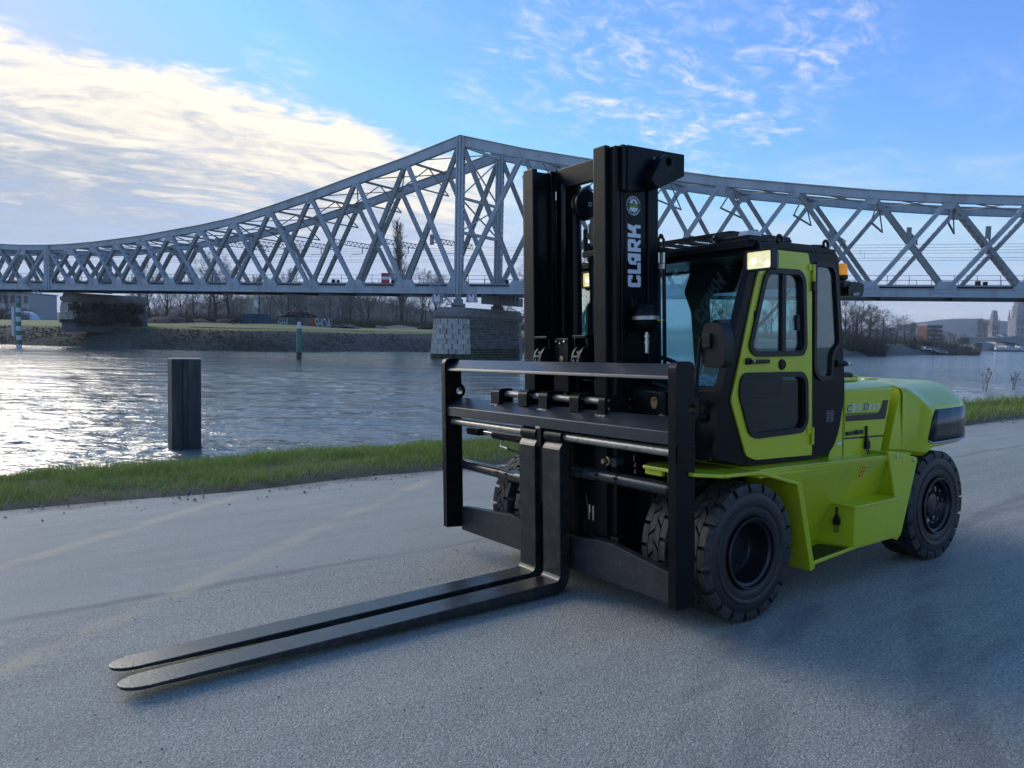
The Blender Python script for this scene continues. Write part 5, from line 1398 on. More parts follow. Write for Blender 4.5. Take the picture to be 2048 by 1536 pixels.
# tool box step
m = MB()
m.add([(1.085, -.012, .282), (1.655, -.012, .276), (1.655, .30, .276), (1.03, .30, .282), (1.095, -.012, .555), (1.715, -.012, .548), (1.715, .30, .560), (1.035, .30, .575)],
      [(3, 2, 1, 0), (4, 5, 6, 7), (0, 1, 5, 4), (1, 2, 6, 5), (2, 3, 7, 6), (3, 0, 4, 7)])
tb = m.build('step_box', LIME, fl, bevel=.008)
m = MB(); m.add([(1.075, -.026, .550), (1.735, -.026, .545), (1.735, .30, .562), (1.015, .30, .578), (1.075, -.026, .568), (1.735, -.026, .562), (1.735, .30, .580), (1.015, .30, .596)],
      [(3, 2, 1, 0), (4, 5, 6, 7), (0, 1, 5, 4), (1, 2, 6, 5), (2, 3, 7, 6), (3, 0, 4, 7)])
m.build('lid', LIME, tb, bevel=.006)
m = MB(); m.add([(.655, .01, .2665), (1.05, .01, .2865), (.985, .19, .2865), (.66, .19, .2675)], [(0, 1, 2, 3)]); m.build('tread_strip', BLKV, sk)
def rubber_latch(p, tvec, nvec, L, parent):
    """pull-down rubber latch: hook above, body, tail"""
    p = np.array(p, float); n_ = np.array(nvec, float); t_ = np.array(tvec, float); up = np.array([0, 0, 1.0]); m = MB()
    m.beam(p + n_ * .012, p + n_ * .012 - up * L * .42, .014, .014, n_)
    m.beam(p + n_ * .014 - up * L * .36, p + n_ * .014 - up * L * .50, .034, .016, n_)
    m.beam(p + n_ * .016 - up * L * .48, p + n_ * .016 - up * L * .74, .045, .030, n_)
    for e in (-1, 1): m.beam(p + n_ * .02 - up * L * .72 + t_ * .010 * e, p + n_ * .03 - up * L * 1.0 + t_ * (.012 * e + .006), .007, .007, n_)
    m.beam(p + n_ * .03 - up * L * 1.0 - t_ * .01, p + n_ * .03 - up * L * 1.0 + t_ * .022, .007, .007, n_)
    return m.build('latch', PLASTIC, parent, bevel=.003)
rubber_latch((1.062, .10, .548), (.15, -1, 0), (-1, -.15, 0), .165, fl)

# ---- cab
BC = .145                                                  # outer face of the cab side
frame_o = [(.205, 2.290), (-.109, 1.401), (-.198, 1.005), (.121, .925), (.86, .900), (1.056, .925), (1.144, 1.067), (1.212, 1.344), (1.165, 1.81), (1.112, 2.300)]
frame_r = [.03, .10, .05, .08, .12, .16, .12, .10, .05, .05]
door_o = [(.272, 2.280), (-.029, 1.337), (.117, .985), (.205, .953), (.807, .930), (.790, 2.14), (.747, 2.278)]
door_r = [.0, .02, .02, .03, .012, .02, .015]
rw_o = [(.820, 2.228), (1.040, 2.228), (1.088, 2.175), (1.148, 1.665), (1.062, 1.615), (1.055, 1.470), (1.030, 1.428), (.885, 1.428), (.822, 1.500)]
uw_o = [(.290, 2.162), (.650, 2.165), (.708, 2.11), (.729, 1.66), (.690, 1.600), (.190, 1.602), (.122, 1.655)]
lw_o = [(.060, 1.508), (.690, 1.497), (.742, 1.440), (.748, 1.150), (.690, 1.090), (.190, 1.088), (.128, 1.125), (.026, 1.385)]
FO = rpoly(frame_o, frame_r); DO = rpoly(door_o, door_r); RW = rpoly(rw_o, .06); UW = rpoly(uw_o, .09); LW = rpoly(lw_o, .07)
def side_set(b, sgn, parent, handle):
    """one side of the cab; sgn +1: outside faces us"""
    Z = lambda o: (lambda u, v, t: (u, b + sgn * (o + t), v))
    m = MB(); m.plate(FO, Z(0), 0, .055, holes=[offset_poly(DO, -.02), offset_poly(RW, -.012)])
    m.build('cab_side', CABBLK, parent, bevel=.010, seg=3)
    m = MB(); m.plate(DO, Z(-.012), 0, .035, holes=[offset_poly(UW, -.012), offset_poly(LW, -.012)])
    d = m.build('door', LIME, parent, bevel=.005)
    for nm, W, dpt in (('upper_window_seal', UW, .018), ('lower_window_seal', LW, .018)):
        m = MB(); m.plate(W, Z(-.026), 0, .055, holes=[offset_poly(W, -.034)]); m.build(nm, PLASTIC, d, bevel=.008, seg=3)
    for nm, W in (('upper_window', UW), ('lower_window', LW)):
        m = MB(); m.plate(offset_poly(W, -.030), Z(.004), 0, .004); m.build(nm, DARKGLASS if nm[0] == 'l' else GLASS, d)
    m = MB(); m.plate(RW, Z(-.014), 0, .055, holes=[offset_poly(RW, -.030)]); m.build('quarter_window_seal', PLASTIC, parent, bevel=.008, seg=3)
    m = MB(); m.plate(offset_poly(RW, -.028), Z(.004), 0, .004); m.build('quarter_window', GLASS, parent)
    m = MB(); m.box((.470, b + sgn * -.012, 1.62), (.515, b + sgn * .02, 2.145)); m.build('window_bar', PLASTIC, d, bevel=.004)
    m = MB(); m.box((.180, b - sgn * .016, 1.79), (.215, b + sgn * .01, 1.89)); m.box((.625, b - sgn * .016, 1.77), (.66, b + sgn * .01, 1.87)); m.build('window_catch', PLASTIC, d, bevel=.005)
    if handle:
        m = MB(); m.box((.098, b - .03, 1.555), (.145, b - .012, 1.597)); m.box((.12, b - .046, 1.560), (.306, b - .028, 1.585)); m.box((.28, b - .03, 1.560), (.306, b - .012, 1.585)); m.build('door_handle', PLASTIC, d, bevel=.006)
        m = MB(); m.lathe([(0, -.018), (.010, -.018), (.010, -.004)], (.150, b - .028, 1.575), 'y', 12); m.build('lock', CHROME, d, smooth=40)
        m = MB(); m.lathe([(0, -.014), (.030, -.012), (.036, -.002), (.036, .004)], (.468, b - .012, 1.548), 'y', 24)
        for k in range(6):
            a = k * math.pi / 3; m.box((.468 + .018 * math.cos(a) - .004, b - .030, 1.548 + .018 * math.sin(a) - .005), (.468 + .018 * math.cos(a) + .004, b - .020, 1.548 + .018 * math.sin(a) + .005))
        m.build('vent_disc', PLASTIC, d, smooth=40)
        for z0, z1, zt_ in ((2.095, 2.205, 2.205), (1.005, 1.118, 1.118)):
            m = MB(); m.tube([(.792, b - .024, z0), (.792, b - .024, z1)], .012, 10); m.box((.745, b - .022, z0 + .07), (.79, b - .012, z1)); m.box((.792, b - .012, z0), (.815, b - .002, z0 + .05)); m.build('hinge', LIME, d, smooth=50)
        m = MB(); m.tube([(.79, b - .024, 2.03), (.79, b - .024, 2.092)], .013, 10); m.build('hinge_pin', PLASTIC, d, smooth=50)
        m = MB()
        for i in range(2):
            for j in range(9):
                x, z = .984 + i * .048, 1.140 + j * .0092; m.box((x, b - .004, z), (x + .038, b + .002, z + .004))
        m.build('vent_slot', mat('louvre', (.16, .15, .20), .5), parent)
        m = MB(); m.tube([(1.085, b - .006, 1.540), (1.150, b - .035, 1.540)], [.026, .020], 12); m.build('window_knob', PLASTIC, parent, smooth=40)
        m = MB(); m.lathe([(0, -.02), (.013, -.016), (.016, 0), (.010, .012)], (1.172, b - .04, 1.537), 'y', 12); m.build('knob_button', CHROME, parent, smooth=50)
side_set(BC, 1, fl, True); side_set(2 * CB - BC, -1, fl, False)
BL_, BR_ = BC + .03, 2 * CB - BC - .03
# roof with raised rounded rim
m = MB()
m.plate(rpoly([(.17, BC), (1.115, BC), (1.115, 2 * CB - BC), (.17, 2 * CB - BC)], .05), lambda u, v, t: (u, v, t), 2.285, 2.325)
m.plate(rpoly([(.24, BC + .06), (1.06, BC + .06), (1.06, 2 * CB - BC - .06), (.24, 2 * CB - BC - .06)], .06), lambda u, v, t: (u, v, t), 2.325, 2.350)
m.build('roof', CABBLK, fl, bevel=.014, seg=3)
# rear wall with window, front header and cowl
m = MB()
rear = lambda u, v, t: (1.115 + (2.30 - v) * .10 - t, u, v)
RW1 = rpoly([(1.46, 1.02), (2.02, 1.02), (2.02, 2.27), (1.44, 2.27), (1.52, 2.12), (1.46, 1.95)], .02); RW2 = rpoly([(.42, 1.30), (1.30, 1.30), (1.30, 2.09), (.42, 2.09)], .09)
m.plate([(BL_, .93), (BR_, .93), (BR_, 2.29), (BL_, 2.29)], rear, 0, .05, holes=[RW1, RW2])
m.build('cab_rear_wall', DARKIN, fl)
m = MB(); m.plate(offset_poly(RW2, .01), rear, .02, .025); m.build('rear_window', GLASS, fl)
m = MB(); m.plate(offset_poly(RW1, .01), rear, .02, .025); m.build('sky_veil_pane', SKYVEIL, fl)  # pale pane added in place of the windscreen's sky reflection
ws = lambda u, v, t: (.195 - (2.25 - v) * .345 + t, u, v)
m = MB(); m.plate(rpoly([(BL_ - .01, 1.40), (BR_ + .01, 1.40), (BR_ + .01, 2.25), (BL_ - .01, 2.25)], .02), ws, .0, .005); m.build('windscreen', WSGLASS, fl)
m = MB(); m.plate([(BL_ - .02, 1.385), (BR_ + .02, 1.385), (BR_ + .02, 2.290), (BL_ - .02, 2.290)], ws, -.006, .03, holes=[rpoly([(BL_ + .03, 1.425), (BR_ - .03, 1.425), (BR_ - .03, 2.245), (BL_ + .03, 2.245)], .04)]); m.build('windscreen_frame', CABBLK, fl, bevel=.004)
cw_ = lambda u, v, t: (-.100 - (1.40 - v) * .24 + t, u, v)
m = MB(); m.plate([(BL_ - .02, .98), (BR_ + .02, .98), (BR_ + .02, 1.398), (BL_ - .02, 1.398)], cw_, -.004, .03); m.plate([(.30, 1.04), (.60, 1.04), (.60, 1.30), (.30, 1.30)], cw_, -.016, .0); m.build('cowl', BLACK, fl, bevel=.006)
m = MB(); m.tube([(-.15, .22, 1.33), (-.19, .30, 1.36), (-.20, .62, 1.44)], .014, 8); m.tube([(-.15, .22, 1.24), (-.20, .30, 1.24)], .02, 8); m.tube([(-.18, .27, 1.22), (-.18, .27, 1.36)], .018, 8); m.build('mirror_bracket', PLASTIC, fl, smooth=40)
# wiper
m = MB(); A = np.array(rear(.66, 1.98, -.03)); B_ = np.array(rear(.98, 1.72, -.03)); m.beam(A, B_, .022, .012, (1, 0, 0)); m.beam(rear(.56, 2.08, -.035), (A + B_) / 2, .010, .010, (1, 0, 0)); m.build('wiper', PLASTIC, fl)
# interior
m = MB(); m.box((-.06, .30, .95), (.22, 1.9, 1.32)); m.box((.02, .75, 1.32), (.20, 1.55, 1.44)); m.build('dashboard', DARKIN, fl, bevel=.03)
m = MB(); m.tube([(.12, .98, 1.15), (.30, .98, 1.50)], .04, 10)
ring_ = []
for k in range(25):
    a = 2 * math.pi * k / 24; ring_.append((.30 + .19 * math.sin(a) * .86, .98 + .19 * math.cos(a), 1.51 - .19 * math.sin(a) * .5))
m.tube(ring_, .016, 8, cap=False)
for a in (.5, 2.6, 4.7): m.tube([(.30, .98, 1.50), (.30 + .19 * math.sin(a) * .86, .98 + .19 * math.cos(a), 1.51 - .19 * math.sin(a) * .5)], .012, 6)
m.build('steering_wheel', PLASTIC, fl, smooth=50)
m = MB(); m.box((.52, .72, 1.22), (1.0, 1.26, 1.36)); m.box((.60, .80, .93), (.95, 1.18, 1.22)); m.build('seat', SEATM, fl, bevel=.04, seg=3)
m = MB(); m.add([(.92, .74, 1.36), (1.03, .74, 1.34), (1.12, .78, 1.88), (1.02, .78, 1.88), (.92, 1.24, 1.36), (1.03, 1.24, 1.34), (1.12, 1.20, 1.88), (1.02, 1.20, 1.88)], [(0, 1, 2, 3), (7, 6, 5, 4), (0, 4, 5, 1), (1, 5, 6, 2), (2, 6, 7, 3), (3, 7, 4, 0)]); m.build('seat_back', SEATM, fl, bevel=.04, seg=3)
m = MB(); m.box((.45, .50, 1.30), (1.0, .66, 1.46)); m.tube([(.50, .55, 1.46), (.47, .55, 1.60)], .015, 8); m.tube([(.58, .57, 1.46), (.56, .57, 1.58)], .015, 8); m.build('control_console', DARKIN, fl, bevel=.02)
m = MB(); m.plate(rpoly([(.62, 1.55), (.90, 1.55), (.90, 1.85), (.62, 1.85)], .02), lambda u, v, t: (.24 + (v - 1.55) * .05 + t, u + .55, v), 0, .03); m.build('display', DARKIN, fl)
m = MB(); m.box((.0, .6, .925), (1.1, 1.6, .945)); m.build('cab_floor', DARKIN, fl)
# crumpled protective film left at the foot of the windscreen
m = MB(); n = 13; fr = random.Random(3)
gridp = [[(lambda u, v: (u, v))(.30 + .40 * i / (n - 1), .26 + .34 * j / (n - 1)) for j in range(n)] for i in range(n)]
for i in range(n):
    for j in range(n):
        u, v = .22 + .42 * i / (n - 1), 1.36 + .13 * j / (n - 1)
        p = ws(u, v, .045 + fr.uniform(-.018, .018)); m.v.append(tuple(map(float, (p[0], p[1], p[2] + fr.uniform(-.01, .01)))))
m.f = [(i * n + j, (i + 1) * n + j, (i + 1) * n + j + 1, i * n + j + 1) for i in range(n - 1) for j in range(n - 1)]; m.m = [0] * len(m.f)
m.build('plastic_film', mat('clear_film', (.30, .42, .46), .12, var=.3, vscale=30), fl)
# mirror on its arm
m = MB(); m.plate(rpoly([(.050, 1.545), (.215, 1.545), (.225, 1.70), (.205, 1.812), (.080, 1.812), (.045, 1.72)], .045, 5), lambda u, v, t: (-.20 + t, u, v), 0, .085)
mi_ = m.build('mirror', PLASTIC, fl, bevel=.022, seg=4, smooth=40)
m = MB(); m.plate(rpoly([(.07, 1.57), (.20, 1.57), (.20, 1.79), (.09, 1.79)], .03), lambda u, v, t: (-.112 + t, u, v), 0, .004); m.build('mirror_glass', mat('mirror_glass', (.8, .8, .8), .03, metal=1.0), mi_)
m = MB(); m.box((-.222, .14, 1.66), (-.195, .20, 1.75)); m.build('mirror_clamp', PLASTIC, mi_, bevel=.006)
m = MB(); m.tube([(-.215, .205, 1.72), (-.215, .215, 1.70), (-.205, .245, 1.55), (-.19, .27, 1.36)], .011, 8); m.build('mirror_arm', PLASTIC, fl, smooth=50)
# head lamps
for b in (.064, 1.62):
    m = MB(); m.plate(rpoly([(b - .100, 2.130), (b + .100, 2.130), (b + .100, 2.258), (b - .100, 2.258)], .015), lambda u, v, t: (.13 + t, u, v), 0, .05, holes=[rpoly([(b - .088, 2.142), (b + .088, 2.142), (b + .088, 2.246), (b - .088, 2.246)], .01)])
    m.add([(.18, b - .098, 2.132), (.18, b + .098, 2.132), (.18, b + .098, 2.256), (.18, b - .098, 2.256), (.245, b - .065, 2.155), (.245, b + .065, 2.155), (.245, b + .065, 2.235), (.245, b - .065, 2.235)], [(0, 1, 5, 4), (1, 2, 6, 5), (2, 3, 7, 6), (3, 0, 4, 7), (4, 5, 6, 7)])
    hl = m.build('headlight', PLASTIC, fl, bevel=.004)
    m = MB(); m.plate(rpoly([(b - .088, 2.142), (b + .088, 2.142), (b + .088, 2.246), (b - .088, 2.246)], .012), lambda u, v, t: (.142 + t, u, v), 0, .006); m.build('lens', LENS, hl)
    for u in (-.058, .040):
        m = MB(); m.lathe([(0, -.004), (.011, -.003), (.014, .0)], (.142, b + u, 2.170 if u < 0 else 2.188), 'x', 12); m.build('bulb', BULB, hl)
    m = MB(); m.lathe([(0, -.010), (.008, -.010), (.008, 0)], (.16, b + .0, 2.124), 'z', 8); m.build('lamp_screw', CHROME, hl)
    m = MB(); m.beam((.20, b + .05, 2.25), (.24, b + .09, 2.31), .05, .02, (1, 0, 0)); m.build('lamp_bracket', PLASTIC, hl)
# roof guard of bars
gz, ga0, ga1, gb0, gb1 = 2.425, .385, 1.02, .475, 1.80
m = MB(); m.beam((ga0, gb0, gz), (ga0, gb1, gz), .028, .03, (0, 0, 1)); m.beam((ga1, gb0, gz), (ga1, gb1, gz), .028, .03, (0, 0, 1)); m.beam((ga0, gb0, gz), (ga1, gb0, gz), .028, .03, (0, 0, 1)); m.beam((ga0, gb1, gz), (ga1, gb1, gz), .028, .03, (0, 0, 1))
for x in (ga0, ga1):
    for y in (gb0, gb1): m.beam((x, y, 2.33), (x, y, gz), .028, .028, (1, 0, 0))
m.build('roof_guard', BLACK, fl)
for k in range(7):
    y = gb0 + (gb1 - gb0) * (k + 1) / 8; m = MB(); m.beam((ga0, y, gz), (ga1, y, gz - .005), .024, .022, (0, 0, 1)); m.build('guard_bar', BLACK, fl)
m = MB(); m.beam((.20, .14, 2.332), (.20, .60, 2.332), .045, .014, (0, 0, 1)); m.build('rain_strip', BLACK, fl, bevel=.003)
m = MB(); m.plate([(.20, 2.335), (.55, 2.335), (.55, 2.42), (.34, 2.42), (.20, 2.40)], az(.44), 0, .04); m.box((.22, .20, 2.335), (.42, .44, 2.372)); m.build('lamp_mount', BLACK, fl, bevel=.006)
m = MB(); m.plate(rpoly([(.26, 2.372), (.42, 2.372), (.40, 2.410), (.28, 2.410)], .015), az(.25), 0, .07); m.build('marker_lamp', CLEAR, fl, bevel=.01)
for z in (2.352, 2.385):
    m = MB(); m.lathe([(0, -.006), (.007, -.005), (.008, 0)], (.198, .46, z), 'x', 8); m.build('mount_bolt', CHROME, fl)
for a, b in ((.535, .205), (1.055, .205)):
    m = MB(); ring_ = [(a + .026 * math.sin(t), b, 2.362 + .028 * -math.cos(t)) for t in np.linspace(0, 2 * math.pi, 17)]; m.tube(ring_, .010, 8, cap=False); m.box((a - .022, b - .018, 2.318), (a + .022, b + .018, 2.338)); m.build('lifting_eye', BLACK, fl, smooth=50)
m = MB(); m.tube([(1.02, .205, 2.352), (.95, .23, 2.352), (.86, .26, 2.34)], .008, 6); m.build('antenna_cable', PLASTIC, fl)
# beacon and work lamp behind the cab
m = MB(); m.lathe([(.0, 2.262), (.034, 2.260), (.040, 2.245), (.041, 2.215), (.044, 2.212), (.044, 2.175), (0, 2.175)], (1.42, .31, 0), 'z', 20); bc = m.build('beacon', AMBER, fl, smooth=40)
m = MB(); m.lathe([(0, 2.176), (.046, 2.176), (.046, 2.150), (.03, 2.140), (.03, 2.09), (0, 2.09)], (1.42, .31, 0), 'z', 16); m.build('beacon_base', PLASTIC, bc, smooth=40)
m = MB(); m.box((1.13, .29, 2.06), (1.45, .33, 2.10)); m.box((1.36, .25, 2.08), (1.46, .36, 2.13)); m.build('lamp_bracket', PLASTIC, fl, bevel=.006)
m = MB(); m.plate(rpoly([(1.40, 2.022), (1.58, 2.022), (1.60, 2.06), (1.60, 2.115), (1.50, 2.128), (1.40, 2.10)], .02), az(.24), 0, .16); wl = m.build('work_lamp', PLASTIC, fl, bevel=.01)
m = MB(); m.beam((1.45, .235, 2.033), (1.53, .235, 2.041), .02, .004, (0, 1, 0)); m.build('lamp_sticker', GREYV, wl)

# ---- hood and counterweight
BH = .160
hood_o = [(1.10, 1.30), (1.20, 1.352), (1.868, 1.338), (1.755, 1.000), (1.690, .842), (1.04, .868)]
m = MB()
prof_b = [(BH, .84), (BH, 1.335), (BH + .012, 1.352), (BH + .085, 1.380), (BH + .35, 1.392), (CB, 1.396)]
full = prof_b + [(2 * CB - b, z) for b, z in prof_b[::-1][1:]]
def hood_station(a_of_z): return [(a_of_z(z), b, z) for b, z in full]
A0 = hood_station(lambda z: 1.12); A1 = hood_station(lambda z: 1.690 + (z - .842) * .355)
n = len(full); m.add(A0 + A1, [(i, i + 1, n + i + 1, n + i) for i in range(n - 1)] + [tuple(range(n))[::-1], tuple(range(n, 2 * n))])
hd = m.build('hood', LIME, fl, smooth=30, bevel=.004)
# proud side panels with open joints between them
def panel(name, pts, off=.006, rr=.012):
    q_ = MB(); q_.plate(rpoly(pts, rr), az(BH - off), 0, off + .002); return q_.build(name, LIME, fl, bevel=.003)
panel('hood_side_panel', [(1.222, 1.343), (1.852, 1.330), (1.742, .994), (1.238, 1.012)])
panel('hood_lower_panel', [(1.216, .998), (1.735, .980), (1.690, .848), (1.216, .862)])
panel('cab_rear_panel', [(1.205, 1.335), (1.205, .862), (1.03, .868), (1.09, 1.01), (1.15, 1.12)], off=.003)
m = MB(); m.plate([(1.206, .862), (1.212, .862), (1.222, 1.345), (1.214, 1.345)], az(BH - .001), -.001, .003); m.build('panel_gap', BLKV, fl)
m = MB(); m.plate([(1.22, 1.010), (1.742, .993), (1.736, .982), (1.22, 1.000)], az(BH - .001), -.001, .003); m.build('panel_gap', BLKV, fl)
m = MB(); m.box((1.232, BH - .024, 1.028), (1.36, BH - .008, 1.052)); m.box((1.34, BH - .030, 1.026), (1.43, BH - .008, 1.056)); m.build('hood_handle', PLASTIC, hd, bevel=.005)
rubber_latch((1.492, BH - .004, 1.078), (1, 0, 0), (0, -1, 0), .225, fl)
m = MB(); m.plate([(1.139, .968), (1.191, .966), (1.191, .986), (1.139, .988)], az(BH - .005), -.002, .001); m.build('sticker', WHITE, fl)
# stripe and model lettering
st = rpoly([(1.237, 1.127), (1.753, 1.113), (1.798, 1.251), (1.725, 1.254), (1.697, 1.192), (1.650, 1.160), (1.237, 1.168)], [0, 0, 0, 0, .04, .05, 0], 5)
m = MB(); m.plate(st, az(BH - .0072), -.001, .0006); m.build('stripe_decal', BLKV, fl)
m = MB(); m.plate([(1.237, 1.170), (1.64, 1.161), (1.65, 1.166), (1.62, 1.172), (1.237, 1.184)], az(BH - .0068), -.0012, .0006); m.build('stripe_decal', mat('olive_vinyl', (.13, .16, .03), .5), fl)
def on_hood(u0, v0, k=1.0, off=.0080):
    return lambda u, v, t: (u0 + u * k, BH - off - t, v0 + v - .025 * u * k)
tx = 1.236
for ch, sz, dark in (('C', .074, 1), ('8', .074, 0), ('0', .074, 0), ('D', .074, 1), ('9', .055, 0), ('0', .055, 0), ('0', .055, 0)):
    adv = .072 if sz > .07 else .056
    text_mesh('lettering', ch, sz, on_hood(tx, 1.194, 1.30), WHITE, hd, offset=.003, shear=.25)
    text_mesh('lettering', ch, sz, on_hood(tx, 1.194, 1.30, .0092), BLKV if dark else LIME, hd, offset=.0005 if dark else -.0016, shear=.25)
    tx += adv
# camera box, caps
m = MB(); m.plate([(2.276, 1.368), (2.43, 1.368), (2.478, 1.398), (2.43, 1.420), (2.276, 1.424)], az(.58), 0, .10); m.v = [(p[0] - .42, p[1] - .0, p[2] + .022) for p in m.v]; m.build('camera_box', PLASTIC, hd, bevel=.006)
m = MB(); m.tube([(1.88, .63, 1.40), (1.70, .55, 1.396), (1.50, .50, 1.398)], .006, 6); m.build('camera_cable', PLASTIC, hd)
m = MB(); m.lathe([(0, .03), (.05, .03), (.05, 0), (0, 0)], (2.08, .62, 1.388), 'z', 16); m.build('filler_cap', LIME, hd, smooth=40)
m = MB(); m.plate(rpoly([(1.20, .38), (1.80, .38), (1.80, 1.82), (1.20, 1.82)], .04), lambda u, v, t: (u, v, t), 1.390, 1.410); m.build('hood_lid', LIME, hd, bevel=.006)

# counterweight: sections along the truck, near half then mirrored
def cw_section(a, fl_b, top_e, sh_b, top_z, bot, f=1.0):
    """near half outline in (b, z) from the lower edge up to the centre line"""
    return [(fl_b + .03, bot), (fl_b, bot + .03), (fl_b, top_e - .03), (fl_b + .012, top_e), (fl_b + (sh_b - fl_b) * .5, top_e + (top_z - .012 - top_e) * .66), (sh_b, top_z - .012), (sh_b + .06, top_z), (CB, top_z + .022)]
stn = [(1.885, .162, 1.322, .215, 1.352, .855), (1.94, .160, 1.322, .215, 1.356, .842), (1.99, .146, 1.318, .212, 1.357, .832), (2.03, .116, 1.306, .208, 1.357, .825), (2.065, .078, 1.282, .208, 1.357, .818), (2.095, .044, 1.246, .216, 1.357, .813), (2.12, .024, 1.216, .232, 1.356, .812),
       (2.150, .014, 1.198, .25, 1.356, .830), (2.185, .010, 1.191, .27, 1.356, .852), (2.25, .010, 1.190, .29, 1.356, .868), (2.45, .012, 1.189, .31, 1.356, .872), (2.66, .026, 1.189, .32, 1.356, .872), (2.78, .058, 1.189, .31, 1.354, .872), (2.88, .102, 1.188, .32, 1.350, .872), (2.98, .160, 1.187, .35, 1.340, .872), (3.08, .245, 1.184, .42, 1.315, .872), (3.16, .37, 1.178, .56, 1.275, .872), (3.21, .60, 1.168, .80, 1.225, .872)]
m = MB(); secs = []
for a, *r in stn:
    h = cw_section(a, *r); fu = h + [(2 * CB - b, z) for b, z in h[::-1][1:]]
    secs.append([(a + (0 if a > 1.95 else (z - 1.10) * .355 + .02), b, z) for b, z in fu])
n = len(secs[0])
for i, s_ in enumerate(secs): m.v += [tuple(map(float, p)) for p in s_]
m.f = [(i * n + j, i * n + j + 1, (i + 1) * n + j + 1, (i + 1) * n + j) for i in range(len(secs) - 1) for j in range(n - 1)]
m.f += [tuple(range(n))[::-1], tuple(range((len(secs) - 1) * n, len(secs) * n))]
m.m = [0] * len(m.f)
cwt = m.build('counterweight', LIME, fl, smooth=22)
m = MB(); m.add([(2.07, .30, .87), (3.05, .35, .87), (2.74, .34, .72), (2.25, .34, .72), (2.07, 1.9, .87), (2.78, 1.9, .87), (2.74, 1.86, .72), (2.25, 1.86, .72)], [(0, 1, 2, 3), (7, 6, 5, 4), (0, 4, 5, 1), (1, 5, 6, 2), (2, 6, 7, 3), (3, 7, 4, 0)])
m.box((2.35, .62, .35), (2.70, 1.58, .80)); m.build('counterweight_base', LIME, fl, bevel=.01)
# black corner panel on the flank
pan = [(2.19, 1.165), (2.60, 1.165), (2.68, 1.145), (2.70, .925), (2.62, .915), (2.135, .920), (2.130, .935)]
m = MB()
def flank(u, v, t):
    b = np.interp(u, [s_[0] for s_ in stn], [s_[1] for s_ in stn]); return (u, b - .004 + t, v)
pn = rpoly(pan, .025); gridu = np.linspace(2.13, 2.93, 20)
def zlo(u): return float(np.interp(u, [2.13, 2.16, 2.88, 2.93], [.935, .918, .916, .926]))
def zhi(u): return float(np.interp(u, [2.13, 2.185, 2.21, 2.88, 2.91, 2.93], [.96, 1.150, 1.165, 1.165, 1.155, 1.13]))
for u in gridu:
    m.v += [flank(u, zlo(u), 0), flank(u, zhi(u), 0)]
m.f = [(2 * i, 2 * i + 2, 2 * i + 3, 2 * i + 1) for i in range(len(gridu) - 1)]; m.m = [0] * len(m.f)
p_ = m.build('corner_grille', mat('panel_black', (.014, .014, .017), .28, var=.2, vscale=3), fl, smooth=60)
sl_ = p_.modifiers.new('solid', 'SOLIDIFY'); sl_.thickness = .008; sl_.offset = 0
m = MB()
for u in gridu: m.v += [flank(u, zlo(u) - .014, -.004), flank(u, zlo(u) - .001, -.006)]
m.f = [(2 * i, 2 * i + 2, 2 * i + 3, 2 * i + 1) for i in range(len(gridu) - 1)]; m.m = [0] * len(m.f)
e_ = m.build('reflector_strip', mat('pale_trim', (.36, .40, .46), .35), fl, smooth=60); sl_ = e_.modifiers.new('solid', 'SOLIDIFY'); sl_.thickness = .006; sl_.offset = 0
m = MB(); m.lathe([(0, .026), (.065, .024), (.075, .0)], (2.52, .72, 1.352), 'z', 20); m.build('lifting_plug', LIME, fl, smooth=40)
# warning label on the skirt
lb = lambda u, v, t: (u, .0185 + (.86 - v) * .42 - t, v)
m = MB(); m.plate([(1.243, .728), (1.322, .722), (1.322, .822), (1.243, .830)], lb, 0, .002, mi=0)
for k in range(3):
    for j in range(2):
        u, v = 1.258 + j * .034, .74 + k * .030; m.plate([(u, v), (u + .018, v), (u + .014, v + .018), (u + .004, v + .020)], lb, .002, .0026, mi=1)
m.build('warning_label', [YELV, BLKV], fl)
# ---- mast
MC = 1.277
def channel(near, b_out, b_in, a0, depth, z0, z1, web=.03, fl_=.045, web_at=0.0, name='mast_channel'):
    """upright channel: front flange, web, rear flange; near side values, mirrored about the mast centre for the far side"""
    m = MB(); F = (lambda b: b) if near else (lambda b: 2 * MC - b)
    m.box((a0, F(b_out), z0), (a0 + fl_, F(b_in), z1)); m.box((a0 + depth - fl_, F(b_out), z0), (a0 + depth, F(b_in), z1))
    m.box((a0 + fl_ - .001, F(b_out + web_at), z0), (a0 + depth - fl_ + .001, F(b_out + web_at + web), z1 - .012))
    return m.build(name, BLACK, fl, bevel=.006)
for near in (True, False):
    channel(near, .830, .948, -.420, .215, .42, 2.975, web_at=.055)
    F = (lambda b: b) if near else (lambda b: 2 * MC - b)
    m = MB(); m.box((-.385, F(.772), .30), (-.345, F(.842), 2.965)); m.box((-.346, F(.818), .30), (-.15, F(.850), 2.95)); m.build('mast_channel', BLACK, fl, bevel=.006)
    oc = channel(near, .780 - .0, .815, -.330, .06, .22, 2.955, web_at=.0)
    m = MB()
    m.box((-.285, F(.780), .22), (-.10, F(.812), 2.94)); m.box((-.098, F(.765), .22), (.0, F(.90), 2.80)); m.box((-.004, F(.79), .22), (.025, F(.95), 2.72))
    om = m.build('outer_mast', CABBLK if near else BLACK, fl, bevel=.007)
m = MB(); m.box((-.205, .93, 2.835), (-.165, 2 * MC - .93, 2.985)); m.box((-.21, 2 * MC - .955, 2.83), (-.14, 2 * MC - .93, 2.99)); m.build('crossbar', BLACK, fl, bevel=.006)
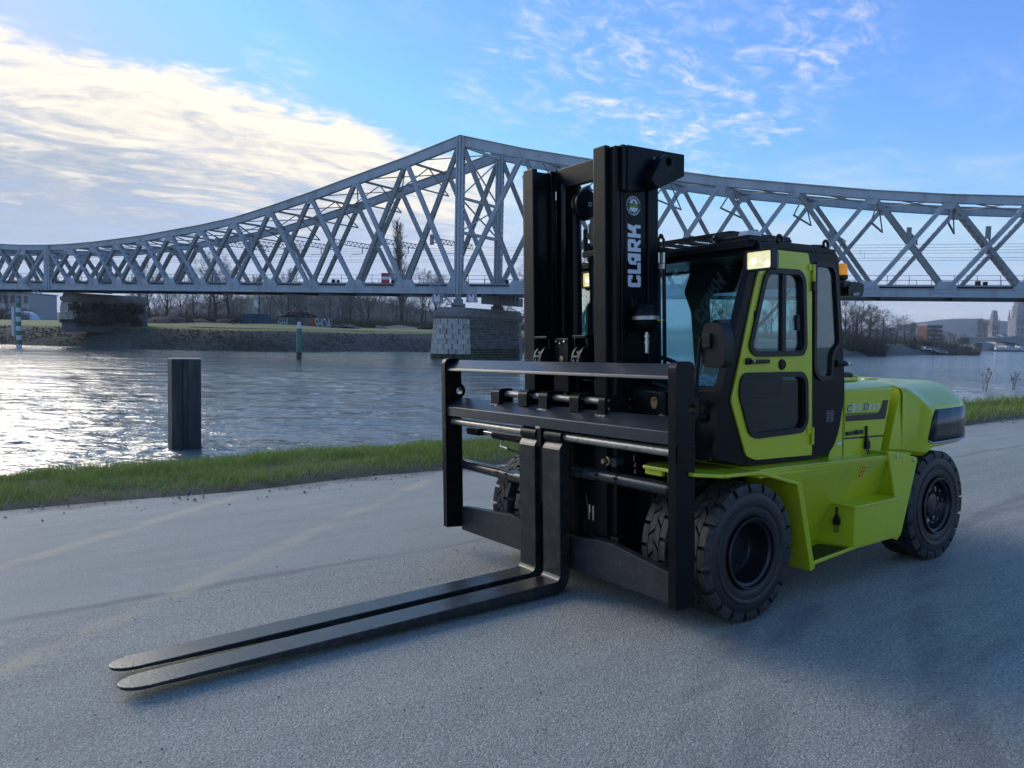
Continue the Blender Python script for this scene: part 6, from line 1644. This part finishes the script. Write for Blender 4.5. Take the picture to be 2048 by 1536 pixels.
m = MB(); m.box((-.02, .9, .24), (.03, 2 * MC - .9, .62)); m.box((.0, .9, 1.15), (.03, 2 * MC - .9, 1.3)); m.build('crossbar', BLACK, fl, bevel=.006)
m = MB(); m.box((-.37, .86, .25), (-.34, 2 * MC - .86, 1.28)); m.build('inner_carriage', BLACK, fl, bevel=.01)
for b in (.93, 1.18, 1.38, 1.60):
    m = MB(); m.box((-.395, b - .03, .3), (-.36, b + .03, 1.36)); m.build('carriage_rib', BLACK, fl, bevel=.008)
# head bracket with lifting lug
B7 = .740
m = MB(); m.plate([(-.306, 2.972), (.227, 2.977), (.227, 2.832), (-.040, 2.715), (-.306, 2.679)], az(B7), 0, .042)
hb = m.build('mast_bracket', CABBLK, fl, bevel=.006)
m = MB(); m.box((-.345, B7 + .005, 2.68), (-.312, B7 + .05, 2.972)); m.build('bracket_edge', BLACK, hb, bevel=.005)
lug2 = lambda u, v, t: (u, v, t)
P0_, P1_ = np.array((-.150, .655, 2.725)), np.array((-.015, .655, 2.885))
ld = P1_ - P0_; Ll = np.linalg.norm(ld); ld /= Ll; lc = np.cross(ld, (0, 1, 0)); lc /= np.linalg.norm(lc)
outl = [(0, -.040), (0, .040), (Ll * .8, .058)] + [(Ll + .050 * math.sin(t) - .01, .056 * math.cos(t)) for t in np.linspace(.2, math.pi - .2, 9)] + [(Ll * .8, -.058)]
hole = circle((Ll - .005, 0), .026, 14)
m = MB(); m.plate(outl, lambda u, v, t: tuple(P0_ + ld * u + lc * v + np.array([0, t, 0])), 0, .085, holes=[hole]); m.build('lifting_lug', BLACK, hb, bevel=.010, seg=3)
m = MB(); m.plate([(-.07, 2.842), (.078, 2.842), (.078, 2.920), (-.07, 2.920)], az(B7 - .001), -.001, .001); m.build('load_label', WHITE, hb)
m = MB(); hk = [(.045 + .014 * math.sin(t), B7 - .003, 2.862 - .014 * math.cos(t)) for t in np.linspace(-1.2, 2.6, 9)] + [(.055, B7 - .003, 2.90)]; m.tube(hk, .0035, 5); m.build('hook_print', BLKV, hb)
# maker's lettering up the mast: C L A R K, block letters read from below
B8 = .780
def up_text(u, v, t): return (-.155 - v * .1165, B8 - .0015 - t, 2.066 + u)
K_ = [  # block letters: outline and holes; u along the word, v up the letter (0..1), letter cell width about .078
    ([(0.0, .10), (.010, 0), (.070, 0), (.078, .08), (.078, .34), (.052, .34), (.052, .25), (.027, .25), (.027, .75), (.052, .75), (.052, .64), (.078, .64), (.078, .90), (.070, 1), (.010, 1), (0, .90)], []),
    ([(.088, 0), (.158, 0), (.158, .26), (.114, .26), (.114, 1), (.088, 1)], []),
    ([(.140, .30), (.164, .30), (.164, 0), (.164, 0), (.220, 0), (.220, 1), (.176, 1), (.150, .90), (.140, .72)], [[(.166, .48), (.194, .48), (.194, .74), (.178, .74), (.166, .68)]]),
    ([(.232, 0), (.258, 0), (.258, .26), (.264, .26), (.292, 0), (.312, 0), (.312, .08), (.292, .36), (.312, .44), (.312, .92), (.304, 1), (.232, 1)], [[(.258, .52), (.286, .52), (.286, .76), (.258, .76)]]),
    ([(.324, 0), (.350, 0), (.350, .36), (.356, .36), (.386, .36), (.386, 0), (.408, 0), (.408, .42), (.398, .52), (.412, 1), (.380, 1), (.360, .62), (.350, .62), (.350, 1), (.324, 1)], []),
]
K_[2] = ([(.146, .34), (.172, .34), (.172, .0), (.220, .0), (.220, 1), (.176, 1), (.152, .90), (.146, .74)], [[(.170, .50), (.194, .50), (.194, .74), (.180, .74), (.170, .68)]])
K_[1] = ([(.088, 0), (.162, 0), (.162, .26), (.114, .26), (.114, 1), (.088, 1)], [])
for ou, ho in K_:
    m = MB(); m.plate(rpoly(ou, .006, 2), up_text, 0, .0012, holes=ho); m.build('lettering', WHITE, fl)
# round emblem
ec = (-.218, 2.597)
def emb(off): return lambda u, v, t: (ec[0] + u, B8 - off - t, ec[1] + v)
for r, mt, o in ((.0625, WHITE, .001), (.058, BLKV, .0018), (.041, GREYV, .0026), (.0405, WHITE, .0030)):
    m = MB(); m.plate(circle((0, 0), r, 40), emb(o), 0, .0006); m.build('emblem', mt, fl)
m = MB(); m.plate([(-.060, -.016), (-.03, -.013), (0, -.012), (.03, -.013), (.060, -.016), (.060, .017), (.03, .014), (0, .013), (-.03, .014), (-.060, .017)], emb(.0038), 0, .0006); m.build('emblem', BLKV, fl)
text_mesh('lettering', 'CLARK', .024, lambda u, v, t: emb(.0046)(u, v - .008, t), GRNV, fl, offset=.0012, align='CENTER')
for word, top in (('BUILT', True), ('TO LAST', False)):
    for i, ch in enumerate(word):
        th_ = (i - (len(word) - 1) / 2) * .32
        a_ = math.pi / 2 - th_ if top else -math.pi / 2 + th_
        rot = -th_ if top else th_
        def put(u, v, t, a_=a_, rot=rot, top=top):
            r = .0435 if top else .0545; x = r * math.cos(a_); y = r * math.sin(a_); c_, s_ = math.cos(rot), math.sin(rot)
            return emb(.0030)(x + u * c_ - v * s_, y + u * s_ + v * c_, t)
        if ch != ' ': text_mesh('lettering', ch, .0155, put, WHITE, fl, offset=.0004, align='CENTER')
m = MB(); m.plate(circle((-.006, .026), .006, 8), emb(.0038), 0, .0006); m.plate(circle((.008, .024), .005, 8), emb(.0038), 0, .0006); m.plate([(-.012, .016), (.016, .016), (.010, .022), (-.008, .024)], emb(.0038), 0, .0006)
m.build('emblem', BLKV, fl)
# red and white tension decal low on the mast
for i in range(2):
    m = MB(); m.plate(circle((-.215, .845 + i * .040), .016, 12), az(.7635), 0, .001, holes=[circle((-.215, .845 + i * .040), .010, 10)]); m.build('red_decal', REDV, fl)
    m = MB(); m.plate([(-.235, .832 + i * .042), (-.222, .832 + i * .042), (-.222, .858 + i * .042), (-.235, .858 + i * .042)], az(.763), 0, .001); m.build('white_decal', WHITE, fl)
m = MB(); m.plate([(-.24, .915), (-.232, .915), (-.232, .955), (-.24, .955)], az(.763), 0, .001); m.build('white_decal', WHITE, fl)
# accumulator
m = MB(); cz = 1.866; ac_ = (-.19, .700, 0)
prof = [(0, cz + .090)] + [(.088 * math.sin(t), cz + .012 + .078 * math.cos(t)) for t in np.linspace(.3, math.pi / 2, 7)] + [(.090, cz + .004)]
m.lathe(prof, ac_, 'z', 28); ab = m.build('accumulator', BLACK, fl, smooth=50)
m = MB(); m.lathe([(.088 * math.sin(t), cz - .012 + .088 * math.cos(t)) for t in np.linspace(math.pi / 2, math.pi, 9)], ac_, 'z', 28); m.build('lower_shell', BLACK, ab, smooth=50)
m = MB(); m.lathe([(.0895, cz + .006), (.0905, cz + .006), (.0905, cz - .018), (.0895, cz - .018)], ac_, 'z', 28); m.box((-.17, .60, cz - .026), (-.12, .62, cz - .019), 1); m.build('steel_band', [STEEL, YELV], ab, smooth=50)
m = MB(); m.tube([(ac_[0] + .01, ac_[1], cz - .09), (ac_[0] + .01, ac_[1], cz - .15)], .013, 10); m.tube([(ac_[0] + .01, ac_[1], cz - .118), (ac_[0] + .01, ac_[1], cz - .132)], .019, 6); m.tube([(ac_[0] + .01, ac_[1], cz - .15), (ac_[0] + .01, ac_[1], cz - .172)], .017, 6); m.tube([(ac_[0] + .01, ac_[1], cz - .172), (ac_[0] + .01, ac_[1], cz - .235)], .0155, 12); m.build('hose_fitting', CHROME, ab, smooth=40)
m = MB(); m.box((-.285, B8 - .03, 1.74), (-.10, B8, 1.765)); m.box((-.27, B8 - .04, 1.925), (-.23, B8, 1.985)); m.build('accumulator_bracket', BLACK, fl, bevel=.004)
# hoses beside the mast
for k, (x, y) in enumerate(((.045, .81), (.075, .79))):
    m = MB(); m.tube([(x, y, 2.29), (x + .004, y, 2.0), (x + .01, y, 1.5), (x + .03, y, 1.1)], .013, 8); m.build('hydraulic_hose', PLASTIC, fl, smooth=50)
    m = MB(); m.tube([(x, y, 2.24), (x, y, 2.31)], .014, 10); m.tube([(x, y, 2.20), (x, y, 2.235)], .018, 6); m.build('hose_fitting', CHROME, fl, smooth=40)
m = MB(); m.tube([(.045, .81, 2.32), (.045, .81, 2.40)] + [(.060 - .015 * math.cos(t), .80, 2.40 + .03 * math.sin(t)) for t in np.linspace(.3, 2.9, 6)] + [(.075, .79, 2.40), (.075, .79, 2.32)], .010, 8); m.build('hydraulic_hose', PLASTIC, fl, smooth=50)
m = MB(); m.box((.02, .77, 2.315), (.10, .83, 2.345)); m.build('hose_clamp', PLASTIC, fl, bevel=.005)
# between the uprights: cylinder, chains, sheaves
m = MB(); m.tube([(-.22, 1.355, .35), (-.22, 1.355, 2.62)], .032, 16); m.tube([(-.22, 1.355, 2.62), (-.215, 1.33, 2.72), (-.20, 1.29, 2.78), (-.18, 1.25, 2.79)], .03, 14); m.build('lift_cylinder', BLACK, fl, smooth=50)
m = MB(); m.tube([(-.10, 1.295, 1.70), (-.10, 1.30, 2.05), (-.10, 1.32, 2.42)], .036, 12); m.build('lift_cylinder', BLACK, fl, smooth=50)
m = MB(); m.lathe([(0, -.012), (.020, -.010), (.022, -.002), (.100, .0), (.104, .012), (.094, .024), (.094, .04), (.104, .052), (.100, .064), (0, .064)], (-.25, 1.19, 2.663), 'y', 40); sh_ = m.build('sheave', CABBLK, fl, smooth=35)
m = MB(); m.lathe([(.010, -.016), (.017, -.016), (.017, -.010)], (-.25, 1.19, 2.663), 'y', 16); m.build('sheave_pin', CHROME, sh_, smooth=40)
m = MB(); m.box((-.30, 1.02, 2.36), (-.24, 1.12, 2.56)); m.box((-.27, 1.02, 2.30), (-.21, 1.24, 2.34)); m.tube([(-.24, 1.235, 2.34), (-.24, 1.235, 2.50)], .018, 8); m.tube([(-.24, 1.175, 2.42), (-.24, 1.175, 2.54)], .012, 8); m.box((-.25, 1.14, 2.43), (-.22, 1.22, 2.47)); m.build('valve_block', BLACK, fl, bevel=.004)
m = MB(); m.tube([(-.24, 1.20, 2.47), (-.24, 1.20, 2.53)], .008, 8); m.tube([(-.24, 1.16, 2.46), (-.24, 1.16, 2.54)], .006, 8); m.tube([(-.24, 1.225, 2.27), (-.24, 1.225, 2.30)], .016, 6); m.build('hose_fitting', CHROME, fl, smooth=40)
for b in (1.468,):
    for k in range(34):
        z = 1.76 + k * .0205; m = MB(); e = .012 if k % 2 else .007
        m.box((-.262, b - e, z), (-.238, b - e + .004, z + .026)); m.box((-.262, b + e - .004, z), (-.238, b + e, z + .026)); m.tube([(-.25, b - .013, z + .004), (-.25, b + .013, z + .004)], .006, 6)
        m.build('chain_link', mat('chain_steel', (.05, .048, .045), .4, metal=.8), fl)
m = MB(); m.box((-.26, 1.455, 2.46), (-.24, 1.482, 2.85)); m.build('lift_chain', mat('chain_steel', (.05, .048, .045), .4, metal=.8), fl)
m = MB(); m.box((-.10, 1.56, .4), (-.04, 1.74, 2.9)); m.box((-.12, 1.46, .4), (-.08, 1.58, 2.86)); m.build('inner_web', BLACK, fl, bevel=.006)
for b0, b1 in ((1.47, 1.60), (1.045, 1.165)):
    m = MB(); bc_ = (b0 + b1) / 2
    m.lathe([(0, -.05), (.11, -.05), (.125, -.045), (.125, -.030), (.108, -.022), (.108, .022), (.125, .030), (.125, .045), (.11, .05), (0, .05)], (-.33, bc_, 1.575), 'y', 36); s_ = m.build('chain_sheave', BLACK, fl, smooth=35)
    m = MB(); m.box((-.42, b0 - .01, 1.735), (-.30, b1 + .01, 1.755)); m.box((-.40, b0 - .012, 1.66), (-.30, b0 - .002, 1.735)); m.box((-.40, b1 + .002, 1.66), (-.30, b1 + .012, 1.735)); m.build('sheave_guard', BLACK, s_, bevel=.004)
    m = MB()
    for r in range(3):
        for c_ in range(3):
            if (r + c_) % 2 == 0 or r == 1: m.box((-.452, bc_ - .03 + c_ * .022, 1.575 + r * .028), (-.449, bc_ - .018 + c_ * .022, 1.590 + r * .028))
    m.build('lettering', GREYV, s_)
m = MB(); m.box((-.36, 1.29, 1.35), (-.335, 1.455, 1.738)); pl_ = m.build('sheave_plate', BLACK, fl, bevel=.005)
for b, z in ((1.42, 1.715), (1.375, 1.700), (1.325, 1.714)):
    m = MB(); m.lathe([(0, -.012), (.009, -.010), (.010, 0)], (-.36, b, z), 'x', 6); m.build('bolt', CHROME, pl_)
m = MB(); m.lathe([(0, -.008), (.022, -.006), (.025, 0)], (-.36, 1.365, 1.590), 'x', 20); m.build('bolt', BRASS, pl_, smooth=40)
for b in (1.385, 1.36):
    m = MB(); m.tube([(-.33, b, 1.25), (-.33, b, 1.50)], .012, 10); m.build('piston_rod', CHROME, fl, smooth=40)
# side box with the oval plate, right of the mast
m = MB(); m.plate([(.45, 1.18), (.74, 1.18), (.74, 1.41), (.45, 1.385)], lambda u, v, t: (-.28 + t, u, v), 0, .16); m.build('mast_box', BLACK, fl, bevel=.012)
m = MB(); m.plate([(.533 + .028 * math.cos(t), 1.325 + (.046 if math.sin(t) < 0 else .030) * math.sin(t)) for t in np.linspace(0, 6.28, 20)[:-1]], lambda u, v, t: (-.285 + t, u, v), 0, .006); op = m.build('oval_plate', BRASS, fl)
m = MB(); m.lathe([(0, -.012), (.009, -.010), (.010, 0)], (-.285, .530, 1.338), 'x', 8); m.build('red_button', REDV, op)
m = MB(); m.tube([(-.30, .46, 1.235), (-.27, .46, 1.235)], .022, 6); m.tube([(-.31, .46, 1.235), (-.29, .46, 1.235)], .012, 10); m.build('hose_fitting', CHROME, fl, smooth=40)
m = MB(); m.tube([(-.26, .40, 1.20), (-.22, .38, 1.30)], .025, 10); m.build('tilt_lever', LIME, fl, smooth=40)

# ---- fork carriage
ZB_ = .188
def post(b0, b1):
    o_ = [(-.622, ZB_), (-.464, ZB_ - .012), (-.464, 1.245)] + [(-.478 + .052 * math.cos(t), 1.318 + .058 * math.sin(t)) for t in np.linspace(-1.25, 1.25, 9)] + [(-.464, 1.395), (-.464, 1.59), (-.622, 1.59)]
    o_ = rpoly(o_, [.005, .005] + [0] * 11 + [.055, .055], 5)
    m = MB(); m.plate(o_, lambda u, v, t: (u, t, v), b0, b1, holes=[circle((-.484, 1.318), .030, 16)])
    return m.build('carriage_post', BLACK, fl, bevel=.008, seg=3)
post(.038, .094); post(2.566, 2.621)
m = MB(); m.box((-.615, .030, 1.020), (-.468, .040, 1.118)); np_ = m.build('name_plate', BLACK, fl, bevel=.002)
for a in (-.60, -.483):
    for z in (1.035, 1.103):
        m = MB(); m.lathe([(0, -.003), (.005, -.002), (.005, 0)], (a, .030, z), 'y', 6); m.build('rivet', BLACK, np_)
bL, bR = 2.567, .093
def bar(name, poly, ma=BARM, bev=.004):
    m = MB(); m.plate(poly, lambda u, v, t: (u, t, v), bR, bL); return m.build(name, ma, fl, bevel=bev)
bar('top_bar', [(-.605, 1.488), (-.600, 1.507), (-.490, 1.575), (-.474, 1.568), (-.474, 1.555), (-.585, 1.485)])
bar('middle_bar', [(-.605, 1.118), (-.605, 1.192), (-.475, 1.262), (-.464, 1.262), (-.464, 1.19), (-.50, 1.15), (-.585, 1.118)])
def shaft(name, p, q, r, ma, n=18): m = MB(); m.tube([p, q], r, n); return m.build(name, ma, fl, smooth=50)
shaft('fork_shaft', (-.545, bR, 1.070), (-.545, bL, 1.070), .029, STEEL, 24)
# side-shift shaft and its brackets
shaft('side_shift_shaft', (-.445, .74, 1.320), (-.445, 2.02, 1.320), .024, STEEL, 20)
def lugp(b0, b1, z0, front=-.520, back=-.385, top=1.362, bolts=0, name='shaft_bracket'):
    o_ = rpoly([(front, z0), (back, z0), (back, top), (front, top)], [.0, .0, .03, .04], 5)
    m = MB(); m.plate(o_, lambda u, v, t: (u, t, v), b0, b1); o = m.build(name, BLACK, fl, bevel=.005)
    for a_, z_ in ((front + .03, top - .03), (back - .03, top - .03), (front + .03, top - .085), (back - .03, top - .085))[:bolts]:
        q_ = MB(); q_.lathe([(0, -.010), (.009, -.009), (.010, 0)], (a_, b0, z_), 'y', 6); q_.build('bolt', BRASS, o)
    return o
lugp(1.930, 2.040, 1.225); lugp(1.575, 1.680, 1.245, bolts=2); lugp(1.335, 1.435, 1.225); lugp(.995, 1.090, 1.245, bolts=3); lugp(.735, .797, 1.225, back=-.27, bolts=4)
for b in (1.985, 1.385, .766):
    m = MB(); fr = random.Random(int(b * 100)); pts = [(-.528 + fr.uniform(-.006, .006), b - .05 + .0125 * k, 1.236 + fr.uniform(-.003, .003)) for k in range(9)]
    m.tube(pts, .007, 6); m.build('weld_bead', STEEL, fl, smooth=50)
# positioner tubes and cylinder
def capped_tube(p, q, r, name):
    m = MB(); p, q = np.array(p), np.array(q); d = (q - p) / np.linalg.norm(q - p)
    m.tube([p, q], r, 24); o = m.build(name, GUNM, fl, smooth=50)
    m = MB(); m.tube([p - d * .02, p + d * .012], r * 1.03, 24); m.tube([q - d * .012, q + d * .02], r * 1.03, 24); m.build('end_cap', BLACK, o, smooth=50); return o
tA = capped_tube((-.440, 2.56, .700), (-.440, 1.60, .690), .045, 'positioner_tube'); tB = capped_tube((-.430, 1.30, .822), (-.430, .245, .822), .041, 'positioner_tube')
for par, bs, z, r in ((tA, (2.02, 1.90), .694, .047), (tB, (1.03, .87, .69), .822, .043)):
    for b in bs:
        m = MB(); ring_ = [(-.435 + r * math.cos(t), b, z + r * math.sin(t)) for t in np.linspace(0, 2 * math.pi, 25)]; m.tube(ring_, .0035, 5, cap=False); m.box((-.435 - r - .012, b - .006, z + .008), (-.435 - r + .004, b + .010, z + .020)); m.build('cable_tie', BLKV, par)
m = MB(); m.tube([(-.47, 2.40, .725), (-.475, 2.0, .735), (-.47, 1.85, .72), (-.45, 1.60, .70)], .011, 8); m.build('hydraulic_hose', PLASTIC, fl, smooth=50)
m = MB(); m.tube([(-.38, 2.20, .975), (-.38, 1.60, .975)], .036, 20); sc_ = m.build('shift_cylinder', BLACK, fl, smooth=50)
m = MB(); m.tube([(-.38, 2.40, .982), (-.38, 2.19, .978)], .013, 12); m.build('piston_rod', CHROME, sc_, smooth=50)
m = MB(); m.box((-.42, 2.38, .952), (-.33, 2.57, 1.01)); m.lathe([(0, -.012), (.010, -.01), (.012, 0)], (-.42, 2.40, .985), 'x', 8); m.build('rod_bracket', BLACK, fl, bevel=.005)
m = MB(); m.tube([(-.40, 2.08, .945), (-.40, 2.08, .90)], .010, 8); m.tube([(-.40, 2.09, .895), (-.40, 1.99, .885)], .011, 8); m.build('hose_fitting', CHROME, fl, smooth=50)
m = MB(); m.tube([(-.40, 1.99, .885), (-.39, 1.85, .865), (-.38, 1.6, .84)], .009, 8); m.build('hydraulic_hose', PLASTIC, fl, smooth=50)
# bottom bar: sawn upper edge, higher in the middle
m = MB(); prof = [(bR, .318), (.30, .345), (.70, .405), (.86, .405), (1.10, .372), (1.60, .372), (1.85, .400), (2.22, .372), (bL, .345)]
top = [(b, z) for b, z in prof]; bot = [(bL, .148), (bR, .150)]
m.plate(top + bot, lambda u, v, t: (-.480 + t, u, v), 0, .055)
m.build('bottom_bar', mat('bar_steel', (.022, .023, .026), .5, var=.4, vscale=9, bump=.3, bscale=30, dirt=(.06, .058, .055), dirt_amt=.6), fl, bevel=.004)
m = MB(); m.box((-.44, .70, .40), (-.35, .78, .44)); m.box((-.43, .80, .36), (-.30, .97, .41)); m.build('stop_block', BLACK, fl, bevel=.005)
m = MB(); m.box((-.42, .95, .40), (-.34, 1.06, .50)); m.box((-.41, .90, .47), (-.36, 1.02, .50)); m.box((-.40, 1.00, .36), (-.38, 1.03, .55)); m.build('valve_block', BLACK, fl, bevel=.006)
for b in (1.035, .995):
    m = MB(); m.tube([(-.39, b, .50), (-.39, b, .60)], .011, 10); m.build('hose_fitting', CHROME, fl, smooth=40)
m = MB(); m.tube([(-.36, 1.12, .78), (-.37, 1.09, .62), (-.38, 1.04, .47)], .004, 5); m.tube([(-.36, 1.09, .70), (-.37, 1.07, .48)], .004, 5); m.build('wire', CHROME, fl)
m = MB(); m.lathe([(0, -.060), (.018, -.060), (.020, -.050), (.020, -.030)], (-.39, .835, .925), 'x', 6); m.lathe([(.020, -.030), (.032, -.028), (.034, -.018), (.02, -.012)], (-.39, .835, .925), 'x', 20); m.build('hex_bolt', BRASS, fl)
m = MB(); m.tube([(-.41, .775, .920), (-.345, .775, .920)], .030, 20); m.build('roller', GUNM, fl, smooth=50)

# ---- forks
def fork(b0, b1):
    th = .080; out = []
    tipx, heel = -3.245, -.612
    zt = lambda a: .095 + .0112 * (a + .5)
    n = 8
    # centre-line profile from the tip: upper edge then lower edge, (a, z)
    up = [(-3.176, zt(-3.19) - .004), (-3.165, zt(-3.15)), (-2.4, zt(-2.4)), (-1.2, zt(-1.2)), (heel - .04, zt(-.65))]
    up += [(heel - .04 + .045 * math.sin(t), zt(-.65) + .045 - .045 * math.cos(t)) for t in np.linspace(.3, math.pi / 2, 5)]
    up += [(heel + .005, .985), (heel + .012, 1.000), (heel + .040, 1.035)]
    back = [(heel + .085, 1.035), (heel + .085, .13)]
    back += [(heel + .085 - .12 * (1 - math.cos(t)), .13 - .12 * math.sin(t)) for t in np.linspace(.2, math.pi / 2, 6)]
    low = [(-1.3, .022), (-2.2, .034), (-3.0, .045), (-3.176, .050)]
    prof = up + back + low
    m = MB(); m.plate(prof, lambda u, v, t: (u, t, v), b0, b1)
    # rounded, thinned tip
    c_ = (b0 + b1) / 2; hw = (b1 - b0) / 2; k = 10; vs = []
    for j in range(k + 1):
        t = math.pi * j / k; vs.append((-3.140 - .150 * math.sin(t) ** .8, c_ + hw * math.cos(t), zt(-3.2) + .0006)); 
    for j in range(k + 1):
        t = math.pi * j / k; vs.append((-3.140 - .145 * math.sin(t) ** .8, c_ + hw * math.cos(t) * .98, .047))
    m.add(vs, [tuple(range(k + 1)), tuple(range(2 * k + 1, k, -1))] + [(j, j + 1, k + 2 + j, k + 1 + j) for j in range(k)])
    o = m.build('fork', IRON, fl, bevel=.004, seg=2)
    m = MB(); m.tube([(-.547, b0 + .004, 1.068), (-.547, b1 - .004, 1.068)], .052, 22); m.box((-.575, b0 + .004, 1.00), (-.53, b1 - .004, 1.06)); m.build('fork_eye', BLACK, o, smooth=50)
    return o
fork(1.088, 1.278); fork(1.368, 1.552)
m = MB(); m.plate(rpoly([(-.60, .98), (-.50, .98), (-.50, 1.13), (-.60, 1.13)], .02), lambda u, v, t: (u, t, v), 1.303, 1.348); m.box((-.58, 1.305, .60), (-.52, 1.346, 1.0)); m.build('fork_spacer', BLACK, fl, bevel=.006)
m = MB(); m.tube([(-.602, 1.302, 1.115), (-.604, 1.325, 1.12), (-.602, 1.349, 1.115)], .010, 6); m.build('weld_bead', STEEL, fl, smooth=50)
# ------------------------------------------------------------------ dry weeds standing above the grass
STALK = mat('dry_stalk', (.10, .075, .05), .9, var=.3)
def weed(x, d, h, label, seed):
    r = random.Random(seed); base = tw((x, edge_y(x) - .10 + d, bank_h(x, d)))
    root = empty('dry_weed', tuple(base)); tag(root, label, 'weed', 'dry weeds on the river bank')
    m = MB()
    for k in range(5):
        a = r.uniform(0, 6.28); L = h * r.uniform(.6, 1.0); p = np.array([r.uniform(-.05, .05), r.uniform(-.05, .05), 0]); lean = np.array([math.cos(a), math.sin(a), 0]) * L * .22
        pts = [p, p + lean * .3 + np.array([0, 0, L * .5]), p + lean + np.array([0, 0, L])]; m.tube(pts, [.006, .005, .003], 5)
        for j in range(3):
            f = r.uniform(.45, .95); q_ = p + lean * f * f + np.array([0, 0, L * f]); b2 = r.uniform(0, 6.28); e = q_ + np.array([math.cos(b2) * .10, math.sin(b2) * .10, .13]); m.tube([q_, e], [.003, .002], 4)
            m.lathe([(0, .018), (.012, .008), (.013, 0), (0, -.012)], tuple(e), 'z', 6)
        m.lathe([(0, .03), (.016, .015), (.018, 0), (0, -.016)], tuple(pts[-1]), 'z', 6)
    w_ = m.build('stalk', STALK, root); w_['kind'] = 'stuff'
weed(17.6, 2.5, .6, 'tall dry weed with seed heads on the bank right of the forklift', 1)
weed(19.0, 2.6, .42, 'lower dry weed at the right edge of the bank', 2)
